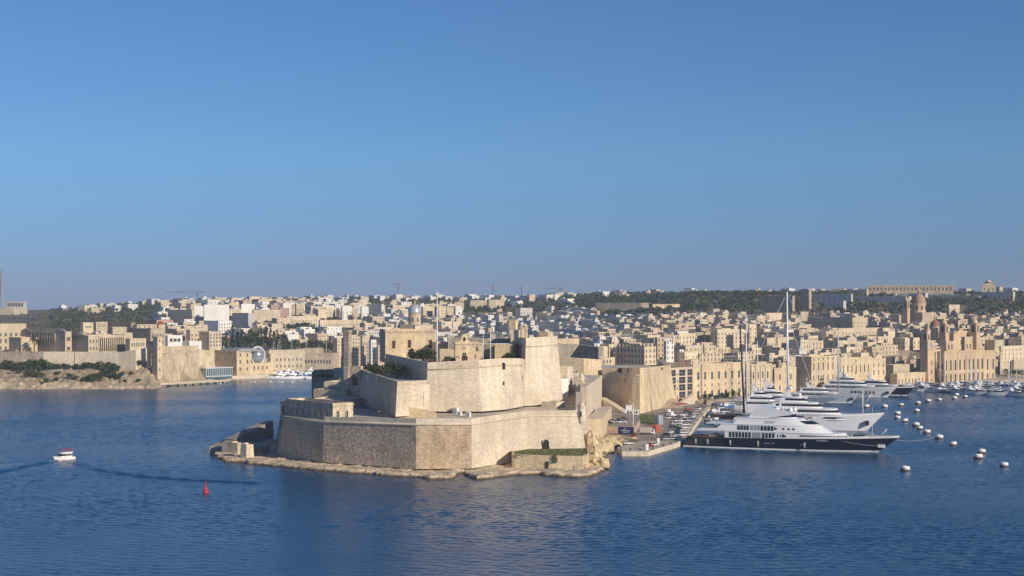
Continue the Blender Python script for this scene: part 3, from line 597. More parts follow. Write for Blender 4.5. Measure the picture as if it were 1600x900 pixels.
for k, (px, kind) in enumerate(((677, 'dark planter with clipped shrub left of the canopy'), (699, 'dark cafe table group under the canopy'), (726, 'dark planter with shrub below the chapel door'))):
    p = (XU(px, 597), 597, 36.2)
    t_ = empty('planter', p, 0, kind, 'planter', 'planters along the cavalier edge'); mb = MB(); mb.box(-1.2, 1.2, -.4, .4, 0, 3.0, WOODB); mb.build('tub', t_)
    mb = MB(); [mb.lathe([(.1, 3.0), (.5, 3.2), (.45, 3.7), (.05, 4.0)], LEAF, (x, 0), 7) for x in (-.8, 0, .8)]; mb.build('plant', t_)
# ranges behind the chapel
slab('long_range', 'long grey-roofed range behind the chapel under the fort keep', 'range', 700, 812, 668, -4, 14, 36.4, 9.3, STONE_D, ROOFG, parap=.3)
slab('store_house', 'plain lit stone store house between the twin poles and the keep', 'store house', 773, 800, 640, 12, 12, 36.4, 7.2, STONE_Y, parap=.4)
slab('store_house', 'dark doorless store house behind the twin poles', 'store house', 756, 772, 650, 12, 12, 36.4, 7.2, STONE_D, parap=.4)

# keep
L0b, L1b, L2b, L3b = (XU(804, 648), 648, 18), (XU(819.5, 628), 628, 18), (XU(880, 645), 645, 18), (XU(875, 700), 700, 18)
L0t, L1t, L2t, L3t = (XU(809, 652), 652, ZP(541, 652)), (XU(821.5, 633), 633, ZP(542, 633)), (XU(871.5, 650), 650, ZP(539, 650)), (XU(866, 700), 700, ZP(540, 700))
keep = empty('fort_keep', (L1b[0], L1b[1], 30), 0, 'blocky battered stone keep with string course, tallest bastion at the right of the fort', 'keep')
mb = MB(); rampart(mb, [(XU(804, 700), 700, 18), L0b, L1b, L2b, L3b], [(XU(809, 700), 700, L0t[2]), L0t, L1t, L2t, L3t], STONE_L); lb(keep, mb, 'rampart_wall')
kt = [(XU(809, 700), 700, L0t[2]), L0t, L1t, L2t, L3t]
o = cordon(kt, .3, STONE, keep); o.location = -keep.location
o = parapet('parapet', kt, 3.9, 2.0, STONE_L, keep); o.location = -keep.location
mb = MB(); mb.face([(p[0], p[1], 45) for p in kt], ROOFS); lb(keep, mb, 'roof')
def small_tower(name, label, cat, px, Y, w, z0, z1, m, spire=0, group=None, rz=-20):
    t_ = empty(name, (XU(px, Y), Y, z0), R(rz), label, cat, group)
    mb = MB(); h = z1 - z0; mb.box(-w / 2, w / 2, -w / 2, w / 2, 0, h, m); mb.build('shaft', t_)
    mb = MB(); e = w / 2 + .15
    if spire: mb.prism([(-e, -e, h), (e, -e, h), (e, e, h), (-e, e, h)], [(-.1, -.1, h + spire), (.1, -.1, h + spire), (.1, .1, h + spire), (-.1, .1, h + spire)], m, bottom=True)
    else: mb.box(-e, e, -e, e, h, h + .5, m)
    mb.build('cap', t_); return t_
small_tower('lookout_tower', 'square plain lookout tower rising above the keep at its left', 'tower', 802, 668, 3.3, 36, ZP(501, 668), STONE_Y)
slab('stone_block', 'low pale block with sloping top at the foot of the lookout tower', 'block', 797, 821, 652, 5, 8, 36, ZP(516, 652) - 36, STONE_L, parap=.2)
small_tower('stone_post', 'left of two small spired stone posts on the keep', 'post', 815, 650, 1.0, 45, ZP(512, 650), STONE_Y, 1.4)
small_tower('stone_post', 'right of two small spired stone posts on the keep, slightly taller', 'post', 821.5, 645, 1.1, 45, ZP(510, 645), STONE_Y, 1.4)
slab('roof_cabin', 'small flat cabin with one lit and one shaded side on the keep roof', 'cabin', 841, 856, 668, 30, 4.5, 45, ZP(518, 668) - 45.3, STONE_Y, parap=.2)

# terraces and small houses under the keep
TG = 'low terraces and houses stepping down from the keep'
def wedge(name, label, cat, quad_px, Ys, z, thick, m, mtop):
    pass
slab('terrace_house', 'white two-storey terrace house tucked against the right end of the pale bastion', 'house', 844, 859, 668, 25, 12, 20, ZP(584, 668) - 20, TONES['white'], group=TG, front=lambda L: rowwins(2, L, .8, 3.5, 1.6, .8), parap=.5)
slab('terrace_house', 'small white flat-roofed house in front of the keep foot', 'house', 858, 871, 660, 35, 9, 20, ZP(594, 660) - 20, TONES['white'], group=TG, front=lambda L: rowwins(1, L, .9, 2.5, 1.6, .8), parap=.4)
rmp = empty('stone_ramp', (XU(866, 688), 688, 17), 0, 'broad pale stone ramp rising behind the flat right-hand terrace under the keep', 'ramp', TG)
mb = MB()
for (a, b_, za, zb, ya, yb) in ((864, 884, 19.5, 27.5, 688, 722), (884, 913, 18.5, 26.0, 690, 722)):
    bq = [(XU(a, ya), ya), (XU(b_, ya), ya), (XU(b_, yb), yb), (XU(a, yb), yb)]; mb.prism([(*q, 15) for q in bq], [(*bq[0], za), (*bq[1], za), (*bq[2], zb), (*bq[3], zb)], STONE_L, ROOFS)
mb.box(XU(884, 690) - .3, XU(884, 690) + .3, 690, 722, 19, 27.9, STONE_L); lb(rmp, mb, 'ramp')
slab('platform', 'raised pale platform joining the keep foot to the ramp', 'platform', 850, 902, 724, 4, 30, 15, 12.5, STONE_L, group=TG, parap=.5)
slab('gate_block', 'cubic pale block against the right foot of the keep', 'block', 874, 886, 690, 25, 7, 20, ZP(574, 690) - 20, STONE_L, group=TG, parap=.3)
# right end of the sea bastion: open box, sentry box, side wall, finial
p = W(846, 634, 18.2)
cb = empty('stair_well', (p[0], p[1], 17.4), R(-30), 'roofless square stair well on the flat right-hand terrace', 'stair well')
mb = MB()
for x0, x1, y0, y1 in ((0, 7, 0, .5), (0, 7, 7.5, 8), (0, .5, .5, 7.5), (6.5, 7, .5, 7.5)): mb.box(x0, x1, y0, y1, 0, 2.6, STONE_L)
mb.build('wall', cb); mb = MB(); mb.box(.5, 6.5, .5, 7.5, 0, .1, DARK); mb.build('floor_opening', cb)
p = (XU(909, 573), 573.6, 16)
sb = empty('sentry_box', p, R(-20), 'small domed stone sentry box corbelled out on the right corner of the sea bastion', 'sentry box')
mb = MB(); mb.lathe([(.1, -3.4), (.7, -2.6), (1.0, -1.4), (1.55, -.3), (1.6, 0)], STONE_L, n=8, sm=False); mb.build('corbel', sb)
mb = MB(); mb.lathe([(1.4, 0), (1.4, 5.0), (1.65, 5.1), (1.65, 5.5)], STONE_L, n=8, sm=False); mb.build('wall', sb)
mb = MB(); mb.lathe([(1.5, 5.5), (1.35, 6.2), (.9, 6.9), (.3, 7.3), (.25, 7.9), (.05, 8.3)], STONE, n=8); mb.build('dome', sb)
mb = MB(); mb.box(-.35, .35, -1.46, -1.25, 1.6, 3.6, DARK); mb.build('window', sb)
fl = empty('flank_wall', (XU(908, 600), 600, 14), 0, 'thick sloping flank wall climbing the right edge of the sea bastion terrace', 'wall')
mb = MB()
x0, y0, x1, y1 = XU(905, 585), 585, XU(905, 690), 690
mb.prism([(x0 - 1.4, y0, 14), (x0 + 1.4, y0, 14), (x1 + 1.6, y1, 14), (x1 - 1.6, y1, 14)], [(x0 - 1.4, y0, 20.5), (x0 + 1.4, y0, 20.5), (x1 + 1.6, y1, 25.5), (x1 - 1.6, y1, 25.5)], STONE, STONE_L)
lb(fl, mb, 'wall')
fn = empty('stone_finial', (XU(908.5, 690), 690, 24), R(15), 'weathered carved stone trophy finial on top of the flank wall', 'finial')
mb = MB(); mb.box(-1.4, 1.4, -1.2, 1.2, -3, 1.2, STONE_Y); mb.build('pedestal', fn)
mb = MB(); mb.lathe([(.9, 1.2), (1.5, 2.0), (1.1, 2.8), (1.5, 3.6), (.8, 4.6), (.3, 5.6)], STONE_L, n=7, sm=False); mb.lathe([(.1, 2.2), (.5, 2.6), (.1, 3.4)], STONE_L, (1.6, 0), 6); mb.lathe([(.1, 2.2), (.5, 2.6), (.1, 3.4)], STONE_L, (-1.6, 0), 6); mb.build('carving', fn)
# long curtain wall behind, right of the terrace
cw = empty('curtain_wall', (XU(914, 660), 660, 0), 0, 'long sunlit curtain wall with loopholes between sea bastion and quay', 'wall')
P0, P1 = Vector((XU(916, 640), 640)), Vector((XU(941, 836), 836)); d = (P1 - P0); Lw = d.length; d.normalize()
mb = MB(); wn = [(Lw * f - .4, Lw * f + .4, 13.5, 15.3) for f in (.12, .2, .28, .36, .44)]
mb.facade(tuple(P0), (d.x, d.y), Lw, 0, 20.5, wn, STONE_L, DARK, .5)
mb.face([(*P0, 20.5), (*P1, 20.5), (*P1, 21.6), (*P0, 25.6)], STONE_L)
mb.face([(*P0, 25.6), (*P1, 21.6), (P1.x - 14, P1.y + 2, 21.6), (P0.x - 2.5, P0.y + 1, 25.6)], STONE_L)
mb.face([(P0.x - 2.5, P0.y + 1, 0), (*P0, 0), (*P0, 25.6), (P0.x - 2.5, P0.y + 1, 25.6)], STONE_L)
lb(cw, mb, 'wall')
mb = MB(); mb.poly([(P0.x + .6, P0.y + 8), (P0.x + 7.5, P0.y + 10), (P0.x + 17, P0.y + 90), (P0.x + 11, P0.y + 90)], 0, 11, STONE_Y, STONE_L); lb(cw, mb, 'lower_apron')

# flagpoles
def pole(name, label, px, Y, z0, z1, r, m, yard=None, group=None):
    t_ = empty(name, (XU(px, Y), Y, z0), 0, label, 'flagpole', group)
    mb = MB(); mb.tube([(0, 0, 0), (0, 0, z1 - z0)], r, m, 8, r * .55); mb.build('mast', t_)
    if yard: mb = MB(); mb.tube([(-yard[1], 0, yard[0] - z0), (yard[1], 0, yard[0] - z0)], .09, m, 6); mb.build('yardarm', t_)
    mb = MB(); mb.lathe([(.05, z1 - z0), (.22, z1 - z0 + .2), (.05, z1 - z0 + .45)], m, n=8); mb.build('finial', t_); return t_
pole('flagpole', 'tallest white flagpole with a small box halfway up, in front of the palace', 683, 608, 36.2, ZP(456, 608), .30, WHITE)
pole('flagpole', 'thin white pole at the chapel corner, left of the cross-armed pole', 755, 600, 36.4, ZP(517, 600), .16, WHITE)
pole('flagpole', 'white pole with a long horizontal yard right of the chapel', 766.5, 600, 36.4, ZP(517, 600), .2, WHITE, (ZP(537, 600), 7.5))

# fort plants
def leaf_cloud(mb, blobs, m_list, n, size, rnd, flat=1.0):
    for k in range(n):
        bx, by, bz, br = blobs[rnd.randrange(len(blobs))]
        v = Vector((rnd.gauss(0, 1), rnd.gauss(0, 1), rnd.gauss(0, 1))).normalized() * br * (0.55 + .5 * rnd.random()); v.z *= flat
        p = Vector((bx, by, bz)) + v
        a = Vector((rnd.gauss(0, 1), rnd.gauss(0, 1), rnd.gauss(0, .6))).normalized(); b_ = a.cross(Vector((rnd.gauss(0, 1), rnd.gauss(0, 1), rnd.gauss(0, 1)))).normalized()
        s_ = size * (.5 + rnd.random() * .9)
        mb.face([p - a * s_, p - b_ * s_ * .7, p + a * s_, p + b_ * s_ * .7], m_list[rnd.randrange(len(m_list))])
TREES = {}
def tree_mesh(kind, seed):
    if (kind, seed) in TREES: return TREES[(kind, seed)]
    rnd = random.Random(seed * 7 + len(kind)); cr, tr = MB(), MB()
    if kind == 'round':      # broad tree, 1 unit = 1 m, height about 8
        tr.tube([(0, 0, -.5), (.1, 0, 1.5), (.0, .2, 3.2)], .32, BARK, 6, .2)
        for k in range(4): a = k * 1.6 + rnd.random(); tr.tube([(0, .1, 2.4), (math.cos(a) * 1.3, math.sin(a) * 1.3, 4.4)], .14, BARK, 5, .06)
        bl = [(rnd.uniform(-2.3, 2.3), rnd.uniform(-2.3, 2.3), rnd.uniform(3.4, 6.6), rnd.uniform(1.1, 1.9)) for _ in range(9)]; leaf_cloud(cr, bl, [LEAF, LEAF, LEAFG], 420, .42, rnd)
    elif kind == 'cypress':  # slender, height about 14
        tr.tube([(0, 0, -.5), (0, 0, 3)], .25, BARK, 6, .2)
        bl = [(rnd.uniform(-.3, .3), rnd.uniform(-.3, .3), 1.6 + k * 1.0, max(.25, 1.35 * math.sin(min(1, (k + 1.5) / 5) * 1.5) * (1 - k / 14))) for k in range(13)]; leaf_cloud(cr, bl, [LEAF], 420, .42, rnd)
    elif kind == 'pine':     # conical loose, height about 13
        tr.tube([(0, 0, -.5), (.1, 0, 11)], .3, BARK, 6, .08)
        bl = []
        for k in range(16): z = 3 + k * .62; r_ = 3.0 * (1 - k / 17); a = rnd.random() * 6.28; bl.append((math.cos(a) * r_ * .6, math.sin(a) * r_ * .6, z, .7 + r_ * .35))
        leaf_cloud(cr, bl, [LEAF, LEAF, LEAFG], 460, .45, rnd)
    elif kind == 'shrub':    # low mound, height about 2.4
        tr.tube([(0, 0, -.3), (.05, 0, 1.0)], .14, BARK, 5, .06)
        bl = [(rnd.uniform(-1.2, 1.2), rnd.uniform(-1.0, 1.0), rnd.uniform(.5, 1.5), rnd.uniform(.5, .95)) for _ in range(7)]; leaf_cloud(cr, bl, [LEAF, LEAFG, LEAFG], 260, .26, rnd, .8)
    elif kind == 'dryshrub':
        tr.tube([(0, 0, -.3), (.05, 0, .8)], .1, BARK, 5, .05)
        bl = [(rnd.uniform(-1.6, 1.6), rnd.uniform(-1.2, 1.2), rnd.uniform(.3, 1.1), rnd.uniform(.4, .8)) for _ in range(8)]; leaf_cloud(cr, bl, [LEAFP, LEAFG, LEAF], 240, .26, rnd, .7)
    elif kind == 'palm':     # height about 9
        tr.tube([(0, 0, -.3), (.15, 0, 3), (.1, .1, 7.2)], .3, BARK, 7, .22)
        for k in range(26):
            a = k * 2.4; el = rnd.uniform(-.4, 1.2); Lf = 3.0; pts = []
            for j in range(5): f = j / 4; pts.append(Vector((math.cos(a) * Lf * f * math.cos(el * .7), math.sin(a) * Lf * f * math.cos(el * .7), 7.2 + Lf * (math.sin(el) * f - .75 * f * f))))
            sd = Vector((-math.sin(a), math.cos(a), 0))
            for j in range(4): w0, w1 = .42 * math.sin(.5 + j * .6), .42 * math.sin(.5 + (j + 1) * .6); cr.face([pts[j] - sd * w0 + Vector((0, 0, -.15)), pts[j], pts[j + 1], pts[j + 1] - sd * w1 + Vector((0, 0, -.15))], LEAF); cr.face([pts[j], pts[j] + sd * w0 + Vector((0, 0, -.15)), pts[j + 1] + sd * w1 + Vector((0, 0, -.15)), pts[j + 1]], LEAFG)
    TREES[(kind, seed)] = (cr.data('crown'), tr.data('trunk')); return TREES[(kind, seed)]
def tree(name, label, cat, kind, loc, s=1.0, group=None, seed=0, rz=0.0, sz=None):
    t_ = empty(name, loc, rz, label, cat, group); c, tr = tree_mesh(kind, seed)
    sc = (s, s, sz or s); link('crown', c, t_, sc=sc); link('trunk' if kind not in ('shrub', 'dryshrub') else 'stem', tr, t_, sc=sc); return t_
FG = 'trees growing on the fort'
for px, Y, z, kind, s, lab in ((646, 642, 35.4, 'round', 0.95, 'broad dark tree under the palace windows, left of its pair'), (660, 636, 35.4, 'round', 0.9, 'bushy dark tree in front of the palace, middle of the clump'), (672, 630, 35.4, 'round', 0.85, 'dark tree in front of the palace beside the tall flagpole'),
                               (574, 655, 29.0, 'round', 0.90, 'small round tree on the left edge of the lower inner bastion'), (586, 640, 29.0, 'round', 0.95, 'bushy tree on the lower inner bastion beside the arch'), (598, 618, 29.0, 'round', 0.97, 'olive green tree nearest the shaded ramp wall'), (612, 640, 29.0, 'round', 0.95, 'dark tree in the shade of the ramp wall'), (627, 622, 29.0, 'round', 0.85, 'low dark tree at the foot of the tall pale bastion')):
    tree('tree', lab, 'tree', kind, (XU(px, Y), Y, z), s, FG, int(px) % 3, px)
tree('bush', 'rounded bush on the pale bastion rim beside the store house', 'bush', 'shrub', (XU(797, 616), 616, 37.6), 1.9, 'bushes on the fort', 1)
tree('bush', 'small dark bush at the foot of the twin poles', 'bush', 'shrub', (XU(760, 612), 612, 37.6), 1.2, 'bushes on the fort', 0)

# garden terrace at the water's edge, with its retaining wall
gt = empty('garden_wall', (XU(795, 548), 548, 0), 0, 'low honey-stone retaining wall of the grassy garden terrace', 'wall')
T = [(XU(799, 557), 557), (XU(801, 543), 543), (XU(862, 538), 538), (XU(911, 536), 536), (XU(921, 546), 546), (XU(920, 571), 571)]
mb = MB(); rampart(mb, [(x, y, .5) for x, y in T], [(x, y + .3, 6.0) for x, y in T], STONE_Y)
ins = offset(T, .8)
for i in range(len(T) - 1): mb.face([(T[i][0], T[i][1] + .3, 6), (T[i + 1][0], T[i + 1][1] + .3, 6), (*ins[i + 1], 6), (*ins[i], 6)], STONE_Y); mb.face([(*ins[i + 1], 5), (*ins[i], 5), (*ins[i], 6), (*ins[i + 1], 6)], STONE_Y)
lb(gt, mb, 'wall')
o = hollow(gt, (XU(855, 538.6), 538.55, .9), (0, -1), 1.2, 3.0, DARK, 'doorway', True, .5); o.location = -gt.location
gm = MB(); gm.face([(x, y, 5.6) for x, y in ins] + [(E0[0] - 8, E0[1] - 9, 5.6)], GRASS); gm.face([(XU(794, 556), 556, 5.55), (XU(921, 571.5), 571.5, 5.55), (XU(824, 567.5), 567.5, 5.55)], GRASS)
rnd = random.Random(11)
for k in range(1500):
    x = rnd.uniform(XU(800, 550), XU(917, 550)); y = rnd.uniform(541, 566)
    if US(x, y) < 800 + (y - 541) * 1.2 or US(x, y) > 918: continue
    a = rnd.random() * 6.28; s_ = rnd.uniform(.2, .5); h = rnd.uniform(.1, .5) * (1.6 if rnd.random() < .1 else 1)
    gm.face([(x - math.cos(a) * s_, y - math.sin(a) * s_, 5.55), (x + math.cos(a) * s_, y + math.sin(a) * s_, 5.55), (x + math.cos(a) * s_ * .4, y + .2, 5.6 + h)], rnd.choice([GRASS, GRASS, LEAFP]))
for k in range(120):
    x = XU(866 + rnd.gauss(0, 2), 538); z = rnd.uniform(3.4, 6.1); s_ = rnd.uniform(.2, .4); gm.face([(x - s_, 537.6, z), (x + s_, 537.5, z - .2), (x + .1, 537.4, z + s_)], rnd.choice([GRASS, LEAFG]))
tag(gm.build('garden_grass'), 'rough green grass covering the garden terrace at the foot of the sea bastion', 'grass', kind='stuff')

# rock shelf round the fort
def rock_field(name, outline, zmax, slope, rough, step, m, seed, low=-1.2):
    xs = [p[0] for p in outline]; ys = [p[1] for p in outline]
    X = np.arange(min(xs) - 4, max(xs) + 4, step); Yv = np.arange(min(ys) - 4, max(ys) + 4, step)
    gx, gy = np.meshgrid(X, Yv); ins_ = np.zeros(gx.shape, bool); dist = np.full(gx.shape, 1e9)
    n_ = len(outline)
    for i in range(n_):
        (ax, ay), (bx, by) = outline[i][:2], outline[(i + 1) % n_][:2]
        c = ((ay > gy) != (by > gy)) & (gx < (bx - ax) * (gy - ay) / (by - ay + 1e-12) + ax); ins_ ^= c
        ll = (bx - ax) ** 2 + (by - ay) ** 2 + 1e-9; t_ = np.clip(((gx - ax) * (bx - ax) + (gy - ay) * (by - ay)) / ll, 0, 1)
        dist = np.minimum(dist, np.hypot(gx - ax - t_ * (bx - ax), gy - ay - t_ * (by - ay)))
    sd = np.where(ins_, dist, -dist)
    sd = sd + np.array([[2.4 * mnoise.noise(Vector((x * .13, y * .13, seed + 9))) + 1.2 * mnoise.noise(Vector((x * .4, y * .4, seed + 5))) for x in X] for y in Yv]) - .4
    nz = np.array([[mnoise.fractal(Vector((x * .12, y * .2, seed)), .7, 2.0, 5) for x in X] for y in Yv]); n2 = np.array([[mnoise.cell(Vector((x * .22 + y * .08, y * .3 - x * .05, seed + 4))) for x in X] for y in Yv])
    z = np.minimum(sd * slope + nz * rough * 1.6 - .15, zmax + nz * rough * .8 + n2 * rough * .9); z = np.maximum(z, low)
    vs = [(X[i], Yv[j], z[j, i]) for j in range(len(Yv)) for i in range(len(X))]; w_ = len(X)
    fs = [(j * w_ + i, j * w_ + i + 1, (j + 1) * w_ + i + 1, (j + 1) * w_ + i) for j in range(len(Yv) - 1) for i in range(w_ - 1) if max(z[j, i], z[j, i + 1], z[j + 1, i], z[j + 1, i + 1]) > low + .01]
    mb = MB(); mb.mesh(vs, fs, m, False); o = mb.build(name); o['kind'] = 'structure'; return o
shore = [W(px, py)[:2] for px, py in ((336, 716), (350, 722), (390, 726), (420, 729.5), (432, 730), (500, 736.5), (560, 741), (640, 747), (668, 750), (700, 750), (712, 746), (721, 740), (732, 748), (745, 750.5), (780, 747), (800, 744), (838, 742), (870, 746), (905, 748), (932, 742), (946, 736), (942, 724))] + [(XU(925, 575), 575), (XU(925, 660), 660), (XU(420, 660), 660), (XU(335, 625), 625)]
rock_field('rock_shelf', shore, 1.25, 1.1, .30, .7, ROCK, 2)
# ------------------------------------------------------------------ the far shores: landmarks
LMR = []
MASK = np.zeros((900, 1600), bool)          # what already hides the photo's pixels, so that houses nobody sees are left out
FOOT = []                                   # footprints already taken (x, y, radius)
def cover(u0, u1, y0, y1): MASK[max(0, int(y0)):max(0, int(y1)), max(0, int(u0)):max(0, int(u1))] = True
for r_ in ((432, 915, 655, 740), (465, 540, 600, 660), (565, 668, 598, 655), (602, 681, 519, 600), (667, 845, 566, 650), (690, 800, 540, 570), (811, 870, 526, 600), (538, 546, 530, 600), (845, 940, 590, 650), (942, 1055, 577, 640), (1050, 1205, 570, 625), (1160, 1400, 650, 700)): cover(*r_)
def depth_of(u, py):
    "depth at which the land meets the sight line through u, py"
    Y = 700.0; prev = None
    for Y in np.arange(760, 3600, 4.0):
        if ground(u, Y) > .2 and YS(Y, ground(u, Y)) <= py: return float(Y)
    return 2500.0
def blk(name, label, cat, uL, uM, uR, ytop, ybase, m, t=42, Y=None, front=(), side=(), group=None, D=None, **k):
    "a boxy building whose shaded front spans uL..uM and whose sunlit right flank spans uM..uR in the photo"
    YR = Y or depth_of(uM, ybase); s, c = math.sin(R(t)), math.cos(R(t)); kk = (uR - 800) / F; x = XU(uM, YR)
    if D is None: D = max(4.0, (kk * YR - x) / (s - kk * c)) if uR > uM + .5 else 12.0
    z0 = ZP(ybase, YR); h = ZP(ytop, YR) - z0
    pr = k.pop('parap', .8)
    root, L = building(name, label, cat, uL, uM, YR, t, D, z0, max(2.0, h - pr), m, front, side, parap=pr, group=group, **k)
    cx = root.location.x + (L * c + D * s) / 2; cy = root.location.y + (-L * s + D * c) / 2
    FOOT.append((cx, cy, max(6.0, min(L, D) * .5 + 4)))
    for f in (.2, .5, .8):
        FOOT.append((root.location.x + f * L * c + D / 2 * s, root.location.y - f * L * s + D / 2 * c, D / 2 + 4)); FOOT.append((root.location.x + L / 2 * c + f * D * s, root.location.y - L / 2 * s + f * D * c, L / 2 + 4))
    cover(uL, uR, ytop + 2, ybase); LMR.append((uL, uR, ytop, ybase, YR)); return root, L, D, h - pr
def grid(n, w, floors, m0=1.2, arch=False):
    return lambda L: [q for zb, hh in floors for q in rowwins(n, L, w, zb, hh, m0, arch=arch)]
def gable(root, x0, x1, y, z, rise, m, depth=1.0):
    mb = MB(); mb.prism([(x0, y, z), (x1, y, z), (x1, y + depth, z), (x0, y + depth, z)], [((x0 + x1) / 2 - .05, y, z + rise), ((x0 + x1) / 2 + .05, y, z + rise), ((x0 + x1) / 2 + .05, y + depth, z + rise), ((x0 + x1) / 2 - .05, y + depth, z + rise)], m); mb.build('pediment', root)

# old hospital on the left headland
HG = 'old hospital ranges on the left headland'
blk('hospital_wing', 'sunlit cream hospital wing cut by the left picture edge', 'building', -40, 41, 42, 506, 552, TONES['cream'], -20, 1195, front=grid(9, 1.5, ((3, 2.6), (8.5, 3.2), (14, 2.4)), 3), D=25, group=HG)
blk('hospital_porch', 'low orange-tinted shaded link between the first two hospital wings', 'building', 14, 33, 34, 527, 551, STONE_Y, 42, 1150, front=grid(3, 1.3, ((1, 2.6),), 1.5), D=14, group=HG)
b2, L, D, h = blk('hospital_wing', 'wide hospital wing with shaded columned loggia between twin low pediments', 'building', 33, 102, 112, 518, 551, TONES['sand-coloured'], 42, 1150, front=lambda L: rowwins(9, L, L * .032, 8, 6.4, L * .25, L * .22) + [(L * .1 - .8, L * .1 + .8, 9, 12.3), (L * .89 - .8, L * .89 + .8, 9, 12.3), (L * .1 - .8, L * .1 + .8, 2, 4.2), (L * .5 - 1, L * .5 + 1, .3, 4), (L * .62 - .7, L * .62 + .7, 2, 4), (L * .89 - .8, L * .89 + .8, 2, 4.2)], side=grid(3, 1.3, ((2, 2.4), (9, 3)), 3), group=HG, mroof=ROOFS)
gable(b2, 0, L * .24, -.35, h + .8, 2.2, TONES['sand-coloured']); gable(b2, L * .76, L, -.35, h + .8, 2.2, TONES['sand-coloured'])
mb = MB(); [mb.tube([(L * .25 + L * .53 * (k + .02) / 9, -.25, 8), (L * .25 + L * .53 * (k + .02) / 9, -.25, 14.4)], .35, TONES['cream'], 8) for k in range(10)]; mb.box(L * .24, L * .79, -.6, .02, 14.4, 15.2, TONES['cream']); mb.build('colonnade', b2)
mb = MB(); mb.prism([(3, 3, h), (L - 3, 3, h), (L - 3, D - 2, h), (3, D - 2, h)], [(8, D / 2, h + 3.2), (L - 8, D / 2, h + 3.2), (L - 8, D / 2 + .3, h + 3.2), (8, D / 2 + .3, h + 3.2)], ROOFS); mb.build('hipped_roof', b2)
b3, L, D, h = blk('hospital_wing', 'long hospital pavilion with sunlit giant colonnade and small shaded pedimented front', 'building', 107, 138, 205, 524, 551.5, TONES['cream'], 42, 1146, front=lambda L: [(L * f - .75, L * f + .75, zb, zb + hh) for f in (.15, .38, .5, .62, .88) for zb, hh in ((1.6, 3.2), (7.4, 3.4))], side=lambda L: rowwins(12, L, 1.7, 1.2, 10.2, L * .24, L * .18) + [(L * f - .6, L * f + .6, zb, zb + 2.6) for f in (.05, .12, .19, .9) for zb in (2, 7.6)], group=HG)
gable(b3, L * .15, L * .85, -.35, h + .8, 2.4, TONES['cream'])
mb = MB(); [mb.tube([(L + .3, D * .245 + D * .58 * k / 12, .6), (L + .3, D * .245 + D * .58 * k / 12, 11.6)], .45, TONES['cream'], 8) for k in range(13)]; mb.box(L - .02, L + .8, D * .23, D * .84, 11.6, 12.6, TONES['cream']); mb.box(L - .02, L + .8, D * .23, D * .84, .0, .6, TONES['cream']); mb.build('colonnade', b3)
b4, L, D, h = blk('hospital_block', 'upper hospital block with shallow hipped roof behind the giant colonnade', 'building', 168, 176, 198, 511, 530, TONES['cream'], 42, 1205, front=(), side=grid(2, 1.4, ((2.5, 2),), 3), group=HG)
blk('hospital_block', 'square hospital block with shaded front of five windows beside the arched lift tower', 'building', 207, 235, 258, 513, 545, TONES['sand-coloured'], 42, 1172, front=grid(5, 1.5, ((4, 2.2), (8.5, 3.2)), 1.5), side=grid(5, 1.2, ((4, 2.2), (8.5, 3.2)), 1.5), group=HG)
blk('hospital_link', 'low cream link with a row of small windows left of the lift tower', 'building', 196, 203, 228, 529, 547, TONES['cream'], 42, 1152, side=grid(6, 1.1, ((3, 2.4),), 1.5), group=HG)
for a in (('hospital_roof_block', 'dark flat-roofed upper block behind the hospital colonnade', 168, 205, 206, 504, 516, TONES['weathered brown'], 1270), ('hospital_roof_block', 'cream upper range with flat roof behind the long pavilion', 145, 150, 168, 503, 514, TONES['cream'], 1280), ('hospital_roof_block', 'cream stepped range left of the dark upper block', 125, 130, 146, 504, 516, TONES['cream'], 1270), ('hospital_roof_block', 'cream range with flat roof above the five-window block', 209, 214, 245, 507, 516, TONES['honey-coloured'], 1260)):
    blk(a[0], a[1], 'building', *a[2:7], a[7], 42, a[8], side=grid(4, 1.0, ((2.0, 1.8),), 2), group=HG)
rh = blk('red_roofed_house', 'small house with a red tiled pyramid roof behind the lift tower', 'house', 245, 248, 258, 507, 516, TONES['honey-coloured'], 42, 1280)
mb = MB(); L, D, h = rh[1:]; RED = mat('red_tiles', (.30, .07, .04), var=.2, scale=.5); mb.prism([(-.3, -.3, h + .8), (L + .3, -.3, h + .8), (L + .3, D + .3, h + .8), (-.3, D + .3, h + .8)], [(L / 2 - .1, D / 2 - .1, h + 4), (L / 2 + .1, D / 2 - .1, h + 4), (L / 2 + .1, D / 2 + .1, h + 4), (L / 2 - .1, D / 2 + .1, h + 4)], RED); mb.build('roof_tiles', rh[0])
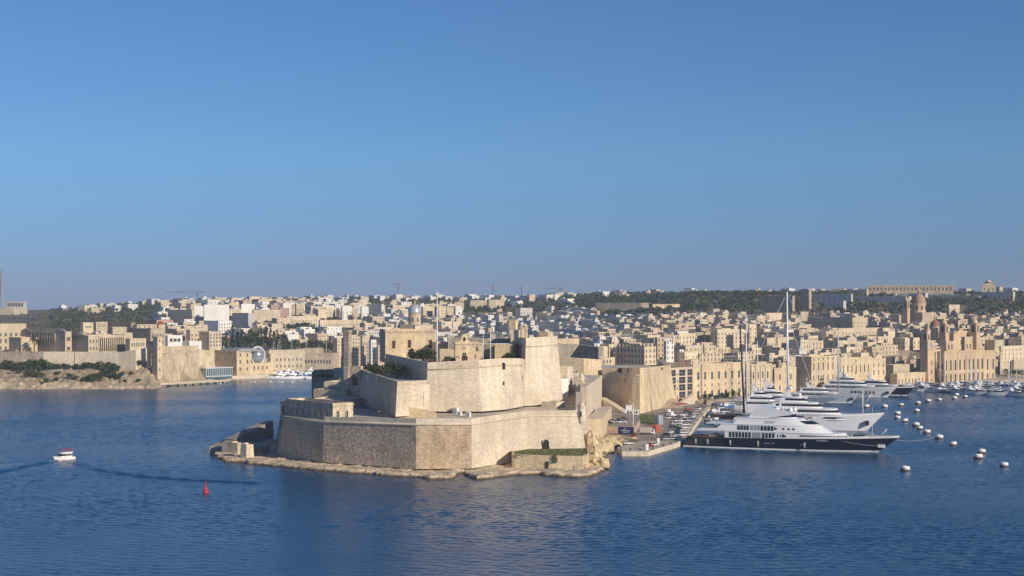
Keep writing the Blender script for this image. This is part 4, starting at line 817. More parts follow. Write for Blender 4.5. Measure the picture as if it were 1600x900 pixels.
def wall_thing(name, label, pts, zb, zt, th, m, cat='wall', group=None, batter=0.0, capm=None):
    "pts: (u, Y) polyline; a thick wall, battered outside"
    P = [(XU(u, Y), Y) for u, Y in pts]; zb = zb if hasattr(zb, '__len__') else [zb] * len(P); zt = zt if hasattr(zt, '__len__') else [zt] * len(P)
    root = empty(name, (P[0][0], P[0][1], zb[0]), 0, label, cat, group); ins = offset(P, th); bt = offset(P, batter) if batter else P
    mb = MB()
    for i in range(len(P) - 1):
        a, b_, c, d = (*P[i], zb[i]), (*P[i + 1], zb[i + 1]), (*bt[i + 1], zt[i + 1]), (*bt[i], zt[i])
        mb.face([a, b_, c, d], m); mb.face([d, c, (*ins[i + 1], zt[i + 1]), (*ins[i], zt[i])], capm or m); mb.face([(*ins[i + 1], zb[i + 1]), (*ins[i], zb[i]), (*ins[i], zt[i]), (*ins[i + 1], zt[i + 1])], m)
    for i in (0, -1): q = [(*P[i], zb[i]), (*bt[i], zt[i]), (*ins[i], zt[i]), (*ins[i], zb[i])]; mb.face(q if i == 0 else q[::-1], m)
    o = lb(root, mb, 'wall'); cover(pts[0][0], pts[-1][0], max(YS(P[0][1], zt[0]), YS(P[-1][1], zt[-1])) + 3, max(YS(P[0][1], zb[0]), YS(P[-1][1], zb[-1]))); return root
wall_thing('retaining_wall', 'grey shaded retaining wall under the left hospital wings', [(-60, 1138), (67, 1138)], 12, 25.8, 1.0, STONE_D, batter=.6)  # shade put into the colour: darker stone than the wall beside it
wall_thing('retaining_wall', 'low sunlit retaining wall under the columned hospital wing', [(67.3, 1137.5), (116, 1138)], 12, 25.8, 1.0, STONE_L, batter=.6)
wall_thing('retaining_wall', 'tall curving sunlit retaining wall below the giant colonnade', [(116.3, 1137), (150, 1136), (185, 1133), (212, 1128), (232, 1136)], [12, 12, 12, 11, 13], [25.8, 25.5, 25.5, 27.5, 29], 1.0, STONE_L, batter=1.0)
wall_thing('rock_wall', 'high pale quarried rock face between the lift tower and the sphere building', [(250, 1133), (262, 1148), (285, 1172), (312, 1200), (338, 1218)], 1.5, [25, 26, 26.5, 26, 24], 3.0, mat('quarried_rock', (.56, .46, .31), var=.22, scale=.09, fine=(.35, .2), bump=.8, streak=.25), batter=3.0, cat='rock face')
wall_thing('upper_wall', 'stepped cream boundary wall on top of the pale rock face', [(252, 1141), (275, 1168), (310, 1204)], 24, [30, 29, 29], 1.0, STONE_Y)
# lift tower with its arch
lt, L, D, h = blk('lift_tower', 'tall square lift tower with orange shaded side and high open arch on its left', 'tower', 239, 246, 253, 526, 588, STONE_Y, 44, 1116, side=lambda L: [(L / 2 - .5, L / 2 + .5, z, z + 2) for z in (4, 11, 20, 26)], parap=.6)
mb = MB(); AL = 9.0
mb.facade((-AL, .4), (1, 0), AL, -8, h - 3, [(2.0, 6.8, 2, 19, True)], STONE_Y, None, 2.5); mb.facade((0, 2.9), (-1, 0), AL, -8, h - 3, [(2.2, 7.0, 2, 19, True)], STONE_Y, None, .01)
mb.face([(-AL, .4, h - 3), (0, .4, h - 3), (0, 2.9, h - 3), (-AL, 2.9, h - 3)], STONE_Y); mb.face([(-AL, 2.9, -8), (-AL, .4, -8), (-AL, .4, h - 3), (-AL, 2.9, h - 3)], STONE_Y); mb.build('bridge_arch', lt)
mb = MB(); [mb.box(-AL + .6 + k * 1.7, -AL + 1.3 + k * 1.7, .2, .38, h - 5.2, h - 3.8, PANE) for k in range(5)]; mb.build('bridge_openings', lt)

# waterside pavilion, jetty, sphere building
gp_, L, D, h = blk('glass_pavilion', 'long low glazed pavilion with white flat roof at the foot of the rock face', 'pavilion', 301, 322, 356, 576, 589, mat('pavilion_glass', (.10, .16, .19), rough=.15, var=.1, spec=.8), 42, 1196, D=26, parap=.3, mroof=WHITE, cornice=False)
mb = MB(); mb.box(-.5, L + .6, -.5, D + .6, h + .3, h + .8, WHITE); mb.build('roof_slab', gp_)
mb = MB(); [mb.box(L + .01, L + .2, D * k / 12 - .12, D * k / 12 + .12, 0, h + .3, WHITE) for k in range(13)]; [mb.box(L * k / 6 - .12, L * k / 6 + .12, -.2, -.01, 0, h + .3, WHITE) for k in range(7)]; mb.box(L + .01, L + .18, 0, D, 0, .5, WHITE); mb.build('mullions', gp_)
jt = empty('jetty', (XU(246, 1112), 1112, 0), math.atan2(85, XU(330, 1178) - XU(246, 1112)) * .78, 'long pale jetty on stubby piles at the foot of the rock face', 'jetty')
mb = MB(); mb.box(0, 74, -3, 1, 1.3, 2.3, CONC); mb.box(0, 74, -3.15, -3.0, 2.3, 3.0, STONE_L); mb.build('deck', jt)
for k in range(9): mb = MB(); mb.box(4 + k * 8, 5.2 + k * 8, -2.6, .6, -1, 1.3, STONE_D); mb.build('pile', jt)
wall_thing('quay_wall', 'pale rubble quay wall in front of the sphere building', [(320, 1196), (345, 1218), (420, 1258)], 0, 3.0, 2.0, STONE_L)
es, L, D, h = blk('science_building', 'large honey-stone waterfront block with shaded front and sunlit end', 'building', 336, 370, 392, 548, 583, STONE_Y, 42, 1250, front=grid(3, 1.4, ((2, 3.2), (10.5, 3.4)), 3), side=grid(2, 1.5, ((2.2, 2.4), (8, 3), (14, 2.6)), 3), parap=1.0)
mb = MB(); mb.prism([(2, 2, h), (L + 1, 2, h), (L + 1, D + 14, h), (2, D + 14, h)], [(5, 5, h + 2.6), (L - 3, 5, h + 2.6), (L - 3, D + 12, h + 2.6), (5, D + 12, h + 2.6)], GREYP); mb.build('upper_roof', es)
Wl = 21.0
mb = MB(); mb.facade((L, D), (0, 1), Wl, -2, 8.0, rowwins(4, Wl, 1.4, 2.2, 3.0, 3), STONE_Y, None, .35); put_windows(es, (L, D), (0, 1), rowwins(4, Wl, 1.4, 2.2, 3.0, 3), PANE, .35); mb.face([(L - 12, D, 8), (L, D, 8), (L, D + Wl, 8), (L - 12, D + Wl, 8)], ROOFS); mb.box(L - 12, L - 11, D, D + Wl, -2, h - 1, STONE_Y)
mb.box(L - 12, L + .2, D + Wl, D + Wl + 4, -2, 15.5, STONE_Y); mb.build('low_wing', es)
SPH = mat('dome_panels', (.42, .45, .47), rough=.3, var=.25, scale=.5, metal=.4, brick=(2.0, 1.6, .10, .25))
mb = MB(); cx, cy, cz, r_ = L - 4.5, D + Wl * .46, 14.2, 6.6; mb.lathe([(max(.05, r_ * math.sin(a)), -r_ * math.cos(a)) for a in np.linspace(.15, math.pi - .02, 14)], SPH, n=24); o = mb.build('glass_sphere', es); o.location = (cx, cy, cz)
mb = MB(); mb.tube([(cx + 1.5, cy + (r_ + .9) * math.cos(a), cz + (r_ + .9) * math.sin(a)) for a in np.linspace(0, 2 * math.pi, 33)], .75, mat('pale_panel', (.62, .62, .60), var=.08), 8, caps=False); mb.build('sphere_ring', es)
mb = MB(); mb.box(L - 11, L - 4, D + .1, D + Wl - .1, 8, 12, STONE_D); mb.build('sphere_base', es)

# blocks behind
blk('apartment_block', 'four-storey cream flats with sunlit balconied end behind the rock face', 'apartment block', 311, 327, 346, 518, 545, TONES['cream'], 42, 1285, side=grid(4, 1.4, ((2, 1.9), (5.2, 1.9), (8.4, 1.9), (11.4, 1.6)), 1), front=grid(3, 1.0, ((2, 1.9), (5.2, 1.9), (8.4, 1.9)), 1.5))
blk('apartment_block', 'narrow honey-coloured flats left of the four-storey cream flats', 'apartment block', 291, 297, 309, 515, 540, TONES['honey-coloured'], 42, 1290, side=grid(2, 1.3, ((4, 2), (8, 2)), 1.5))
blk('white_villa', 'modern white villa with a long flat roof above the rock face', 'villa', 254, 262, 285, 524, 540, TONES['white'], 42, 1225, side=grid(3, 3.0, ((3.2, 2.6),), 2), parap=.4, cornice=False)
blk('white_shed', 'white flat-topped shed right of the modern white villa', 'shed', 286, 296, 315, 533, 547, TONES['white'], 42, 1230, parap=.3, cornice=False)
WB = 'big plain flats of the hillside quarter beyond the creek'
for uL, uM, uR, yt, yb, tone, lab in (
    (318, 319, 358, 476, 512, 'white', 'largest blank white gable of the far hillside'), (302, 303, 318, 478, 498, 'white', 'white block left of the largest blank white gable'), (262, 300, 303, 484, 502, 'cream', 'long cream wall-like block on the upper hillside at left'),
    (363, 388, 396, 489, 518, 'pale grey', 'grey-shaded blank block right of the largest white gable'), (375, 377, 398, 475, 492, 'white', 'upper white block above the grey-shaded blank block'), (394, 396, 438, 484, 505, 'cream', 'wide cream block with blank end above the cypress grove'),
    (318, 341, 361, 501, 531, 'white', 'white stepped block with grey shaded front left of the grove'), (436, 438, 452, 481, 498, 'pinkish', 'pink block among the cream houses'), (462, 463, 475, 474, 492, 'cream', 'cream block on the upper slope right of the pink block'),
    (447, 448, 500, 494, 510, 'cream', 'long cream terrace wall of houses mid-slope'), (507, 509, 524, 480, 496, 'cream', 'cream flats on the upper slope left of the balconied white flats'), (533, 535, 550, 478, 500, 'white', 'white flats with dark balconies on the slope'),
    (550, 551, 558, 488, 501, 'honey-coloured', 'narrow yellow end house beside the balconied white flats'), (563, 565, 576, 479, 498, 'white', 'white flats right of the narrow yellow end house'), (573, 596, 600, 475, 493, 'pale grey', 'block with broad grey shaded wall near the silver dome'),
    (498, 500, 566, 500, 512, 'honey-coloured', 'long yellow low range above the townhouses'), (658, 661, 681, 479, 494, 'cream', 'cream flats right of the silver dome'), (682, 685, 697, 478, 498, 'cream', 'cream flats behind the tall flagpole'), (696, 698, 709, 480, 496, 'honey-coloured', 'rounded honey flats right of the tall flagpole'),
    (520, 527, 537, 528, 578, 'honey-coloured', 'tall weathered townhouse left of the stone pillar'), (537, 546, 563, 526, 580, 'cream', 'tallest cream townhouse block beyond the stone pillar'), (563, 566, 576, 535, 582, 'sand-coloured', 'sand-coloured townhouse with many openings beyond the arch'), (576, 580, 588, 531, 582, 'white', 'white townhouse with closed balconies beyond the arch'), (588, 591, 600, 540, 582, 'cream', 'cream townhouse touching the palace in view'),
    (805, 813, 832, 481, 497, 'pale grey', 'square pale hotel block on the shaded valley side'), (774, 780, 786, 494, 508, 'pale grey', 'grey block left of the square pale hotel'), (732, 735, 761, 469, 483, 'sand-coloured', 'sand-coloured barrack block with window rows on the skyline'), (761, 764, 788, 468, 485, 'sand-coloured', 'longer sand-coloured barrack block right of its twin'),
    (838, 874, 876, 503, 515, 'pale grey', 'low grey block with dark openings in the shaded valley'), (853, 862, 866, 478, 489, 'pale grey', 'small grey block at the top of the shaded valley')):
    big = uR - uL > 36
    blk('apartment_block', lab, 'apartment block', uL, uM, uR, yt, yb, TONES[tone], 42, side=grid(max(2, int((uR - uM) / 4)), 1.2, [(2.2 + 3.3 * k, 1.8) for k in range(max(1, int((yb - yt) * .62 / 3.3 - .6)))], 1.2) if 'blank' not in lab else (), front=grid(max(2, int((uM - uL) / 5)), 1.1, [(2.2 + 3.3 * k, 1.8) for k in range(max(1, int((yb - yt) * .62 / 3.3 - .6)))], 1.2) if uM - uL > 6 and 'grey shaded' not in lab else (), group=WB, parap=.6, cornice=False)
# creek-side stores
blk('quay_store', 'long whitewashed store along the creek behind the moored boats', 'store', 418, 420, 458, 547, 580, TONES['cream'], 62, 1325, side=grid(8, 1.3, ((3, 2.4), (9, 2.4)), 3), D=34)
blk('quay_store', 'long shaded store with a row of arched openings beyond the moored boats', 'store', 473, 520, 528, 552, 577, TONES['sand-coloured'], 10, 1345, front=grid(9, 1.7, ((5.5, 3.0),), 2, True), mroof=ROOFG)
blk('quay_store', 'brown flat store at the upper end of the creek', 'store', 462, 472, 505, 545, 560, TONES['weathered brown'], 20, 1420, side=grid(4, 1.2, ((3, 2.2),), 3))

def dome_prof(r, h, z0, n=9, k=1.0): return [(max(.05, r * math.cos(a) ** k), z0 + h * math.sin(a)) for a in np.linspace(0, math.pi / 2 - .06, n)]
# domed church beyond the fort
SIL = mat('lead_dome', (.50, .50, .50), rough=.4, var=.15, scale=.4, metal=.3)
Yd = 1460; dz = lambda py: ZP(py, Yd)
dc = empty('domed_church', (XU(648, Yd), Yd, dz(515)), R(-30), 'parish church with a silver ribbed dome on an arcaded drum beyond the palace', 'church'); b_ = dz(515)
mb = MB(); mb.box(-11, 11, -9, 12, -3, dz(507) - b_, TONES['honey-coloured']); mb.build('nave', dc)
mb = MB(); mb.lathe([(6.4, dz(507) - b_), (6.4, dz(492) - b_), (6.9, dz(491.5) - b_), (6.9, dz(490) - b_)], TONES['honey-coloured'], n=16, sm=False); mb.build('drum', dc)
for k in range(8): a = k * math.pi / 4 + .3; mb = MB(); w_ = [(-.7, 0), (.7, 0), (.7, 3.6), (0, 4.4), (-.7, 3.6)]; mb.face([(math.cos(a) * 6.5 - math.sin(a) * q[0], math.sin(a) * 6.5 + math.cos(a) * q[0], dz(503) - b_ + q[1]) for q in w_], PANE); mb.build('drum_window', dc)
mb = MB(); mb.lathe(dome_prof(6.3, dz(475) - dz(490), dz(490) - b_), SIL, n=24); [mb.tube([(math.cos(a) * (6.4 * math.cos(f)), math.sin(a) * 6.4 * math.cos(f), dz(490) - b_ + (dz(475) - dz(490)) * math.sin(f)) for f in np.linspace(0, 1.4, 6)], .16, SIL, 4) for a in np.arange(8) * math.pi / 4]; mb.build('dome', dc)
mb = MB(); mb.lathe([(1.0, dz(475.4) - b_), (1.0, dz(473) - b_), (1.2, dz(472.8) - b_), (.7, dz(471.8) - b_), (.1, dz(469.5) - b_)], TONES['honey-coloured'], n=10); mb.build('lantern', dc); FOOT.append((XU(648, Yd), Yd, 15)); cover(639, 658, 472, 507)

# big bastion on the right, its quay and the waterfront row
N0b, Nmb, N2b, N3b = (XU(938, 838), 838, 1), (XU(966, 832), 832, 1), (XU(1000, 806), 806, 1), (XU(1058, 886), 886, 1.5)
N0t, Nmt, N2t, N3t = (XU(941, 842), 842, ZP(587, 842)), (XU(968, 837), 837, ZP(587, 837)), (XU(1000, 812), 812, ZP(587, 812)), (XU(1048.5, 889), 889, ZP(581, 889))
N4b, N4t = (XU(1040, 960), 960, 1.5), (XU(1036, 960), 960, 22)
cb1, cb2 = [tuple(np.array(N2b) + np.array(v)) for v in ((-4.2, 4.4, 0), (2.6, 5, 0))]; ct1, ct2 = [tuple(np.array(N2t) + np.array(v)) for v in ((-4.2, 4.4, 0), (2.6, 5, 0))]
rbn = empty('round_bastion', (N2b[0], N2b[1], 0), 0, 'big rounded-corner bastion with parapet embrasures beside the car park', 'bastion')
RB = [N0b, Nmb, cb1, tuple(np.array(N2b) + np.array((0, 1.5, 0))), cb2, N3b, N4b]; RT = [N0t, Nmt, ct1, tuple(np.array(N2t) + np.array((0, 1.5, 0))), ct2, N3t, N4t]
mb = MB(); rampart(mb, RB, RT, STONE_Y, [STONE_Y, STONE_Y, STONE_Y, STONE_Y, STONE_Y, STONE_Y]); lb(rbn, mb, 'rampart_wall')
o = cordon(RT, .38, STONE_L, rbn); o.location = -rbn.location
o = parapet('parapet', RT, 4.2, 3.5, STONE_Y, rbn); o.location = -rbn.location
mb = MB(); mb.face([(p[0], p[1], 22.5) for p in RT] + [(XU(935, 960), 960, 22.5)], ROOFS); lb(rbn, mb, 'terrace_floor')
for px, py, Y in ((968, 582, 836), (983, 582, 824)): o = hollow(rbn, (XU(px, Y), Y - 2.2, ZP(py, Y)), (-.3, -1), 2.0, 2.6, DARK, 'embrasure', False, 1.5); o.location = -rbn.location
o = hollow(rbn, (XU(1034, 864), 862.4, ZP(578, 864)), (.8, -.6), 1.6, 1.6, DARK, 'embrasure', True, 1.0); o.location = -rbn.location
for px in (975.5, 981, 986.5): Y = 829 - (px - 975) * .78; o = hollow(rbn, (XU(px, Y), Y - 1.2, ZP(597, Y)), (-.6, -.8), .8, 1.9, DARK, 'loophole', False, .8); o.location = -rbn.location
o = hollow(rbn, (XU(958, 834), 833.2, 2.2), (-.2, -1), 2.6, 2.8, DARK, 'doorway', True, .6); o.location = -rbn.location
mb = MB(); [mb.tube([(XU(px, Y) + .25, Y - .3, ZP(588, Y)), (XU(px + 7, Y) + .4, Y - 2.2, ZP(622, Y))], .16, STONE_D, 5) for px, Y in ((1014, 828), (1022, 842))]; lb(rbn, mb, 'drainpipes')
FOOT.append((XU(995, 860), 860, 48)); FOOT.append((XU(1010, 900), 900, 40))
# sunlit apron ramp left of the bastion and the low wall
wall_thing('ramp_wall', 'white sloping ramp wall at the foot of the round bastion', [(937, 826), (957, 815), (975, 806)], 1, [9.5, 6, 2.6], 4, STONE_L)
wall_thing('old_gate_wall', 'old honey wall with a modern door between the fort and the round bastion', [(874, 842), (912, 838), (940, 846)], 18, [32, 31, 30], 3, STONE_Y)
wall_thing('shaded_wall', 'dark shaded wall running below the valley houses right of the keep', [(872, 980), (905, 985), (935, 960)], 8, [36, 35, 34], 4, STONE_D)
wall_thing('yellow_wall', 'sunlit yellow wall top right of the keep', [(868, 1010), (905, 1015)], 30, 38.5, 3, STONE_Y)

mh, L, D, h = blk('modern_block', 'white modern block with four storeys of large grid windows beside the round bastion', 'apartment block', 1046, 1047, 1082, 575, 627, TONES['cream'], 43, 893, side=lambda L: [(L * a, L * b_, z, z + 3.8) for a, b_ in ((.04, .25), (.40, .68), (.77, .985)) for z in (1.5, 6, 10.5, 15)] + [(L * .30, L * .35, z + .8, z + 2) for z in (1.5, 6, 10.5, 15)], parap=.6)
mb = MB(); [mb.box(L + .02, L + .5, D * a, D * b_, z + 1.15, z + 1.3, STEEL) for a, b_ in ((.06, .23), (.42, .66), (.78, .98)) for z in (1.5, 6, 10.5, 15)]; mb.build('balcony_rails', mh)
aw, L, D, h = blk('arched_warehouse', 'very long plain sunlit waterfront building with arched windows over dark doors', 'warehouse', 1081, 1082.5, 1172, 569, 623, STONE_Y, 45, 912, side=lambda L: [(L * (.09 + .118 * k) - .95, L * (.09 + .118 * k) + .95, 11.5, 16.2, True) for k in range(8)] + [(L * (.09 + .118 * k) - .6, L * (.09 + .118 * k) + .6, 7.3, 8.7) for k in range(8)] + [(L * (.09 + .118 * k) - 1.1, L * (.09 + .118 * k) + 1.1, .4, 4.6, True) for k in range(8)], parap=1.0)
pw, L, D, h = blk('waterfront_palace', 'sunlit pilastered palace at the right end of the long arched warehouse', 'palace', 1172, 1173, 1206, 569, 617, STONE_Y, 45, 963, side=lambda L: [(L * f - .8, L * f + .8, zb, zb + hh) for f in (.13, .35, .57, .8) for zb, hh in ((1, 3.4), (10.5, 4.2))], parap=1.2)
mb = MB(); [mb.box(L + .02, L + .55, D * f - .5, D * f + .5, 0, h, STONE_L) for f in (.03, .24, .46, .69, .97)]; mb.box(L + .02, L + .6, 0, D, 6.8, 7.4, STONE_L); mb.build('pilasters', pw)
pc, L, D, h = blk('gabled_palace', 'lower sunlit front with a small central gable between palace and shaded block', 'palace', 1209, 1210, 1244, 575, 613, STONE_Y, 45, 985, side=lambda L: [(L * f - .8, L * f + .8, zb, zb + hh) for f in (.25, .75) for zb, hh in ((1, 3.2), (8, 3.8))], parap=.8)
mb = MB(); mb.prism([(L - .9, D * .32, h + .8), (L, D * .32, h + .8), (L, D * .58, h + .8), (L - .9, D * .58, h + .8)], [(L - .6, D * .44, h + 5), (L - .3, D * .44, h + 5), (L - .3, D * .46, h + 5), (L - .6, D * .46, h + 5)], STONE_Y); mb.build('pediment', pc)
pa, L, D, h = blk('tall_palace', 'tall yellow waterfront palace with three rows of windows and broad shaded flank', 'palace', 1243, 1268, 1312, 557, 612, STONE_Y, 45, 1002, front=grid(2, 1.0, ((12, 2),), 3), side=lambda L: [q for zb, hh, a in ((1, 4.6, True), (7.4, 3.6, True), (14.2, 5.2, False), (21, 2.2, False)) for q in rowwins(6, L, 1.25, zb, hh, 2, arch=a)], parap=.9)
pb, L, D, h = blk('balconied_palace', 'long yellow palace with ornate central balcony beside the tall palace', 'palace', 1312, 1313, 1362, 559, 607, STONE_Y, 45, 1046, side=lambda L: [q for zb, hh in ((1, 3.2), (11, 5)) for q in rowwins(7, L, 1.3, zb, hh, 3.5)], parap=1.4)
mb = MB(); [mb.box(L + .02, L + 1.2, L * 0 + D * f - 1.4, D * f + 1.4, 10.0, 10.4, STONE_L) for f in (.1, .5, .9)]; [mb.box(L + 1.05, L + 1.2, D * f - 1.4, D * f + 1.4, 10.4, 11.5, STONE_Y) for f in (.1, .5, .9)]; mb.build('balconies', pb)
mb = MB(); mb.box(L + .02, L + .6, D * .42, D * .58, 17, 18.2, STONE_L); mb.lathe([(.2, 18.2), (1.3, 18.6), (1.0, 20), (.2, 21)], STONE_L, (L + .2, D * .5), 8); mb.build('coat_of_arms', pb)
ph_, L, D, h = blk('gabled_house', 'corner house with rounded gable at the right end of the yellow palaces', 'house', 1361, 1362, 1384, 560, 604, STONE_Y, 45, 1092, side=lambda L: [q for zb, hh in ((1.5, 3), (8.5, 3.4), (14.5, 2.4)) for q in rowwins(3, L, 1.3, zb, hh, 2.5)], parap=.6)
mb = MB(); mb.prism([(L - .8, D * .25, h + .6), (L, D * .25, h + .6), (L, D * .75, h + .6), (L - .8, D * .75, h + .6)], [(L - .8, D * .45, h + 4), (L, D * .45, h + 4), (L, D * .55, h + 4), (L - .8, D * .55, h + 4)], STONE_Y); mb.build('gable', ph_)
blk('quay_house', 'cream two-storey quay house with flat roof left of the arcade', 'house', 1383, 1396, 1428, 570, 602, TONES['cream'], 45, 1120, side=grid(7, 1.0, ((8, 2.4),), 2), mroof=ROOFG)
blk('arcaded_building', 'long low quay building with a row of small arches left of the clock tower', 'building', 1391, 1402, 1441, 584, 603, STONE_Y, 45, 1098, side=grid(9, 1.5, ((1.5, 3.4),), 1.5, True), mroof=ROOFG, D=44)

# larger houses that stand out above the waterfront roofs
TB = 'larger blocks among the flat-roofed town houses'
for uL, uM, uR, yt, yb, tone, lab in ((963, 1007, 1025, 541, 573, 'cream', 'long cream block with shaded window rows above the round bastion'), (1023, 1027, 1038, 527, 562, 'cream', 'tall cream house tower above the round bastion'), (1037, 1041, 1053, 534, 566, 'white', 'tall white house with dark openings behind the modern block'), (1089, 1093, 1131, 553, 569, 'cream', 'low cream terrace with a row of dark windows above the warehouse'), (1110, 1121, 1163, 515, 547, 'cream', 'wide cream flats with balcony openings left of the black mast'), (1100, 1102, 1112, 519, 545, 'honey-coloured', 'deep narrow block left of the wide cream flats'),
    (1169, 1171, 1182, 507, 546, 'honey-coloured', 'slender tower-like house beside the left white mast'), (1113, 1116, 1141, 543, 554, 'honey-coloured', 'low honey house in front of the wide cream flats'), (1261, 1264, 1294, 533, 550, 'honey-coloured', 'yellow house with a central arcade above the tall palace'), (1262, 1332, 1356, 496, 514, 'sand-coloured', 'very long shaded range high in the middle of the town'), (1249, 1251, 1263, 487, 503, 'cream', 'bright cube house on the upper skyline of the town'), (1307, 1310, 1376, 513, 526, 'cream', 'long cream range below the very long shaded range'),
    (1370, 1373, 1403, 540, 557, 'cream', 'cream house with tall windows up behind the gabled house'), (1395, 1414, 1437, 528, 548, 'honey-coloured', 'block with a dark gable side left of the clock tower'), (1196, 1199, 1222, 489, 503, 'honey-coloured', 'honey block on the upper town skyline left of the tallest mast'), (1562, 1564, 1602, 541, 566, 'cream', 'pale block with balconies right of the museum'), (1150, 1153, 1178, 550, 566, 'cream', 'cream house with roof terrace above the right end of the warehouse'), (1212, 1215, 1240, 527, 546, 'cream', 'cream house with blank wall beside the tallest mast'), (1058, 1061, 1086, 521, 540, 'cream', 'cream block high above the modern white block'), (1480, 1483, 1500, 476, 492, 'cream', 'cream block on the town skyline right of the great dome')):
    blk('town_house', lab, 'house', uL, uM, uR, yt, yb, TONES[tone], 44, side=grid(max(2, int((uR - uM) / 5)), 1.3, [(2.0 + 3.6 * k, 2.0) for k in range(max(1, int((yb - yt) * .5 / 3.6)))], 1.2) if 'blank' not in lab else (), front=grid(max(1, int((uM - uL) / 5)), 1.2, [(2.0 + 3.6 * k, 2.0) for k in range(max(1, int((yb - yt) * .5 / 3.6)))], 1.0) if uM - uL > 3 else (), group=TB, parap=.8, cornice=False)
# clock tower and old bakery building
ct_, L, D, h = blk('clock_tower', 'square waterfront clock tower with blue dial, open belfry and pointed cap', 'clock tower', 1438, 1449.5, 1462, 545, 603, STONE_W, 45, 1126, front=lambda L: [(L / 2 - .7, L / 2 + .7, 8, 11)], side=lambda L: [(L / 2 - .7, L / 2 + .7, zb, zb + 3.0) for zb in (2, 9, 16)], parap=.5)
zt = h + .5; Zc = lambda py: ZP(py, 1126) - ct_.location.z
mb = MB(); mb.box(.3, L - .3, .3, D - .3, zt, Zc(534), STONE_W); mb.box(-.2, L + .2, -.2, D + .2, Zc(534), Zc(532.5), STONE_L); mb.build('clock_stage', ct_)
DIAL = mat('clock_dial', (.22, .30, .36), rough=.4, var=.05)
for pos, ang in (((L / 2, .22), 0), ((L - .22, D / 2), 90)):
    mb = MB(); mb.lathe([(1.9, -.14), (1.9, .0), (1.6, .02)], DIAL, n=20, sm=False); mb.box(-.1, .1, 0, 1.3, .03, .1, WHITE); mb.box(0, .9, -.08, .08, .03, .1, WHITE); o = mb.build('clock_face', ct_); o.location = (*pos, (zt + Zc(534)) / 2); o.rotation_euler = (R(90), 0, R(ang))
mb = MB(); q0, q1 = .8, L - .8; zb_, zt_ = Zc(532.5), Zc(520)
for p, d in (((q0, q0), (1, 0)), ((q1, q0), (0, 1)), ((q1, q1), (-1, 0)), ((q0, q1), (0, -1))): mb.facade(p, d, q1 - q0, zb_, zt_, [((q1 - q0) * .3, (q1 - q0) * .7, zb_ + .8, zt_ - 1.2, True)], STONE_W, DARK, .8)
mb.box(q0 - .3, q1 + .3, q0 - .3, q1 + .3, zt_, zt_ + .6, STONE_L); mb.build('belfry', ct_)
mb = MB(); mb.lathe([(2.2, zt_ + .6), (1.7, zt_ + 1.8), (1.0, Zc(512)), (.15, Zc(506))], STONE_W, (L / 2, D / 2), 8, False); mb.tube([(L / 2, D / 2, Zc(506)), (L / 2, D / 2, Zc(503))], .08, BLACK, 5); mb.build('spire', ct_)
mm, L, D, h = blk('museum_building', 'large sunlit two-tier waterfront building with tall arched upper windows, right of the clock tower', 'building', 1464, 1475, 1538, 549, 602, STONE_W, 45, 1128, front=grid(2, 1.4, ((3, 3.2), (12, 4)), 4), side=lambda L: [q for zb, hh, a in ((1, 7.0, False), (11.0, 8.0, True)) for q in rowwins(9, L, 2.3, zb, hh, 2.2, arch=a)], parap=1.2)
mb = MB(); mb.box(L + .02, L + .5, 0, D, 9.2, 9.9, STONE_L); [mb.box(L + .02, L + .35, (D - 2.2) * k / 9 + .55, (D - 2.2) * k / 9 + 1.25, 0, h, STONE_L) for k in range(10)]; mb.build('pilasters', mm)
for f, w_, pp in ((.05, .2, 540), (.5, .2, 534)):
    mb = MB(); mb.box(L * .55, L + .1, D * f, D * (f + w_), h + 1.2, h + (552 - pp) * .5 + 2.2, STONE_W); mb.box(L * .55 - .3, L + .4, D * f - .3, D * (f + w_) + .3, h + (552 - pp) * .5 + 2.2, h + (552 - pp) * .5 + 2.8, STONE_L); [mb.box(L + .09, L + .13, D * (f + w_ * g) - .8, D * (f + w_ * g) + .8, h + 2.6, h + 6.2, PANE) for g in (.3, .7)]; mb.build('roof_pavilion', mm)
m2, L, D, h = blk('museum_wing', 'projecting right wing of the museum with three tall arched windows', 'building', 1524, 1531, 1555, 548, 600, STONE_W, 45, 1172, side=lambda L: [q for zb, hh, a in ((1, 7, False), (11.0, 8.6, True)) for q in rowwins(3, L, 2.3, zb, hh, 2.5, arch=a)], parap=1.2)

def bell_tower(name, label, u, Y, w_, ybase, ytop, m, cat='church tower', group=None):
    z0 = ZP(ybase, Y); Zt = lambda py: ZP(py, Y) - z0; hh = ybase - ytop
    t_ = empty(name, (XU(u, Y), Y, z0), R(-45), label, cat, group); q = w_ / 2
    mb = MB(); mb.box(-q, q, -q, q, -4, Zt(ybase - hh * .42), m); mb.box(-q - .3, q + .3, -q - .3, q + .3, Zt(ybase - hh * .42), Zt(ybase - hh * .42) + .7, m); mb.build('shaft', t_)
    mb = MB(); za, zb = Zt(ybase - hh * .42) + .7, Zt(ybase - hh * .74); r_ = q * .88
    for p, d in (((-r_, -r_), (1, 0)), ((r_, -r_), (0, 1)), ((r_, r_), (-1, 0)), ((-r_, r_), (0, -1))): mb.facade(p, d, 2 * r_, za, zb, [(r_ * .6, r_ * 1.4, za + .6, zb - .8, True)], m, DARK, .7)
    mb.box(-q, q, -q, q, zb, zb + .6, m); mb.build('belfry', t_)
    mb = MB(); mb.lathe([(q * .8, zb + .6), (q * .78, Zt(ybase - hh * .82)), (q * .6, Zt(ybase - hh * .88)), (q * .22, Zt(ybase - hh * .92)), (q * .25, Zt(ybase - hh * .95)), (.08, Zt(ytop))], m, n=8); mb.build('cupola', t_)
    cover(u - w_ * .45 / Y * F, u + w_ * .45 / Y * F, ytop + 6, ybase); FOOT.append((XU(u, Y), Y, w_)); return t_
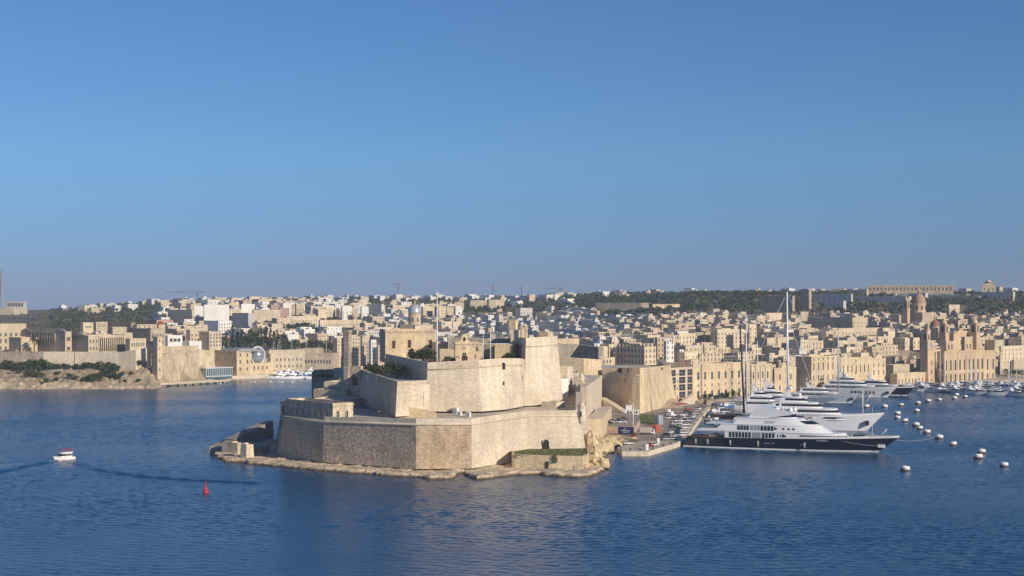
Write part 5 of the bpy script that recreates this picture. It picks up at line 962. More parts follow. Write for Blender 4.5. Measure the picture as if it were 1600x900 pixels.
CT = 'bell towers of the waterfront church'
bell_tower('church_tower', 'left bell tower of the waterfront church behind the clock tower', 1475, 1262, 6.4, 540, 496, STONE_W, group=CT)
bell_tower('church_tower', 'right bell tower of the waterfront church, above the museum roof', 1523, 1290, 7.0, 541, 494, STONE_W, group=CT)
wc, L, D, h = blk('waterfront_church', 'honey-stone church nave with scrolled gable between two bell towers', 'church', 1478, 1490, 1514, 521, 550, STONE_W, 45, 1275, side=lambda L: [(L / 2 - 1, L / 2 + 1, 6, 10)], parap=.8)
mb = MB(); mb.prism([(L - 1, D * .15, h + .8), (L, D * .15, h + .8), (L, D * .85, h + .8), (L - 1, D * .85, h + .8)], [(L - 1, D * .48, h + 5), (L, D * .48, h + 5), (L, D * .52, h + 5), (L - 1, D * .52, h + 5)], STONE_W); mb.build('gable', wc)
Yr = 1300; zz = lambda py: ZP(py, Yr)
rd = empty('red_domed_chapel', (XU(1461, Yr), Yr, zz(530)), R(-45), 'chapel with a faded red dome left of the twin bell towers', 'chapel')
mb = MB(); mb.box(-7, 7, -7, 7, -3, zz(512) - zz(530), TONES['sand-coloured']); mb.build('wall', rd); mb = MB(); mb.lathe([(4.6, zz(512) - zz(530)), (4.6, zz(509) - zz(530))], TONES['sand-coloured'], n=14, sm=False); mb.build('drum', rd)
mb = MB(); mb.lathe(dome_prof(4.4, zz(500) - zz(509), zz(509) - zz(530)), mat('red_dome', (.33, .14, .11), var=.2, scale=.4), n=18); mb.build('dome', rd); mb = MB(); mb.lathe([(.9, zz(500.4) - zz(530)), (.9, zz(495) - zz(530)), (.1, zz(491) - zz(530))], STONE_W, n=8); mb.build('lantern', rd); FOOT.append((XU(1461, Yr), Yr, 10)); cover(1455, 1468, 502, 520)
# great domed church on the hill behind
Yg = 1560; zg = lambda py: ZP(py, Yg); g0 = zg(502)
gc = empty('great_church', (XU(1436, Yg), Yg, g0), R(-45), 'great church with tall ribbed stone dome and lantern crowning the right-hand town', 'church'); ST = STONE_W
mb = MB(); mb.box(-13, 13, -16, 12, -4, zg(488) - g0, TONES['sand-coloured']); mb.box(-16, -6, -30, -10, -4, zg(492) - g0, TONES['sand-coloured']); mb.build('nave', gc)
mb = MB(); mb.lathe([(6.9, zg(488) - g0), (6.9, zg(474.5) - g0), (7.4, zg(474) - g0), (7.4, zg(472.6) - g0)], ST, n=16, sm=False); mb.build('drum', gc)
for k in range(8): a = k * math.pi / 4 + .2; mb = MB(); mb.face([(math.cos(a) * 7.02 - math.sin(a) * q[0], math.sin(a) * 7.02 + math.cos(a) * q[0], zg(484) - g0 + q[1]) for q in ((-.9, 0), (.9, 0), (.9, 3.6), (0, 4.6), (-.9, 3.6))], PANE); mb.build('drum_window', gc)
mb = MB(); mb.lathe(dome_prof(6.9, zg(459) - zg(472.6), zg(472.6) - g0, 11, .85), mat('stone_dome', (.42, .28, .19), var=.15, scale=.3), n=24); mb.build('dome', gc)
mb = MB(); mb.lathe([(1.5, zg(459.6) - g0), (1.4, zg(455) - g0), (1.8, zg(454.6) - g0), (1.0, zg(452.5) - g0), (.12, zg(448) - g0)], ST, n=10); mb.build('lantern', gc); FOOT.append((XU(1436, Yg), Yg, 22)); cover(1427, 1446, 455, 500)
bell_tower('church_tower', 'slim spired bell tower left of the great domed church', 1416, 1545, 5.6, 500, 461, ST)
for uL, uM, uR, yt, lab in ((1560, 1563, 1583, 566, 'cream quay house right of the museum, nearer its corner'), (1581, 1584, 1606, 562, 'taller cream quay house cut by the right picture edge')):
    blk('quay_house', lab, 'house', uL, uM, uR, yt, 597, TONES['cream'], 45, rowY(uM) + 16, side=grid(4, 1.2, ((1.5, 2.4), (5.5, 2.2), (9.2, 2.0)), 1.5), group='houses on the quay right of the museum', parap=.7)
# far skyline walls and forts on the right
blk('far_rampart', 'long shaded bastioned wall on the wooded slope behind the valley houses', 'wall', 930, 1001, 1019, 473, 492, STONE_D, 25, 1960, D=32, parap=.5, cornice=False)
blk('arcaded_wall', 'old arcaded wall with pale openings right of the long shaded bastioned wall', 'wall', 1019, 1020, 1062, 475, 490, STONE_Y, 60, 1950, side=grid(9, 2.2, ((3, 4),), 3, True), parap=.5)
blk('slope_barrack', 'large shaded barrack block low on the wooded slope behind the white mast', 'barracks', 1188, 1238, 1242, 462, 484, TONES['weathered brown'], 44, 1830, front=grid(9, 1.2, ((3, 2), (7, 2), (11, 2)), 2))  # dark brown tone puts the shade of the slope into the colour
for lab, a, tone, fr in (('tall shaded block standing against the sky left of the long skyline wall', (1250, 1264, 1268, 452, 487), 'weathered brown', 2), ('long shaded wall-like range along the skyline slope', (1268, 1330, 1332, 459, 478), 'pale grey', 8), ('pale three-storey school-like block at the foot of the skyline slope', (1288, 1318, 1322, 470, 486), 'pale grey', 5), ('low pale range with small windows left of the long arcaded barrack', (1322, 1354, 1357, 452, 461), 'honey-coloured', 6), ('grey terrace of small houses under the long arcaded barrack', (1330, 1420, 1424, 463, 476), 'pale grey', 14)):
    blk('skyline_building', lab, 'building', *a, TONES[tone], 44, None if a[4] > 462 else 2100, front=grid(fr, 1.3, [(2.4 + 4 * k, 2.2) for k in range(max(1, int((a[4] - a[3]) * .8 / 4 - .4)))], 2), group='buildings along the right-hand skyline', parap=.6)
blk('arcaded_barrack', 'very long arcaded barrack on the right-hand skyline', 'barracks', 1355, 1490, 1497, 446, 457, TONES['weathered brown'], 6, 2110, front=grid(22, 2.4, ((3.0, 4.6),), 3, True), parap=.8)  # darkened tone, ridge shade put into the wall colour
hf, L, D, h = blk('hilltop_fort', 'squat cream fort-like chapel on the skyline at far right', 'building', 1534, 1556, 1558, 444.5, 457, TONES['honey-coloured'], 10, 2120, front=grid(3, 1.8, ((3, 3),), 3), parap=1.0); mb = MB(); mb.box(L * .2, L * .75, D * .2, D * .8, h, h + 4.5, TONES['honey-coloured']); mb.lathe(dome_prof(4.5, 3, h + 4.5), TONES['honey-coloured'], (L * .48, D * .5), 12); mb.build('upper_storey', hf)
for lab, a in (('white terraces of small houses stepping along the slope below the squat skyline fort', (1441, 1530, 1534, 463, 474)), ('long pale retaining block under the squat skyline fort', (1534, 1583, 1586, 456, 471)), ('pale slope houses at the foot of the arcaded barrack', (1420, 1446, 1450, 458, 470))):
    blk('slope_terrace', lab, 'houses', *a, TONES['pale grey'], 44, 2030, front=grid(int((a[1] - a[0]) / 6), 1.4, ((2.5, 2.0), (6.0, 2.0)), 2), group='pale blocks on the right-hand slope', parap=.6)
# left skyline
blk('skyline_factory', 'grey industrial block with dark openings beside the lattice mast at far left', 'factory', 8, 39, 41, 471, 487, TONES['pale grey'], 12, 2560, front=grid(6, 4, ((9, 6),), 4))
blk('skyline_factory', 'low cream industrial shed below the lattice mast at far left', 'factory', -20, 21, 43, 481, 491, TONES['cream'], 12, 2450)
lm_ = empty('lattice_mast', (XU(2.5, 2540), 2540, ZP(492, 2540)), 0, 'tall steel lattice radio mast cut by the left picture edge', 'mast')
mb = MB(); hh = ZP(425, 2540) - ZP(492, 2540); mb_w = lambda z: 6.5 * (1 - z / hh) + .8
for sx, sy in ((-1, -1), (1, -1), (1, 1), (-1, 1)): mb.tube([(sx * mb_w(z), sy * mb_w(z), z) for z in np.linspace(0, hh, 8)], .55, STEEL, 4)
for k in range(14): z0, z1 = hh * k / 14, hh * (k + 1) / 14; [mb.tube([(a * mb_w(z0), b_ * mb_w(z0), z0), (c * mb_w(z1), d * mb_w(z1), z1)], .3, STEEL, 3) for a, b_, c, d in ((-1, -1, 1, -1), (1, -1, -1, -1), (1, -1, 1, 1), (-1, 1, -1, -1))]
mb.build('lattice', lm_); mb = MB(); mb.tube([(0, 0, hh), (0, 0, hh + 16)], .4, STEEL, 5); mb.build('antenna', lm_)
CRN = mat('crane_steel', (.10, .13, .18), rough=.5, var=.1)
for u, Y, yb, yt, jl, jr, lab in ((308, 2900, 473, 455, 48, 14, 'tower crane with the longest jib over the left hillside'), (622, 3000, 466, 443, 10, 8, 'pale tower crane behind the silver dome'), (770, 3000, 466, 446, 4, 5, 'dark short tower crane right of the flagpoles'), (815, 3100, 464, 449, 5, 4, 'smallest tower crane on the middle skyline'), (875, 3000, 464, 449, 28, 8, 'tower crane with long jib above the keep')):
    z0 = ZP(yb, Y); hh = ZP(yt, Y) - z0; px = Y / F; t_ = empty('tower_crane', (XU(u, Y), Y, z0), R(8), lab, 'crane', 'tower cranes on the skyline')
    mb = MB(); mb.box(-.9, .9, -.9, .9, -6, hh, CRN); mb.build('tower', t_)
    mb = MB(); mb.box(-jl * px, jr * px, -.5, .5, hh - 2.6, hh - 1.6, CRN); mb.tube([(-jl * px * .7, 0, hh - 1.6), (0, 0, hh + 4), (jr * px * .8, 0, hh - 1.6)], .18, CRN, 4); mb.build('jib', t_)
    mb = MB(); mb.box(jr * px - 2.5, jr * px, -1, 1, hh - 5, hh - 2.4, CONC); mb.build('counterweight', t_)
# ------------------------------------------------------------------ the houses of the towns
def append(mb, src, loc, rz):
    c, s = math.cos(rz), math.sin(rz); k = len(mb.v)
    mb.v.extend([(loc[0] + x * c - y * s, loc[1] + x * s + y * c, loc[2] + z) for x, y, z in src.v]); idx = [mb.mi(m) for m in src.mats]
    mb.f.extend([tuple(k + i for i in f) for f in src.f]); mb.m.extend([idx[i] for i in src.m]); mb.smooth.extend(src.smooth)
BALC = [mat('balcony_green', (.05, .10, .06), rough=.5, var=.1), mat('balcony_red', (.20, .04, .03), rough=.5, var=.1), mat('balcony_blue', (.06, .10, .18), rough=.5, var=.1), WHITE, WOODB]
TANK = mat('water_tank', (.55, .56, .56), rough=.5, var=.1)
def house_parts(h_, detail):
    "returns {part: MB} in the house's own frame: x along the front, y into the depth, shaded front at y=0, sunlit flank at x=w"
    rnd = random.Random(h_['seed']); w, d, h, tone = h_['w'], h_['d'], h_['h'], TONES[h_['tone']]
    P = {'wall': MB()}; mb = P['wall']; hw = h + h_['par']; wins = []
    fl = max(1, int(round((h - .6) / 3.3))); fh = h / fl
    def spec(L):
        if L < 3.5: return []
        n = max(1, int(L / rnd.uniform(2.6, 4.2))); ww = rnd.uniform(.8, 1.3); r_ = []
        for k in range(fl):
            for q in rowwins(n, L, ww, k * fh + (.9 if k else .8), min(fh - 1.3, rnd.uniform(1.3, 2.1)), .9):
                if rnd.random() < .8: r_.append(q)
        return r_
    fr = spec(w) if 'front' not in h_['blank'] else []; sd = spec(d) if 'side' not in h_['blank'] else []
    mb.facade((0, 0), (1, 0), w, -3.5, hw, fr, tone, None if detail else PANE, .3); mb.facade((w, 0), (0, 1), d, -3.5, hw, sd, tone, None if detail else PANE, .3)
    mb.facade((w, d), (-1, 0), w, -3.5, hw, [], tone); mb.facade((0, d), (0, -1), d, -3.5, hw, spec(d) if not detail else [], tone, PANE, .3)
    i = .3; q = [(0, 0), (w, 0), (w, d), (0, d)]; r_ = [(i, i), (w - i, i), (w - i, d - i), (i, d - i)]
    for k in range(4):
        a, b_ = k, (k + 1) % 4; mb.face([(*q[a], hw), (*q[b_], hw), (*r_[b_], hw), (*r_[a], hw)], tone); mb.face([(*r_[b_], h), (*r_[a], h), (*r_[a], hw), (*r_[b_], hw)], tone)
    rm = P['roof'] = MB(); rm.face([(*p, h) for p in r_], h_['roofm'])
    if h_['room']:
        rw, rd, rh = rnd.uniform(2.6, min(5.5, w * .6)), rnd.uniform(2.6, min(5, d * .6)), rnd.uniform(2.3, 3.0); x0 = rnd.choice([i + .02, w - i - rw - .02]); y0 = rnd.uniform(i + .02, d - i - rd - .02)
        rr = P['roof_room'] = MB(); tm = TONES[rnd.choice([h_['tone'], 'cream', 'white', h_['tone']])]; rr.box(x0, x0 + rw, y0, y0 + rd, h + .01, h + rh, tm, h_['roofm'], False)
        rr.box(x0 + rw * .3, x0 + rw * .3 + .9, y0 - .04, y0 + .01, h + .05, h + 2.0, PANE); rr.box(x0 + rw - .01, x0 + rw + .04, y0 + rd * .3, y0 + rd * .3 + .9, h + .05, h + 2.0, PANE)
    if h_['tank']:
        tk = P['water_tank'] = MB(); x0, y0 = rnd.uniform(.8, w - 1.8), rnd.uniform(.8, d - 1.8); tk.lathe([(.6, h), (.65, h + .9), (.6, h + 1.4), (.3, h + 1.6)], TANK, (x0, y0), 7)
    if h_['aerial']:
        ae = P['aerial'] = MB(); x0, y0 = rnd.uniform(.8, w - .8), rnd.uniform(.8, d - .8); ae.tube([(x0, y0, h), (x0, y0, h + rnd.uniform(3.5, 6.5))], .09, STEEL, 4); ae.box(x0 - .8, x0 + .8, y0 - .04, y0 + .04, h + 3, h + 3.1, STEEL)
    if h_['setback']:
        sb_ = P['upper_storey'] = MB(); f = rnd.uniform(.45, .7); e = rnd.random() < .5; L0 = 0.02 if e else w * (1 - f); L1 = w * f if e else w - .02
        sb_.facade((L0, .3), (1, 0), L1 - L0, h, h + 3.4, rowwins(1, L1 - L0, 1.0, h + .9, 1.6), tone, PANE, .25); sb_.facade((L1, .3), (0, 1), d - .6, h, h + 3.4, rowwins(2, d - .6, 1.0, h + .9, 1.6), tone, PANE, .25)
        sb_.facade((L1, d - .3), (-1, 0), L1 - L0, h, h + 3.4, [], tone); sb_.facade((L0, d - .3), (0, -1), d - .6, h, h + 3.4, [], tone); sb_.face([(L0, .3, h + 3.2), (L1, .3, h + 3.2), (L1, d - .3, h + 3.2), (L0, d - .3, h + 3.2)], h_['roofm'])
    if h_['balc'] and sd and fl > 1:
        bl = P['balcony'] = MB(); y0 = d * .5 - .9; m = BALC[h_['balc'] - 1]; z = fh; bl.box(w + .01, w + .9, y0, y0 + 1.8, z, z + 2.3, m, bottom=True); bl.box(w + .9, w + .92, y0 + .15, y0 + 1.65, z + 1.0, z + 1.9, PANE)
    return P, fr, sd

HR = random.Random(2024)
def pick(ws): 
    t_ = HR.random() * sum(ws.values())
    for k, v in ws.items():
        t_ -= v
        if t_ <= 0: return k
    return k
GROVES = [(340, 470, 1340, 1500), (452, 502, 1560, 1660), (470, 530, 1440, 1530), (486, 520, 1760, 1830)]
def zone(u, Y):
    if 250 < u < 712 and Y < 2160:
        ymin = float(np.interp(u, (250, 330, 345, 420, 470, 530, 600, 712), (1300, 1300, 1490, 1490, 1500, 1500, 1390, 1500)))
        if Y < ymin or any(a < u < b_ and c < Y < d_ for a, b_, c, d_ in GROVES): return None
        return 'hill'
    if 128 < u < 262 and 1290 < Y < 1520: return 'back'
    if 712 <= u < 1010 and 1330 < Y < 1960 and not (u > 925 and Y < 1500): return 'valley'
    if u >= 925 and (965 if u < 1062 else rowY(u) + 30) < Y < 1775: return 'town'
    if 900 <= u < 1345 and 2250 <= Y < 2650: return 'far' if mnoise.noise(Vector((u * .03, Y * .01, 7))) > -.05 else None
    if 1345 <= u < 1690 and 2050 <= Y < 2400: return 'far' if mnoise.noise(Vector((u * .03, Y * .01, 9))) > .05 else None
    if 95 < u < 900 and 2160 <= Y < 3150: return 'far' if u > 270 or mnoise.noise(Vector((u * .03, Y * .004, 1))) > -.05 else None
    return None
WT = {'town': {'honey-coloured': 34, 'cream': 42, 'sand-coloured': 16, 'white': 4, 'pale grey': 3, 'weathered brown': 5, 'pinkish': 1}, 'hill': {'white': 24, 'cream': 48, 'honey-coloured': 10, 'pale grey': 12, 'sand-coloured': 5, 'pinkish': 3},
      'valley': {'pale grey': 55, 'white': 20, 'cream': 12, 'sand-coloured': 13}, 'far': {'white': 40, 'cream': 45, 'pale grey': 15}, 'back': {'cream': 50, 'white': 25, 'honey-coloured': 25}}  # valley greys put the shade lying there into the house colours
cand = []
a45 = R(46); ca, sa = math.cos(a45), math.sin(a45)
for sp, zs in ((13.2, ('town',)), (14.8, ('hill', 'back')), (17.0, ('valley',)), (34.0, ('far',))):
    for i in range(-20, int(4200 / sp)):
        for j in range(int(-3000 / sp), int(3000 / sp)):
            p, q = i * sp + HR.uniform(-.16, .16) * sp, j * sp + HR.uniform(-.16, .16) * sp
            x, y = p * ca - q * sa, p * sa + q * ca
            if y < 900: continue
            u = US(x, y)
            if not 60 < u < 1780: continue
            z_ = zone(u, y)
            if z_ not in zs or HR.random() < {'town': .04, 'hill': .07, 'valley': .12, 'back': .45, 'far': .82}[z_]: continue
            if j % 7 == 0 and z_ in ('town', 'hill') and HR.random() < .4: continue      # streets
            if any((x - fx) ** 2 + (y - fy) ** 2 < (fr_ + 3) ** 2 for fx, fy, fr_ in FOOT): continue
            t = HR.gauss(46, 6)
            if z_ == 'valley': w_, d_, hh = HR.uniform(15, 24), HR.uniform(6, 8.5), HR.uniform(6, 11)
            elif z_ == 'far': w_, d_, hh = HR.uniform(9, 24), HR.uniform(9, 18), HR.uniform(6, 11)
            else: w_, d_, hh = HR.uniform(9.5, 14.5), HR.uniform(10, 15), HR.choice([6.5, 7.5, 8, 9.5, 10.5, 10.5, 11.5, 13.5])
            if z_ == 'hill' and HR.random() < .22: w_, d_, hh = HR.uniform(13, 20), HR.uniform(13, 22), HR.uniform(11, 16)
            if z_ == 'town' and y < rowY(u) + 110 and u > 1062: hh = min(hh, 10)
            bl = ''
            if HR.random() < .3: bl += 'front'
            if HR.random() < (.22 if z_ == 'town' else .3): bl += 'side'
            cand.append(dict(x=x, y=y, z=gxy(x, y), t=t, w=w_, d=d_, h=hh, zone=z_, tone=pick(WT[z_]), blank=bl, par=HR.choice([.5, .8, 1.1]), room=HR.random() < (.35 if z_ == 'valley' else .72), tank=HR.random() < .35, aerial=HR.random() < .4, setback=HR.random() < .16 and min(w_, d_) > 8, balc=HR.randint(1, 5) if HR.random() < .35 else 0,
                             roofm=ROOFG if z_ == 'valley' else HR.choice([ROOFS, ROOFS, ROOFG, TONES['cream'], TONES['pale grey']]), seed=HR.randint(0, 10 ** 6)))  # valley roofs all grey, so the colour carries the shade
cand.sort(key=lambda h_: h_['y'])
keep_ = []
for h_ in cand:
    y, t = h_['y'], R(h_['t']); hw_ = (h_['w'] * math.cos(t) + h_['d'] * math.sin(t)) / 2 / y * F; u = US(h_['x'], y); yt = YS(y, h_['z'] + h_['h'] + 1); yb = YS(y, h_['z'])
    u0, u1, y0, y1 = max(0, int(u - hw_)), min(1600, int(u + hw_) + 1), int(yt), int(yb) + 1
    if u1 <= u0:
        if u > 1600: h_.update(vis=0, u=u, py=(yt + yb) / 2, yt=yt); keep_.append(h_)
        continue
    if any(y < LY and min(u1, b_) - max(u0, a) > 0 and min(y1, d_) - max(y0, c) > .25 * (d_ - c) and (min(u1, b_) - max(u0, a)) > .3 * min(b_ - a, u1 - u0) for a, b_, c, d_, LY in LMR): continue
    vis = int((~MASK[y0:y1, u0:u1]).sum())
    if vis < 8 or vis < .1 * (y1 - y0) * (u1 - u0): continue
    MASK[y0 + 1:y1, u0:u1] = True; h_['vis'] = vis; h_['u'] = u; h_['py'] = (yt + yb) / 2; h_['yt'] = yt; keep_.append(h_)
order = sorted(range(len(keep_)), key=lambda i: -keep_[i]['vis']); single = set(order[:300]); parts_ = set(order[:150])
LMK = [('the lift tower', 246, 555), ('the glass sphere', 402, 553), ('the cypress grove', 405, 528), ('the stone pillar', 541, 552), ('the silver dome', 648, 492), ('the tall flagpole', 683, 505), ('the keep', 842, 550), ('the round bastion', 998, 605), ('the white modern block', 1064, 600), ('the arched warehouse', 1125, 595),
       ('the white mast', 1229, 520), ('the tall palace', 1285, 580), ('the balconied palace', 1336, 580), ('the clock tower', 1450, 560), ('the great dome', 1436, 475), ('the twin bell towers', 1500, 520), ('the museum', 1520, 572), ('the fort palace', 640, 540), ('the hospital colonnade', 180, 538), ('the lookout tower', 802, 510), ('the skyline barrack', 1425, 450), ('the shaded palace flank', 1255, 580)]
def where(u, py):
    n_, lu, ly = min(LMK, key=lambda q: (q[1] - u) ** 2 + 2.5 * (q[2] - py) ** 2); dx, dy = u - lu, py - ly
    s = ('just ' if abs(dx) < 14 else '' if abs(dx) < 45 else 'well ') if abs(dx) > 1.3 * abs(dy) else ''
    return (s + ('right of ' if dx > 0 else 'left of ') if abs(dx) > 1.3 * abs(dy) else ('up behind ' if dy < 0 else 'below ')) + n_
def house_label(h_):
    a = 'tall' if h_['h'] > 11 else 'low' if h_['h'] < 7.2 else ''
    if h_['setback']: f = 'with set-back top storey'
    elif h_['balc'] and 'side' not in h_['blank'] and h_['h'] > 5.5: f = 'with ' + ['green', 'red', 'blue', 'white', 'brown'][h_['balc'] - 1] + ' balcony'
    elif h_['blank'] == 'frontside': f = 'with blank walls'
    elif h_['room']: f = 'with roof room'
    elif h_['aerial']: f = 'with roof aerial'
    else: f = 'with bare flat roof'
    return ' '.join(q for q in (a, h_['tone'], 'house', f, where(h_['u'], h_['py'])) if q)
ORD = ['leftmost', 'second from left', 'third from left', 'fourth from left', 'fifth from left', 'sixth from left', 'seventh from left', 'eighth from left', 'ninth from left', 'tenth from left'] + [f'{k}th from left' for k in range(11, 80)]
def unique_labels(objs, key):
    "several that would read alike are told apart by their order in the picture"
    by = {}
    for o in objs: by.setdefault(o['label'], []).append(o)
    for lab, os_ in by.items():
        if len(os_) > 1:
            os_.sort(key=key)
            for k, o in enumerate(os_): o['label'] = lab + ', ' + (ORD[k] if k < len(os_) - 1 or k == 0 else 'rightmost')
mass = MB(); houses = []
ZG = {'town': 'flat-roofed houses of the right-hand town', 'hill': 'houses on the hill beyond the creek', 'valley': 'houses in the shaded valley', 'far': 'scattered houses along the skyline', 'back': 'houses behind the old hospital'}
for i, h_ in enumerate(keep_):
    t = R(h_['t']); loc = (h_['x'] - (h_['w'] * math.cos(t) + h_['d'] * math.sin(t)) / 2, h_['y'] + (h_['w'] * math.sin(t) - h_['d'] * math.cos(t)) / 2, h_['z'])
    P, fr, sd = house_parts(h_, i in parts_)
    if i in parts_:
        root = empty('house', loc, -t, house_label(h_), 'house', ZG[h_['zone']])
        for nme, mb in P.items(): mb.build(nme, root)
        put_windows(root, (0, 0), (1, 0), fr, PANE, .3); put_windows(root, (h_['w'], 0), (0, 1), sd, PANE, .3)
    else:
        mb = MB()
        for q in P.values(): append(mb, q, (0, 0, 0), 0)
        if i in single: root = mb.build('house', None, loc, -t); tag(root, house_label(h_), 'house', ZG[h_['zone']])
        else: append(mass, mb, loc, -t); continue
    houses.append(root)
unique_labels(houses, lambda o: US(o.location.x, o.location.y))
tag(mass.build('distant_houses'), 'mass of smaller flat-roofed houses filling the towns further back', 'houses', kind='stuff')
print('houses', len(cand), len(keep_), len(mass.f))

# ------------------------------------------------------------------ trees and scrub
wm = MB(); TR = random.Random(77)
MEDIUM = [(880, 1345, 1850, 2560, 11.0, .93, (4, 8)), (1345, 1720, 1840, 2100, 11.0, .95, (4, 8)), (1240, 1720, 2100, 2500, 15, .5, (4, 8)), (770, 885, 1980, 2650, 14, .7, (4, 7)), (85, 275, 1700, 2720, 12, .8, (3, 6)), (-80, 120, 1450, 2450, 20, .5, (1.5, 4)), (270, 780, 2080, 2950, 15, .78, (4, 8)), (780, 900, 2600, 3000, 20, .7, (4, 8)), (700, 1010, 1420, 1980, 17, .7, (4, 7)), (262, 700, 1500, 2080, 34, .45, (3, 6))]
HXY = {}
for h_ in keep_: HXY.setdefault((int(h_['x'] // 16), int(h_['y'] // 16)), []).append((h_['x'], h_['y'], max(h_['w'], h_['d']) * .62))
def free(x, y, r):
    if any((x - a) ** 2 + (y - b_) ** 2 < (c + r) ** 2 for i in (-1, 0, 1) for j in (-1, 0, 1) for a, b_, c in HXY.get((int(x // 16) + i, int(y // 16) + j), ())): return False
    return not any((x - a) ** 2 + (y - b_) ** 2 < (c * .8 + r) ** 2 for a, b_, c in FOOT)
nt_ = 0
for u0, u1, Y0, Y1, sp, dens, (hl, hh) in MEDIUM:
    Y = Y0
    while Y < Y1:
        x = XU(u0, Y)
        while x < XU(u1, Y):
            xx, yy_ = x + TR.uniform(-.5, .5) * sp, Y + TR.uniform(-.5, .5) * sp * 1.3
            x += sp
            patch = mnoise.noise(Vector((xx * .009, yy_ * .006, 5)))
            if TR.random() > dens + patch * .55: continue
            h = TR.uniform(hl, hh); r = h * TR.uniform(.45, .75)
            if not free(xx, yy_, r * .5): continue
            z = gxy(xx, yy_); mts = [LEAF, LEAF, LEAFG] if TR.random() < .8 else [LEAFG, LEAFP]
            bl = [(xx + TR.uniform(-.6, .6) * r, yy_ + TR.uniform(-.6, .6) * r, z + h * TR.uniform(.35, .8), r * TR.uniform(.4, .65)) for _ in range(5)]
            leaf_cloud(wm, bl, mts, 30 if yy_ < 2300 else 18, r * .42, TR, .8); nt_ += 1
        Y += sp * 1.5
print('wood trees', nt_)
tag(wm.build('woodland'), 'dark woodland and scrub covering the far hills and the skyline', 'woodland', kind='stuff')
TL = []
def gt_(name, label, cat, kind, u, Y, s, group, seed=0, sz=None, dz=0):
    x = XU(u, Y); o = tree(name, label, cat, kind, (x, Y, gxy(x, Y) + dz), s, group, seed, u, sz); TL.append(o); return o
GV = 'trees of the grove beyond the sphere building'
for k, (u, Y, kind, s) in enumerate(((348, 1370, 'round', 1.1), (354, 1385, 'cypress', .9), (364, 1385, 'cypress', 1.15), (371, 1400, 'pine', .9), (378, 1395, 'pine', 1.05), (385, 1390, 'round', 1.35), (391, 1400, 'pine', 1.05), (397, 1410, 'round', 1.3), (403, 1400, 'pine', .95), (408, 1420, 'cypress', 1.0), (412, 1385, 'round', 1.2), (416, 1420, 'pine', 1.1), (422, 1400, 'cypress', 1.1), (428, 1410, 'pine', .95), (433, 1400, 'cypress', 1.0), (439, 1420, 'round', 1.15), (443, 1390, 'cypress', 1.0), (449, 1400, 'pine', .8), (456, 1400, 'round', 1.0), (361, 1375, 'round', 1.0), (375, 1375, 'round', 1.0), (400, 1380, 'round', 1.1), (428, 1385, 'round', 1.1), (444, 1380, 'round', .95), (462, 1390, 'cypress', .8), (468, 1395, 'round', .9))):
    Y += 48; s *= {'round': 1.75, 'cypress': 1.5, 'pine': 1.45}[kind]; gt_({'round': 'broadleaf_tree', 'cypress': 'cypress_tree', 'pine': 'pine_tree'}[kind], {'round': 'bushy dark tree in the grove beyond the sphere building', 'cypress': 'slim dark cypress in the grove beyond the sphere building', 'pine': 'loose conical pine in the grove beyond the sphere building'}[kind], 'tree', kind, u, Y, s, GV, k % 3)
for k, (u, Y, s) in enumerate(((452, 1600, 1.25), (462, 1605, 1.35), (469, 1600, 1.3), (476, 1610, 1.4), (483, 1605, 1.3), (490, 1610, 1.2), (496, 1600, 1.1))): gt_('broadleaf_tree', 'round dark tree in the clump on the mid slope above the boats', 'tree', 'round', u, Y, s * 1.5, 'dark clump on the mid slope', k % 3)
for k, (u, Y, s) in enumerate(((474, 1460, 1.2), (481, 1470, 1.35), (488, 1465, 1.2), (496, 1480, 1.3), (503, 1470, 1.35), (511, 1480, 1.3), (518, 1475, 1.2), (524, 1485, 1.0))): gt_('broadleaf_tree', 'bushy green tree above the arched creek store', 'tree', 'round', u, Y, s * 1.3, 'trees above the creek stores', k % 3)
for k, (u, Y, s) in enumerate(((504, 1790, 1.0), (512, 1795, 1.1), (520, 1790, 1.0))): gt_('broadleaf_tree', 'dark tree before the balconied white flats', 'tree', 'round', u, Y, s, 'trees before the white flats', k % 3)
for u, s in ((54, 1.35), (61, 1.1)): gt_('palm_tree', 'palm before the shaded loggia of the hospital', 'palm tree', 'palm', u, 1143, s * 1.2, 'palms before the hospital')
for k, (u, s) in enumerate(((186, 1.0), (193, 1.25), (199, 1.0))): gt_('broadleaf_tree', 'dark tree standing before the giant hospital colonnade', 'tree', 'round', u, 1140, s, 'trees before the giant colonnade', k % 3)
gt_('bush', 'round green bush on the wall beside the bridge arch', 'bush', 'shrub', 219, 1128, 2.0, None, 1, dz=3)
SG = 'shrubs on the left sea cliff'; SR = random.Random(8)
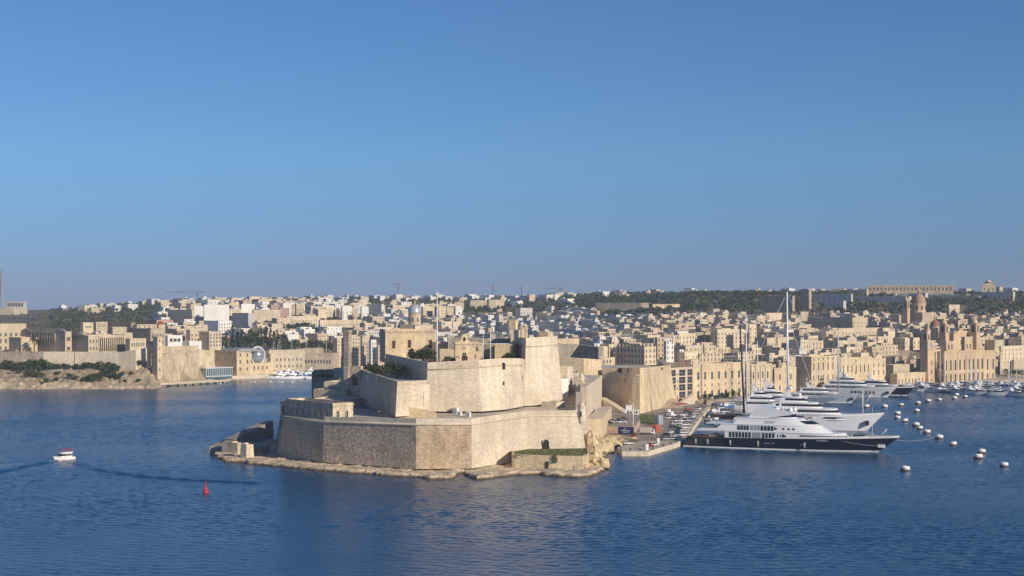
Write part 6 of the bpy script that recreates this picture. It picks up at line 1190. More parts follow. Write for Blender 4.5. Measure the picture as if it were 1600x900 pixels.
for k, (u, py, s) in enumerate([(4, 562, 2.0), (12, 566, 2.2), (3, 574, 2.0), (20, 570, 1.6), (29, 563, 1.8), (36, 568, 2.2), (44, 565, 2.2), (52, 570, 2.6), (60, 574, 2.5), (67, 568, 2.0), (72, 578, 2.0), (56, 584, 2.2), (46, 588, 1.8), (38, 580, 1.6), (25, 584, 1.4), (64, 590, 1.7), (77, 560, 1.5), (84, 564, 1.6), (92, 561, 1.5), (99, 566, 1.6), (107, 563, 1.3), (88, 575, 1.3), (104, 574, 1.2), (118, 573, 1.5), (126, 577, 1.4), (136, 559, 2.0), (140, 566, 1.5), (134, 573, 1.8), (143, 576, 1.8), (151, 574, 1.5), (160, 577, 2.2), (167, 580, 2.6), (174, 584, 2.8), (166, 589, 2.6), (177, 593, 2.4), (155, 592, 2.0), (148, 597, 2.2), (140, 595, 1.6), (92, 586, 1.2), (110, 592, 1.4), (120, 594, 1.3), (86, 597, 1.2), (73, 599, 1.2), (131, 597, 1.4), (184, 597, 1.2), (205, 587, 1.0), (214, 596, 1.0), (196, 598, .9)]):
    Y = depth_of(u, py); kind = 'dryshrub' if SR.random() < .25 else 'shrub'
    gt_('shrub', {'shrub': 'dark green', 'dryshrub': 'dry olive'}[kind] + (' big' if s > 1.9 else '') + ' shrub on the cliff below the ' + ('shaded hospital wings' if u < 70 else 'columned hospital wing' if u < 118 else 'giant colonnade' if u < 190 else 'lift tower'), 'shrub', kind, u, min(Y, 1135), s * (1.65 if u < 75 else 1.4), SG, k % 3)
for k, (u, Y, s) in enumerate(((1101, 914, .55), (1108, 918, .6), (1116, 922, .5), (1122, 926, .65), (1130, 931, .7), (1138, 935, .6), (1146, 941, .65), (1153, 945, .5))): gt_('quay_tree', 'small dark tree in front of the arched warehouse', 'tree', 'round', u, Y, s, 'small trees along the warehouse', k % 3)
gt_('cypress_tree', 'single dark cypress right of the museum', 'tree', 'cypress', 1561, 1210, 1.25, None, 1)
for k, u in enumerate((1572, 1580, 1589, 1597)): gt_('broadleaf_tree', 'dark tree on the quay right of the museum', 'tree', 'round', u, 1212, .85, 'trees right of the museum', k % 3)
gt_('broadleaf_tree', 'single tree before the dark gap left of the museum', 'tree', 'round', 1467, 1120, .5, None, 0)
unique_labels(TL, lambda o: US(o.location.x, o.location.y))
# ------------------------------------------------------------------ quays
def slabz(name, px, z, m, zb=-2.5, mtop=None):
    P = [W(a, b_, z)[:2] for a, b_ in px]; A = sum(P[i][0] * P[(i + 1) % len(P)][1] - P[(i + 1) % len(P)][0] * P[i][1] for i in range(len(P)))
    if A < 0: P = P[::-1]
    mb = MB(); mb.poly(P, zb, z, m, mtop); return mb
QX = [(964, 699), (972, 705), (1013, 705), (1056, 692.5), (1071, 687), (1083, 668), (1098, 648), (1110, 635), (1088, 627), (1058, 629), (1000, 642), (965, 640), (934, 636), (922, 655), (928, 668), (948, 681), (1000, 688), (984, 694)]
o = slabz('quay', QX, 2.0, STONE_L, mtop=ASPH).build('quay_road'); o['kind'] = 'structure'
o = slabz('apron', [(964.3, 699.0), (972.2, 704.7), (1012.9, 704.7), (1055.5, 692.4), (1050, 689), (1003, 689), (985, 694)], 2.012, CONC, 1.99).build('quay_pavement'); o['kind'] = 'structure'
o = slabz('edge', [(1057, 691.8), (1070.5, 686.5), (1082.5, 667.5), (1097.5, 648), (1108.5, 635.5), (1104, 635), (1092, 648), (1077, 667), (1064, 685)], 2.13, STONE_L, 1.99).build('quay_pavement'); o['kind'] = 'structure'
# promenade in front of the waterfront row
us_ = [1104, 1120, 1150, 1180, 1206, 1244, 1280, 1312, 1340, 1362, 1384, 1400, 1430, 1450, 1490, 1538, 1570, 1600, 1700]
q_ = lambda u: 21 if u < 1250 else 28 if u < 1390 else 36
fr_ = [(XU(u, rowY(u) - q_(u)), rowY(u) - q_(u)) for u in us_]; bk_ = [(XU(u, rowY(u) + 12), rowY(u) + 12) for u in us_]
mb = MB()
for i in range(len(us_) - 1):
    mb.face([(*fr_[i], 2.75), (*fr_[i + 1], 2.75), (*bk_[i + 1], 2.95), (*bk_[i], 2.95)], CONC); mb.face([(*fr_[i], -2), (*fr_[i + 1], -2), (*fr_[i + 1], 2.75), (*fr_[i], 2.75)], STONE_D)
o = mb.build('promenade'); o['kind'] = 'structure'
# upper car park with its retaining wall
cp = empty('car_park_terrace', W(946, 676, 2), 0, 'raised car park terrace behind the pink and blue painted wall', 'terrace')
mb = slabz('t', [(921, 651), (944, 666), (991, 667), (1000, 656), (998, 648), (965, 643), (934, 641)], 5.0, mat('pink_wall', (.50, .36, .28), var=.15, scale=.2), 1.5, ASPH); lb(cp, mb, 'wall')
wl = W(965.5, 668, 5.0); wr = W(990, 668.6, 5.0)
bd = empty('painted_board', (wl[0], wl[1] - .35, 2.05), math.atan2(wr[1] - wl[1], wr[0] - wl[0]), 'dark blue board with white lettering below the raised car park', 'board')
bl_ = math.hypot(wr[0] - wl[0], wr[1] - wl[1]); mb = MB(); mb.box(0, bl_, 0, .15, 0, 3.3, mat('board_blue', (.012, .022, .085), rough=.5, var=.1)); mb.build('panel', bd)
mb = MB(); rr = random.Random(4)
for row, (x0, x1, z, hgt) in enumerate(((2.1, 5.2, .75, .45), (1.5, 5.6, 1.45, .6), (2.6, 3.8, 2.35, .3))):
    x = x0
    while x < x1: ww = rr.uniform(.18, .42); mb.box(x, x + ww * .55, -.06, -.01, z, z + hgt * rr.uniform(.6, 1), WHITE); mb.box(x, x + ww, -.06, -.012, z, z + hgt * .25, WHITE); x += ww + .12
mb.build('lettering', bd)
pl_, pr_ = W(950.5, 667, 5.0), W(959, 667.3, 5.0)
mk = empty('wall_marks', (pl_[0], pl_[1] - .6, 2.6), math.atan2(pr_[1] - pl_[1], pr_[0] - pl_[0]), 'faded red painted letter marks on the pink wall', 'graffiti'); mb = MB(); pts = [(0, 0, 0), (0, 0, 1.3), (.6, 0, 1.1), (.7, 0, .5), (.4, 0, .1), (0, 0, 0)]; mb.tube(pts, .09, REDP, 4); mb.tube([(1.1, 0, .1), (1.4, 0, .8), (1.7, 0, .1)], .08, REDP, 4); mb.tube([(2.1, 0, .1), (2.1, 0, .9), (2.4, 0, .4), (2.7, 0, .9), (2.7, 0, .1)], .08, REDP, 4); mb.build('strokes', mk)
# grass patch
o = slabz('g', [(1000, 660), (1022, 666), (1031, 660), (1029, 650), (1004, 647), (998, 652)], 2.25, STONE_L, 1.9, GRASS).build('grass_verge'); tag(o, 'kerbed green grass patch in the middle of the quay car park', 'grass', kind='stuff')
mb = MB(); gr = random.Random(6); 
for k in range(420):
    u, py = gr.uniform(1000, 1030), gr.uniform(648, 664)
    if py > 652 + (u - 985) * .3 or u < 1000 + (py - 656): continue
    p = W(u, py, 2.25); s_ = gr.uniform(.15, .45); mb.face([(p[0] - s_, p[1], 2.24), (p[0] + s_, p[1] + .1, 2.24), (p[0] + .1, p[1], 2.3 + gr.uniform(.2, .7))], gr.choice([GRASS, LEAFG, LEAFP]))
tag(mb.build('weeds'), 'tufts of weeds growing over the quay grass patch', 'weeds', kind='stuff')

# ------------------------------------------------------------------ vehicles
CARC = {'white': (.78, .78, .77), 'silver': (.42, .43, .44), 'black': (.015, .015, .017), 'grey': (.14, .145, .15), 'blue': (.03, .07, .20), 'red': (.36, .03, .03), 'dark blue': (.015, .025, .07), 'beige': (.40, .34, .26)}
CM = {}
def car_meshes(kind, col):
    if (kind, col) in CM: return CM[(kind, col)]
    m = mat('car_' + col.replace(' ', '_'), CARC[col], rough=.25, var=0, spec=.6); L, w_, h = (4.3, 1.75, 1.45) if kind == 'car' else (5.2, 1.95, 2.3)
    pr = [(0, .35), (L, .35), (L, .62), (L - .25, .78), (L - 1.2, .9), (.5, .95), (.02, .8)] if kind == 'car' else [(0, .4), (L, .4), (L, .85), (L - .7, 1.15), (L - .8, 1.2), (0, 1.25)]
    b = MB(); b.prism([(x, 0, z) for x, z in pr], [(x, w_, z) for x, z in pr], m, bottom=True)
    cb_ = [(.45, .94), (L - 1.25, .9), (L - 2.0, h - .06), (1.0, h), (.75, h - .05)] if kind == 'car' else [(.02, 1.24), (L - .75, 1.2), (L - 1.35, h), (.12, h)]
    g = MB(); g.prism([(x, .08, z) for x, z in cb_], [(x, w_ - .08, z) for x, z in cb_], GLASS, bottom=True)
    r_ = MB(); xa, xb = (1.0, L - 2.05) if kind == 'car' else (.1, L - 1.4); r_.box(xa, xb, .06, w_ - .06, h - .02, h + .05, m)
    if kind != 'car': r_.box(.0, 2.6, .04, w_ - .04, 1.25, h, m)
    wh = MB(); wh.tube([(0, 0, 0), (0, .2, 0)], .33, BLACK, 10); wh.tube([(0, -.01, 0), (0, .21, 0)], .17, STEEL, 8)
    lt_ = MB(); lt_.box(-.02, .02, 0, .35, 0, .16, WHITE)
    CM[(kind, col)] = (b.data('body'), g.data('cabin_glass'), r_.data('roof'), wh.data('wheel'), lt_.data('headlight'), L, w_); return CM[(kind, col)]
VEH = []
def car(col, u, py, ang, z=2.0, kind='car', place='on the quay road'):
    b, g, r_, wh, lt_, L, w_ = car_meshes(kind, col); p = W(u, py, z); c, s = math.cos(R(ang)), math.sin(R(ang))
    root = empty('parked_car' if kind == 'car' else 'parked_van', (p[0] - c * L / 2 + s * w_ / 2, p[1] - s * L / 2 - c * w_ / 2, z), R(ang), f'{col} {kind} parked {place}', kind, 'vehicles parked on the quay')
    link('body', b, root); link('cabin_glass', g, root); link('roof', r_, root)
    for x in (.85, L - .85):
        for y in (-.02, w_ - .18): link('wheel', wh, root, (x, y, .33))
    for y in (.12, w_ - .47): link('headlight', lt_, root, (L, y, .62))
    VEH.append(root); return root
for k, (col, u, py) in enumerate((('silver', 946, 657.5), ('black', 951, 662), ('silver', 958, 659.5), ('white', 963, 661), ('dark blue', 968, 658.5), ('white', 972, 661), ('grey', 938, 655), ('black', 931, 652), ('grey', 975.5, 656))): car(col, u, py, -28 + (k % 3) * 4, 5.0, 'van' if col == 'black' and k == 7 else 'car', 'on the raised car park terrace')
for col, u, py, a, kd in (('white', 1046, 646, 50, 'van'), ('white', 1051, 650.5, 48, 'van'), ('white', 1044, 654.5, 62, 'car'), ('silver', 1042, 648, 50, 'car')): car(col, u, py, a, 2.0, kd, 'beside the grass patch')
RW = [('dark blue', 1074, 645), ('black', 1073, 649), ('grey', 1078, 647.5), ('white', 1070, 654), ('silver', 1078, 654), ('black', 1070, 657.5), ('white', 1066, 659), ('silver', 1076, 659), ('white', 1066, 663), ('white', 1072, 665), ('grey', 1064, 667.5), ('white', 1071, 669.5), ('black', 1062, 672), ('silver', 1069, 673), ('dark blue', 1061, 675.5), ('white', 1066, 677.5), ('black', 1060, 679), ('silver', 1054, 682), ('white', 1066, 681.5), ('red', 1075, 641)]
for k, (col, u, py) in enumerate(RW): car(col, u, py, (12, 20, 5)[k % 3], 2.0, 'car', 'in the lines of cars along the quay edge')
for col, u, py, a in (('white', 1050, 684, 25), ('grey', 1046, 686.5, 20), ('silver', 1042, 687.5, 15), ('grey', 1036, 687, 20), ('silver', 1055, 687, 30)): car(col, u, py, a, 2.0, 'car', 'by the near corner of the quay')
for k, (col, u, py) in enumerate((('grey', 1059, 655), ('white', 1056, 659), ('silver', 1054, 664), ('black', 1052, 669), ('white', 1083, 652), ('silver', 1086, 648), ('blue', 1080, 657), ('white', 1092, 640), ('grey', 1097, 637), ('silver', 1089, 643), ('white', 1047, 677), ('black', 1042, 681), ('white', 1068, 650), ('beige', 1064, 655))): car(col, u, py, (15, 55, 20)[k % 3], 2.0, 'car', 'further in on the quay road')
car('white', 982, 694.5, 12, 2.0, 'car', 'alone at the inner edge of the quay tip'); car('red', 1014, 697.5, 8, 2.0, 'car', 'near the white drums on the quay tip'); car('white', 1021, 697, 10, 2.0, 'car', 'near the white drums on the quay tip')
car('red', 990.5, 681.5, 70, 2.0, 'car', 'in front of the dark blue board')
for k in range(9): u = 1112 + k * 11; car(['white', 'silver', 'black', 'grey', 'white'][k % 5], u, YS(rowY(u) - 5, 2.9), 45, 2.9, 'car', 'in front of the arched warehouse')
unique_labels(VEH, lambda o: US(o.location.x, o.location.y))
bo = MB(); bo.lathe([(.28, 0), (.22, .15), (.2, .6), (.32, .75), (.3, .9), (.05, .95)], BLACK, n=8); bo = bo.data('bollard_post'); BLL = []
for k, (u, py) in enumerate(((970, 702.5), (985, 703.6), (1000, 703.8), (1020, 702), (1036, 697.5), (1048, 694), (1074, 681), (1079, 673), (1085, 664), (1090, 657), (1096, 649))): p = W(u, py, 2.02); t_ = empty('bollard', p, 0, 'black mooring bollard on the quay edge', 'bollard', 'bollards along the quay edge'); link('bollard_post', bo, t_); BLL.append(t_)
unique_labels(BLL, lambda o: US(o.location.x, o.location.y))
lp_ = MB(); lp_.tube([(0, 0, 0), (0, 0, 7.5)], .1, STEEL, 6, .07); lp_ = lp_.data('post'); la_ = MB(); la_.tube([(0, 0, 7.4), (.5, 0, 7.8), (1.4, 0, 7.8)], .06, STEEL, 5); la_.box(1.1, 1.8, -.15, .15, 7.66, 7.78, GREYP); la_ = la_.data('lamp_head'); LPS = []
for k, (u, py) in enumerate(((1046, 664), (1058, 651), (1072, 638), (1034, 688), (1086, 660), (1098, 641))): p = W(u, py, 2.01); t_ = empty('street_lamp', p, k * .7, 'slim grey street lamp on the quay road', 'street lamp', 'street lamps on the quay'); link('post', lp_, t_); link('lamp_head', la_, t_); LPS.append(t_)
unique_labels(LPS, lambda o: US(o.location.x, o.location.y))
# truck, containers, hut, tent
p = W(1012, 679, 2.0); tk = empty('box_truck', (p[0] - 3.5, p[1], 2.0), R(-14), 'white box truck parked beside the orange container', 'truck')
mb = MB(); mb.box(0, 5.0, 0, 2.3, .9, 3.3, mat('truck_box', (.52, .48, .42), var=.1)); mb.build('cargo_box', tk); mb = MB(); mb.prism([(5.1, .05, .5), (6.7, .05, .5), (6.7, 2.25, .5), (5.1, 2.25, .5)], [(5.1, .05, 2.6), (6.2, .05, 2.6), (6.2, 2.25, 2.6), (5.1, 2.25, 2.6)], WHITE); mb.box(5.4, 6.2, .0, .04, 1.5, 2.3, GLASS); mb.build('cab', tk); mb = MB(); mb.box(0, 6.5, .4, 1.9, .5, .9, BLACK); mb.build('chassis', tk)
for x in (1.0, 2.2, 5.8):
    for y in (-.02, 2.1): link('wheel', car_meshes('van', 'white')[3], tk, (x, y, .42), 0, 1.25)
def container(name, label, u, py, ang, L, Wd, h, col, cat, dk=0):
    p = W(u, py, 2.0); r_ = empty(name, (p[0], p[1], 2.0), R(ang), label, cat); m = mat('paint_' + name + str(dk), col, rough=.6, var=.12, scale=.8); mb = MB()
    for k in range(int(L / .5)): x = k * .5; mb.box(x, x + .26, -.05, 0, .15, h - .1, m)
    mb.box(0, L, 0, Wd, 0, h, m); mb.build('body', r_); mb = MB(); mb.box(L + .005, L + .06, .15, Wd / 2 - .03, .2, h - .2, m); mb.box(L + .005, L + .06, Wd / 2 + .03, Wd - .15, .2, h - .2, m); mb.build('doors', r_); return r_
container('shipping_container', 'orange-red container at the end of the grass patch', 1025, 676, 62, 5.0, 3.0, 3.4, (.50, .12, .06), 'container')
container('shipping_container', 'dark blue container beside the white box truck', 1021.5, 678, 62, 2.2, 1.2, 2.8, (.03, .05, .10), 'container', 1)
o = container('site_cabin', 'grey slatted cabin block right of the grass patch', 1029, 663.5, 40, 3.2, 3.4, 4.6, (.36, .40, .45), 'cabin', 2); mb = MB(); [mb.box(3.28, 3.33, .3 + k * .8, .85 + k * .8, .5 + j * 1.0, 1.15 + j * 1.0, PANE) for k in range(4) for j in range(4)]; mb.build('louvres', o)
p = W(983, 655, 2.0); ht = empty('kiosk', (p[0] - 2, p[1] + 3, 4.0), R(-12), 'white two-storey kiosk like a small ship bridge behind the car park', 'kiosk')
mb = MB(); mb.box(0, 7, 0, 4, -2, 2.6, WHITE); mb.box(-.2, 7.2, -.3, 4.2, 2.6, 2.8, WHITE); mb.box(.5, 3.2, .5, 3.5, 2.8, 5.0, WHITE); mb.box(.3, 3.5, .2, 3.8, 5.0, 5.2, WHITE); mb.build('wall', ht)
for x in (1.2, 2.7, 4.2, 5.7): mb = MB(); mb.box(x, x + 1, -.04, .01, .9, 1.9, GLASS); mb.build('window', ht)
mb = MB(); mb.tube([(2, 2, 5.2), (2, 2, 8)], .1, STEEL, 5); mb.lathe([(.1, 6.4), (.7, 6.6), (.1, 6.8)], WHITE, (2, 2), 8); mb.build('mast', ht)
pole('light_mast', 'white lattice light mast beside the dark blue board', 989.5, 676, 2, ZP(631, 676), .22, WHITE)
for k, (u, py, s, lab) in enumerate(((1010, 703, 1.5, 'larger white drum at the tip of the quay'), (1028, 692.5, 1.3, 'white drum behind the red car on the quay'), (1060.5, 687, 1.3, 'white box drum at the yacht end of the quay'))):
    p = W(u, py, 2.01); t_ = empty('drum', p, 0, lab, 'drum', 'white drums on the quay'); mb = MB(); mb.lathe([(.8 * s / 1.4, 0), (.8 * s / 1.4, 1.6 * s), (.7 * s / 1.4, 1.65 * s)], WHITE, n=12, sm=False); mb.build('barrel', t_); mb = MB(); mb.lathe([(.83 * s / 1.4, .5 * s), (.83 * s / 1.4, .65 * s)], GREYP, n=12, sm=False); mb.build('band', t_)
p = W(1063, 640.5, 2.0); um = empty('awning', (p[0], p[1], 2.0), R(45), 'red striped awning over stalls at the foot of the modern block', 'awning')
mb = MB(); [mb.prism([(-6 + 3 * k, -2, 3.0), (-3.2 + 3 * k, -2, 3.0), (-3.2 + 3 * k, 2, 3.6), (-6 + 3 * k, 2, 3.6)], [(-6 + 3 * k, -2, 3.1), (-3.2 + 3 * k, -2, 3.1), (-3.2 + 3 * k, 2, 3.7), (-6 + 3 * k, 2, 3.7)], mat('red_canvas', (.42, .10, .07), var=.1), bottom=True) for k in range(4)]; mb.build('canvas', um); mb = MB(); [mb.tube([(x, -1.9, 0), (x, -1.9, 3)], .07, STEEL, 5) for x in (-6, -3, 0, 3, 5.8)]; mb.build('posts', um)
wall_thing('stair_ramp', 'pale sloping ramp with parapet below the modern block', [(1066, 872), (1078, 882), (1086, 893)], 2, [4, 6.5, 8.5], 2, STONE_L)
# awnings before the arcade
for k, u in enumerate((1412, 1428, 1447)):
    p = (XU(u, rowY(u) - 14), rowY(u) - 14, 2.9); t_ = empty('parasol_canopy', p, R(45), 'pale square parasol canopy on the quay before the arcade', 'canopy', 'canopies before the arcade'); mb = MB(); mb.prism([(-4, -4, 2.6), (4, -4, 2.6), (4, 4, 2.6), (-4, 4, 2.6)], [(-.1, -.1, 4.2), (.1, -.1, 4.2), (.1, .1, 4.2), (-.1, .1, 4.2)], mat('canvas_pale', (.6, .56, .5), var=.1), bottom=True); mb.build('canvas', t_); mb = MB(); mb.tube([(0, 0, 0), (0, 0, 4)], .1, STEEL, 5); mb.build('post', t_)
unique_labels([o for o in bpy.data.objects if o.name.startswith('parasol_canopy')], lambda o: o.location.x)

# ------------------------------------------------------------------ boats
def hull_mb(L, B, zs, zb, m, stripe, stern=.85, over=.09, deckm=TEAK, fine=.55, bul=.0, bulm=None, flare=1.0):
    "lofted hull: stern at x=0, bow at x=L; zs, zb sheer heights at stern and bow"
    mb = MB(); N = 22; rows = [-.8, 0.0, .03, .12, .4, .7, 1.0]; ring = []
    for i in range(N + 1):
        s = i / N; zd = zs + (zb - zs) * s ** 2.2; st = []
        full = 1 - (1 - stern) * max(0, 1 - s / .25) ** 2 if s < .25 else 1.0
        dk = full * (1 - max(0, (s - fine) / (1 - fine)) ** 2.3); wl_ = full * (1 - max(0, (s - fine * .75) / (1 - fine * .75)) ** 1.7)
        for r_ in rows:
            z = r_ if r_ < 0 else r_ * zd; f = max(0.0, r_); k = wl_ + (dk - wl_) * f ** flare
            if r_ < 0: k *= .75
            x = s * L * (1 - over) + over * L * (s ** 3) * f - (0.02 * L * (1 - f) if s == 0 else 0)
            st.append((x, max(.0, k) * B / 2, z))
        ring.append(st)
    n = len(rows)
    for sg in (1, -1):
        pts = [(x, y * sg, z) for st in ring for x, y, z in st]
        for j in range(n - 1):
            fs = [(i * n + j, (i + 1) * n + j, (i + 1) * n + j + 1, i * n + j + 1)[::-sg] for i in range(N)]
            mb.mesh(pts, fs, stripe if j in (1, 2) else m, True)
    for j in range(n - 1): a, b_ = ring[0][j], ring[0][j + 1]; mb.face([(a[0], a[1], a[2]), (a[0], -a[1], a[2]), (b_[0], -b_[1], b_[2]), (b_[0], b_[1], b_[2])], m)
    dz = .0 if not bul else 0
    for i in range(N): a, b_ = ring[i][-1], ring[i + 1][-1]; mb.face([(a[0], -a[1] * .99, a[2] - .12), (b_[0], -b_[1] * .99, b_[2] - .12), (b_[0], b_[1] * .99, b_[2] - .12), (a[0], a[1] * .99, a[2] - .12)], deckm)
    if bul:
        i0 = int(N * .42); w_ = bulm or WHITE
        for sg in (1, -1):
            for i in range(i0, N):
                a, b_ = ring[i][-1], ring[i + 1][-1]; ha, hb = bul * min(1, (i - i0) / 4), bul * min(1, (i + 1 - i0) / 4); ox = .25 * bul
                q = [(a[0], a[1] * sg, a[2]), (b_[0], b_[1] * sg, b_[2]), (b_[0] + ox * (i + 1) / N, b_[1] * sg, b_[2] + hb), (a[0] + ox * i / N, a[1] * sg, a[2] + ha)]; mb.face(q[::sg], w_, True)
    return mb, ring
def outline(x0, x1, hb, nose, n=9, aft=0.0):
    pts = [(x0, hb * (1 - aft))] + ([(x0 + 3, hb)] if aft else []) + [(x1 - nose + nose * math.sin(a), hb * math.cos(a) ** .8 if a < 1.57 else 0) for a in np.linspace(0, math.pi / 2, n)]
    return pts + [(x, -y) for x, y in pts[::-1][1:]]
def tier(mb, x0, x1, hb, z0, z1, nose, m, rf=1.0, rb=0.0, tuck=.25, brow=.5, mtop=None, aft=0.0):
    "one deck house: rounded nose, raked front, roof slab with a brow"
    lo = outline(x0, x1, hb, nose, aft=aft); hi = outline(x0 + rb, x1 - rf, hb - tuck, nose * .95, aft=aft)
    mb.prism([(x, y, z0) for x, y in lo][::-1], [(x, y, z1) for x, y in hi][::-1], m, m)
    ro = outline(x0 + rb - brow, x1 - rf + brow * .6, hb - tuck + brow * .35, nose, aft=aft)
    mb.prism([(x, y, z1) for x, y in ro][::-1], [(x, y, z1 + .28) for x, y in ro][::-1], m, mtop or m, bottom=True)
def side_windows(root, xs, hb, z0, z1, m=GLASS, tuck=.0, name='window', shape=None, sides=(1, -1)):
    for (a, b_) in xs:
        for sg in sides:
            mb = MB(); y = sg * (hb + .04); y2 = sg * (hb + .04 - tuck); q = [(a, y, z0), (b_, y, z0), (b_ + (.0 if shape != 'rake' else .5), y2, z1), (a + (.0 if shape != 'rake' else .5), y2, z1)]
            if shape == 'round': c, zc, r_ = (a + b_) / 2, (z0 + z1) / 2, (b_ - a) / 2; q = [(c + r_ * math.cos(t), y, zc + r_ * math.sin(t)) for t in np.linspace(0, 2 * math.pi, 13)[:-1]]
            if shape == 'arrow': q = [(a, y, z0), (b_, y, (z0 + z1) / 2), (a, y2, z1)]
            th = [(x, yy_ - sg * .12, z) for x, yy_, z in q]
            mb.prism(th if sg < 0 else th[::-1], q if sg < 0 else q[::-1], m); mb.build(name, root)
def band(root, x0, x1, hb, z0, z1, nose, m=GLASS, rf=0.0, tuck=0.0, frm=None, name='window_band'):
    "a continuous wrap-round strip of glass set on a tier's wall"
    lo = [p for p in outline(x0, x1 + .05, hb + .05, nose)]; hi = [p for p in outline(x0, x1 - rf + .05, hb + .05 - tuck, nose)]
    mb = MB(); n = len(lo)
    for i in range(n - 1):
        if frm is not None and (lo[i][0] < frm or lo[i + 1][0] < frm): continue
        mb.face([(*lo[i + 1], z0), (*lo[i], z0), (*hi[i], z1), (*hi[i + 1], z1)], m)
    return mb.build(name, root)
def rails(root, x0, x1, hb, z, nose, h=.9, aft=0.0):
    mb = MB(); pts = outline(x0, x1, hb, nose, aft=aft); mb.tube([(x, y, z + h) for x, y in pts], .05, STEEL, 4); [mb.tube([(x, y, z), (x, y, z + h)], .035, STEEL, 4) for x, y in pts]; return mb.build('railing', root)
def domes(root, spots, r_):
    for x, y, z in spots: mb = MB(); mb.lathe([(r_ * .6, z), (r_ * .9, z + r_ * .35), (r_, z + r_ * .9), (r_ * .85, z + r_ * 1.5), (r_ * .45, z + r_ * 1.9), (.05, z + r_ * 2.02)], WHITE, (x, y), 12); mb.build('radar_dome', root)
def place_yacht(name, label, cat, us, Ys, ub, Yb, group=None):
    sx, bx = XU(us, Ys), XU(ub, Yb); L = math.hypot(bx - sx, Yb - Ys); return empty(name, (sx, Ys, 0), math.atan2(Yb - Ys, bx - sx), label, cat, group), L
def pxx(root, L, u):
    "position along the yacht's centreline seen at pixel column u"
    c, s = math.cos(root.rotation_euler.z), math.sin(root.rotation_euler.z); k = (u - 800) / F; return (k * root.location.y - root.location.x) / (c - k * s)

# the navy yacht
ny, L = place_yacht('motor_yacht', 'huge yacht with dark navy hull and white superstructure moored stern to the quay', 'yacht', 1079, 642, 1405, 608)
X = lambda u: pxx(ny, L, u)
h_, rg = hull_mb(L, 13.4, 4.5, 6.3, NAVY, WHITE, stern=.86, over=.10, bul=.9); h_.build('hull', ny)
mb = MB(); mb.box(-1.6, 2.2, -4.6, 4.6, .35, .8, TEAK); mb.build('swim_platform', ny)
mb = MB(); tier(mb, X(1138), X(1331), 6.25, 4.4, 7.3, 16, GLOSSW, 2.5, 0, .1); mb.build('main_deck_house', ny)
mb = MB(); tier(mb, X(1122), X(1303), 6.2, 7.58, 10.2, 17, GLOSSW, 5.0, 3.0, .35); mb.build('upper_deck_house', ny)
mb = MB(); mb.box(X(1094), X(1140), -5.9, 5.9, 7.25, 7.62, GLOSSW); mb.prism([(X(1094), -6.0, 7.2), (X(1140), -6.2, 7.2), (X(1140), -5.8, 7.2), (X(1094), -5.6, 7.2)], [(X(1094) + 2, -6.0, 8.3), (X(1140), -6.2, 8.5), (X(1140), -5.8, 8.5), (X(1094) + 2, -5.6, 8.3)], GLOSSW); mb.prism([(X(1094), 5.6, 7.2), (X(1140), 5.8, 7.2), (X(1140), 6.2, 7.2), (X(1094), 6.0, 7.2)], [(X(1094) + 2, 5.6, 8.3), (X(1140), 5.8, 8.5), (X(1140), 6.2, 8.5), (X(1094) + 2, 6.0, 8.3)], GLOSSW); mb.build('upper_aft_deck', ny)
mb = MB(); tier(mb, X(1150), X(1280), 5.6, 10.48, 13.0, 15, GLOSSW, 4.5, 2.5, .4); mb.build('bridge_deck_house', ny)
mb = MB(); mb.box(X(1108), X(1156), -5.2, 5.2, 10.2, 10.55, GLOSSW); mb.build('bridge_aft_deck', ny)
mb = MB(); tier(mb, X(1180), X(1246), 4.2, 13.28, 15.4, 7, GLOSSW, 1.2, 1.5, .3, .9); mb.build('sun_deck_house', ny)
band(ny, X(1204), X(1246), 4.2, 13.7, 15.0, 7, rf=1.0, tuck=.22)
# sweeping radar wing
for sg in (1, -1):
    mb = MB(); pr = [(X(1166), 10.5), (X(1188), 10.5), (X(1206), 13.4), (X(1240), 14.8), (X(1243), 15.9), (X(1212), 17.3), (X(1192), 18.2), (X(1184), 17.2)]; y0, y1 = (4.3, 4.9) if sg > 0 else (-4.9, -4.3)
    f = [(x, y0, z) for x, z in pr]; g = [(x, y1, z) for x, z in pr]; mb.prism(g, f, GLOSSW, bottom=True); mb.build('radar_wing', ny)
mb = MB(); mb.prism([(X(1186), -4.6, 17.2), (X(1214), -4.6, 16.6), (X(1214), 4.6, 16.6), (X(1186), 4.6, 17.2)], [(X(1189), -4.6, 18.1), (X(1212), -4.6, 17.3), (X(1212), 4.6, 17.3), (X(1189), 4.6, 18.1)], GLOSSW, bottom=True); mb.build('wing_roof', ny)
domes(ny, [(X(1216), -2.6, 15.7), (X(1222), 2.2, 15.7), (X(1229), -1.2, 15.7), (X(1237), -2.4, 15.7), (X(1240), 2.4, 15.7)], 1.05)
mb = MB(); mb.tube([(X(1219), 0, 15.6), (X(1219), 0, 21.5)], .28, WHITE, 6, .12); mb.box(X(1219) - .2, X(1219) + .2, -2.2, 2.2, 18.4, 18.7, WHITE); mb.build('mast', ny)
du = lambda a, b_, n, g=.22: [(X(a) + (X(b_) - X(a)) * (k + g / 2) / n, X(a) + (X(b_) - X(a)) * (k + 1 - g / 2) / n) for k in range(n)]
side_windows(ny, du(1157, 1176, 4), 6.2, 8.0, 9.9, tuck=.3); side_windows(ny, du(1177, 1193, 3), 6.2, 8.0, 9.9, mat('curtained_glass', (.30, .32, .34), rough=.2, var=.1), tuck=.3); side_windows(ny, du(1193, 1214, 4), 6.2, 8.0, 9.9, tuck=.3); side_windows(ny, [(X(1215), X(1220))], 6.2, 8.2, 9.7, tuck=.25, shape='arrow', name='arrow_window')
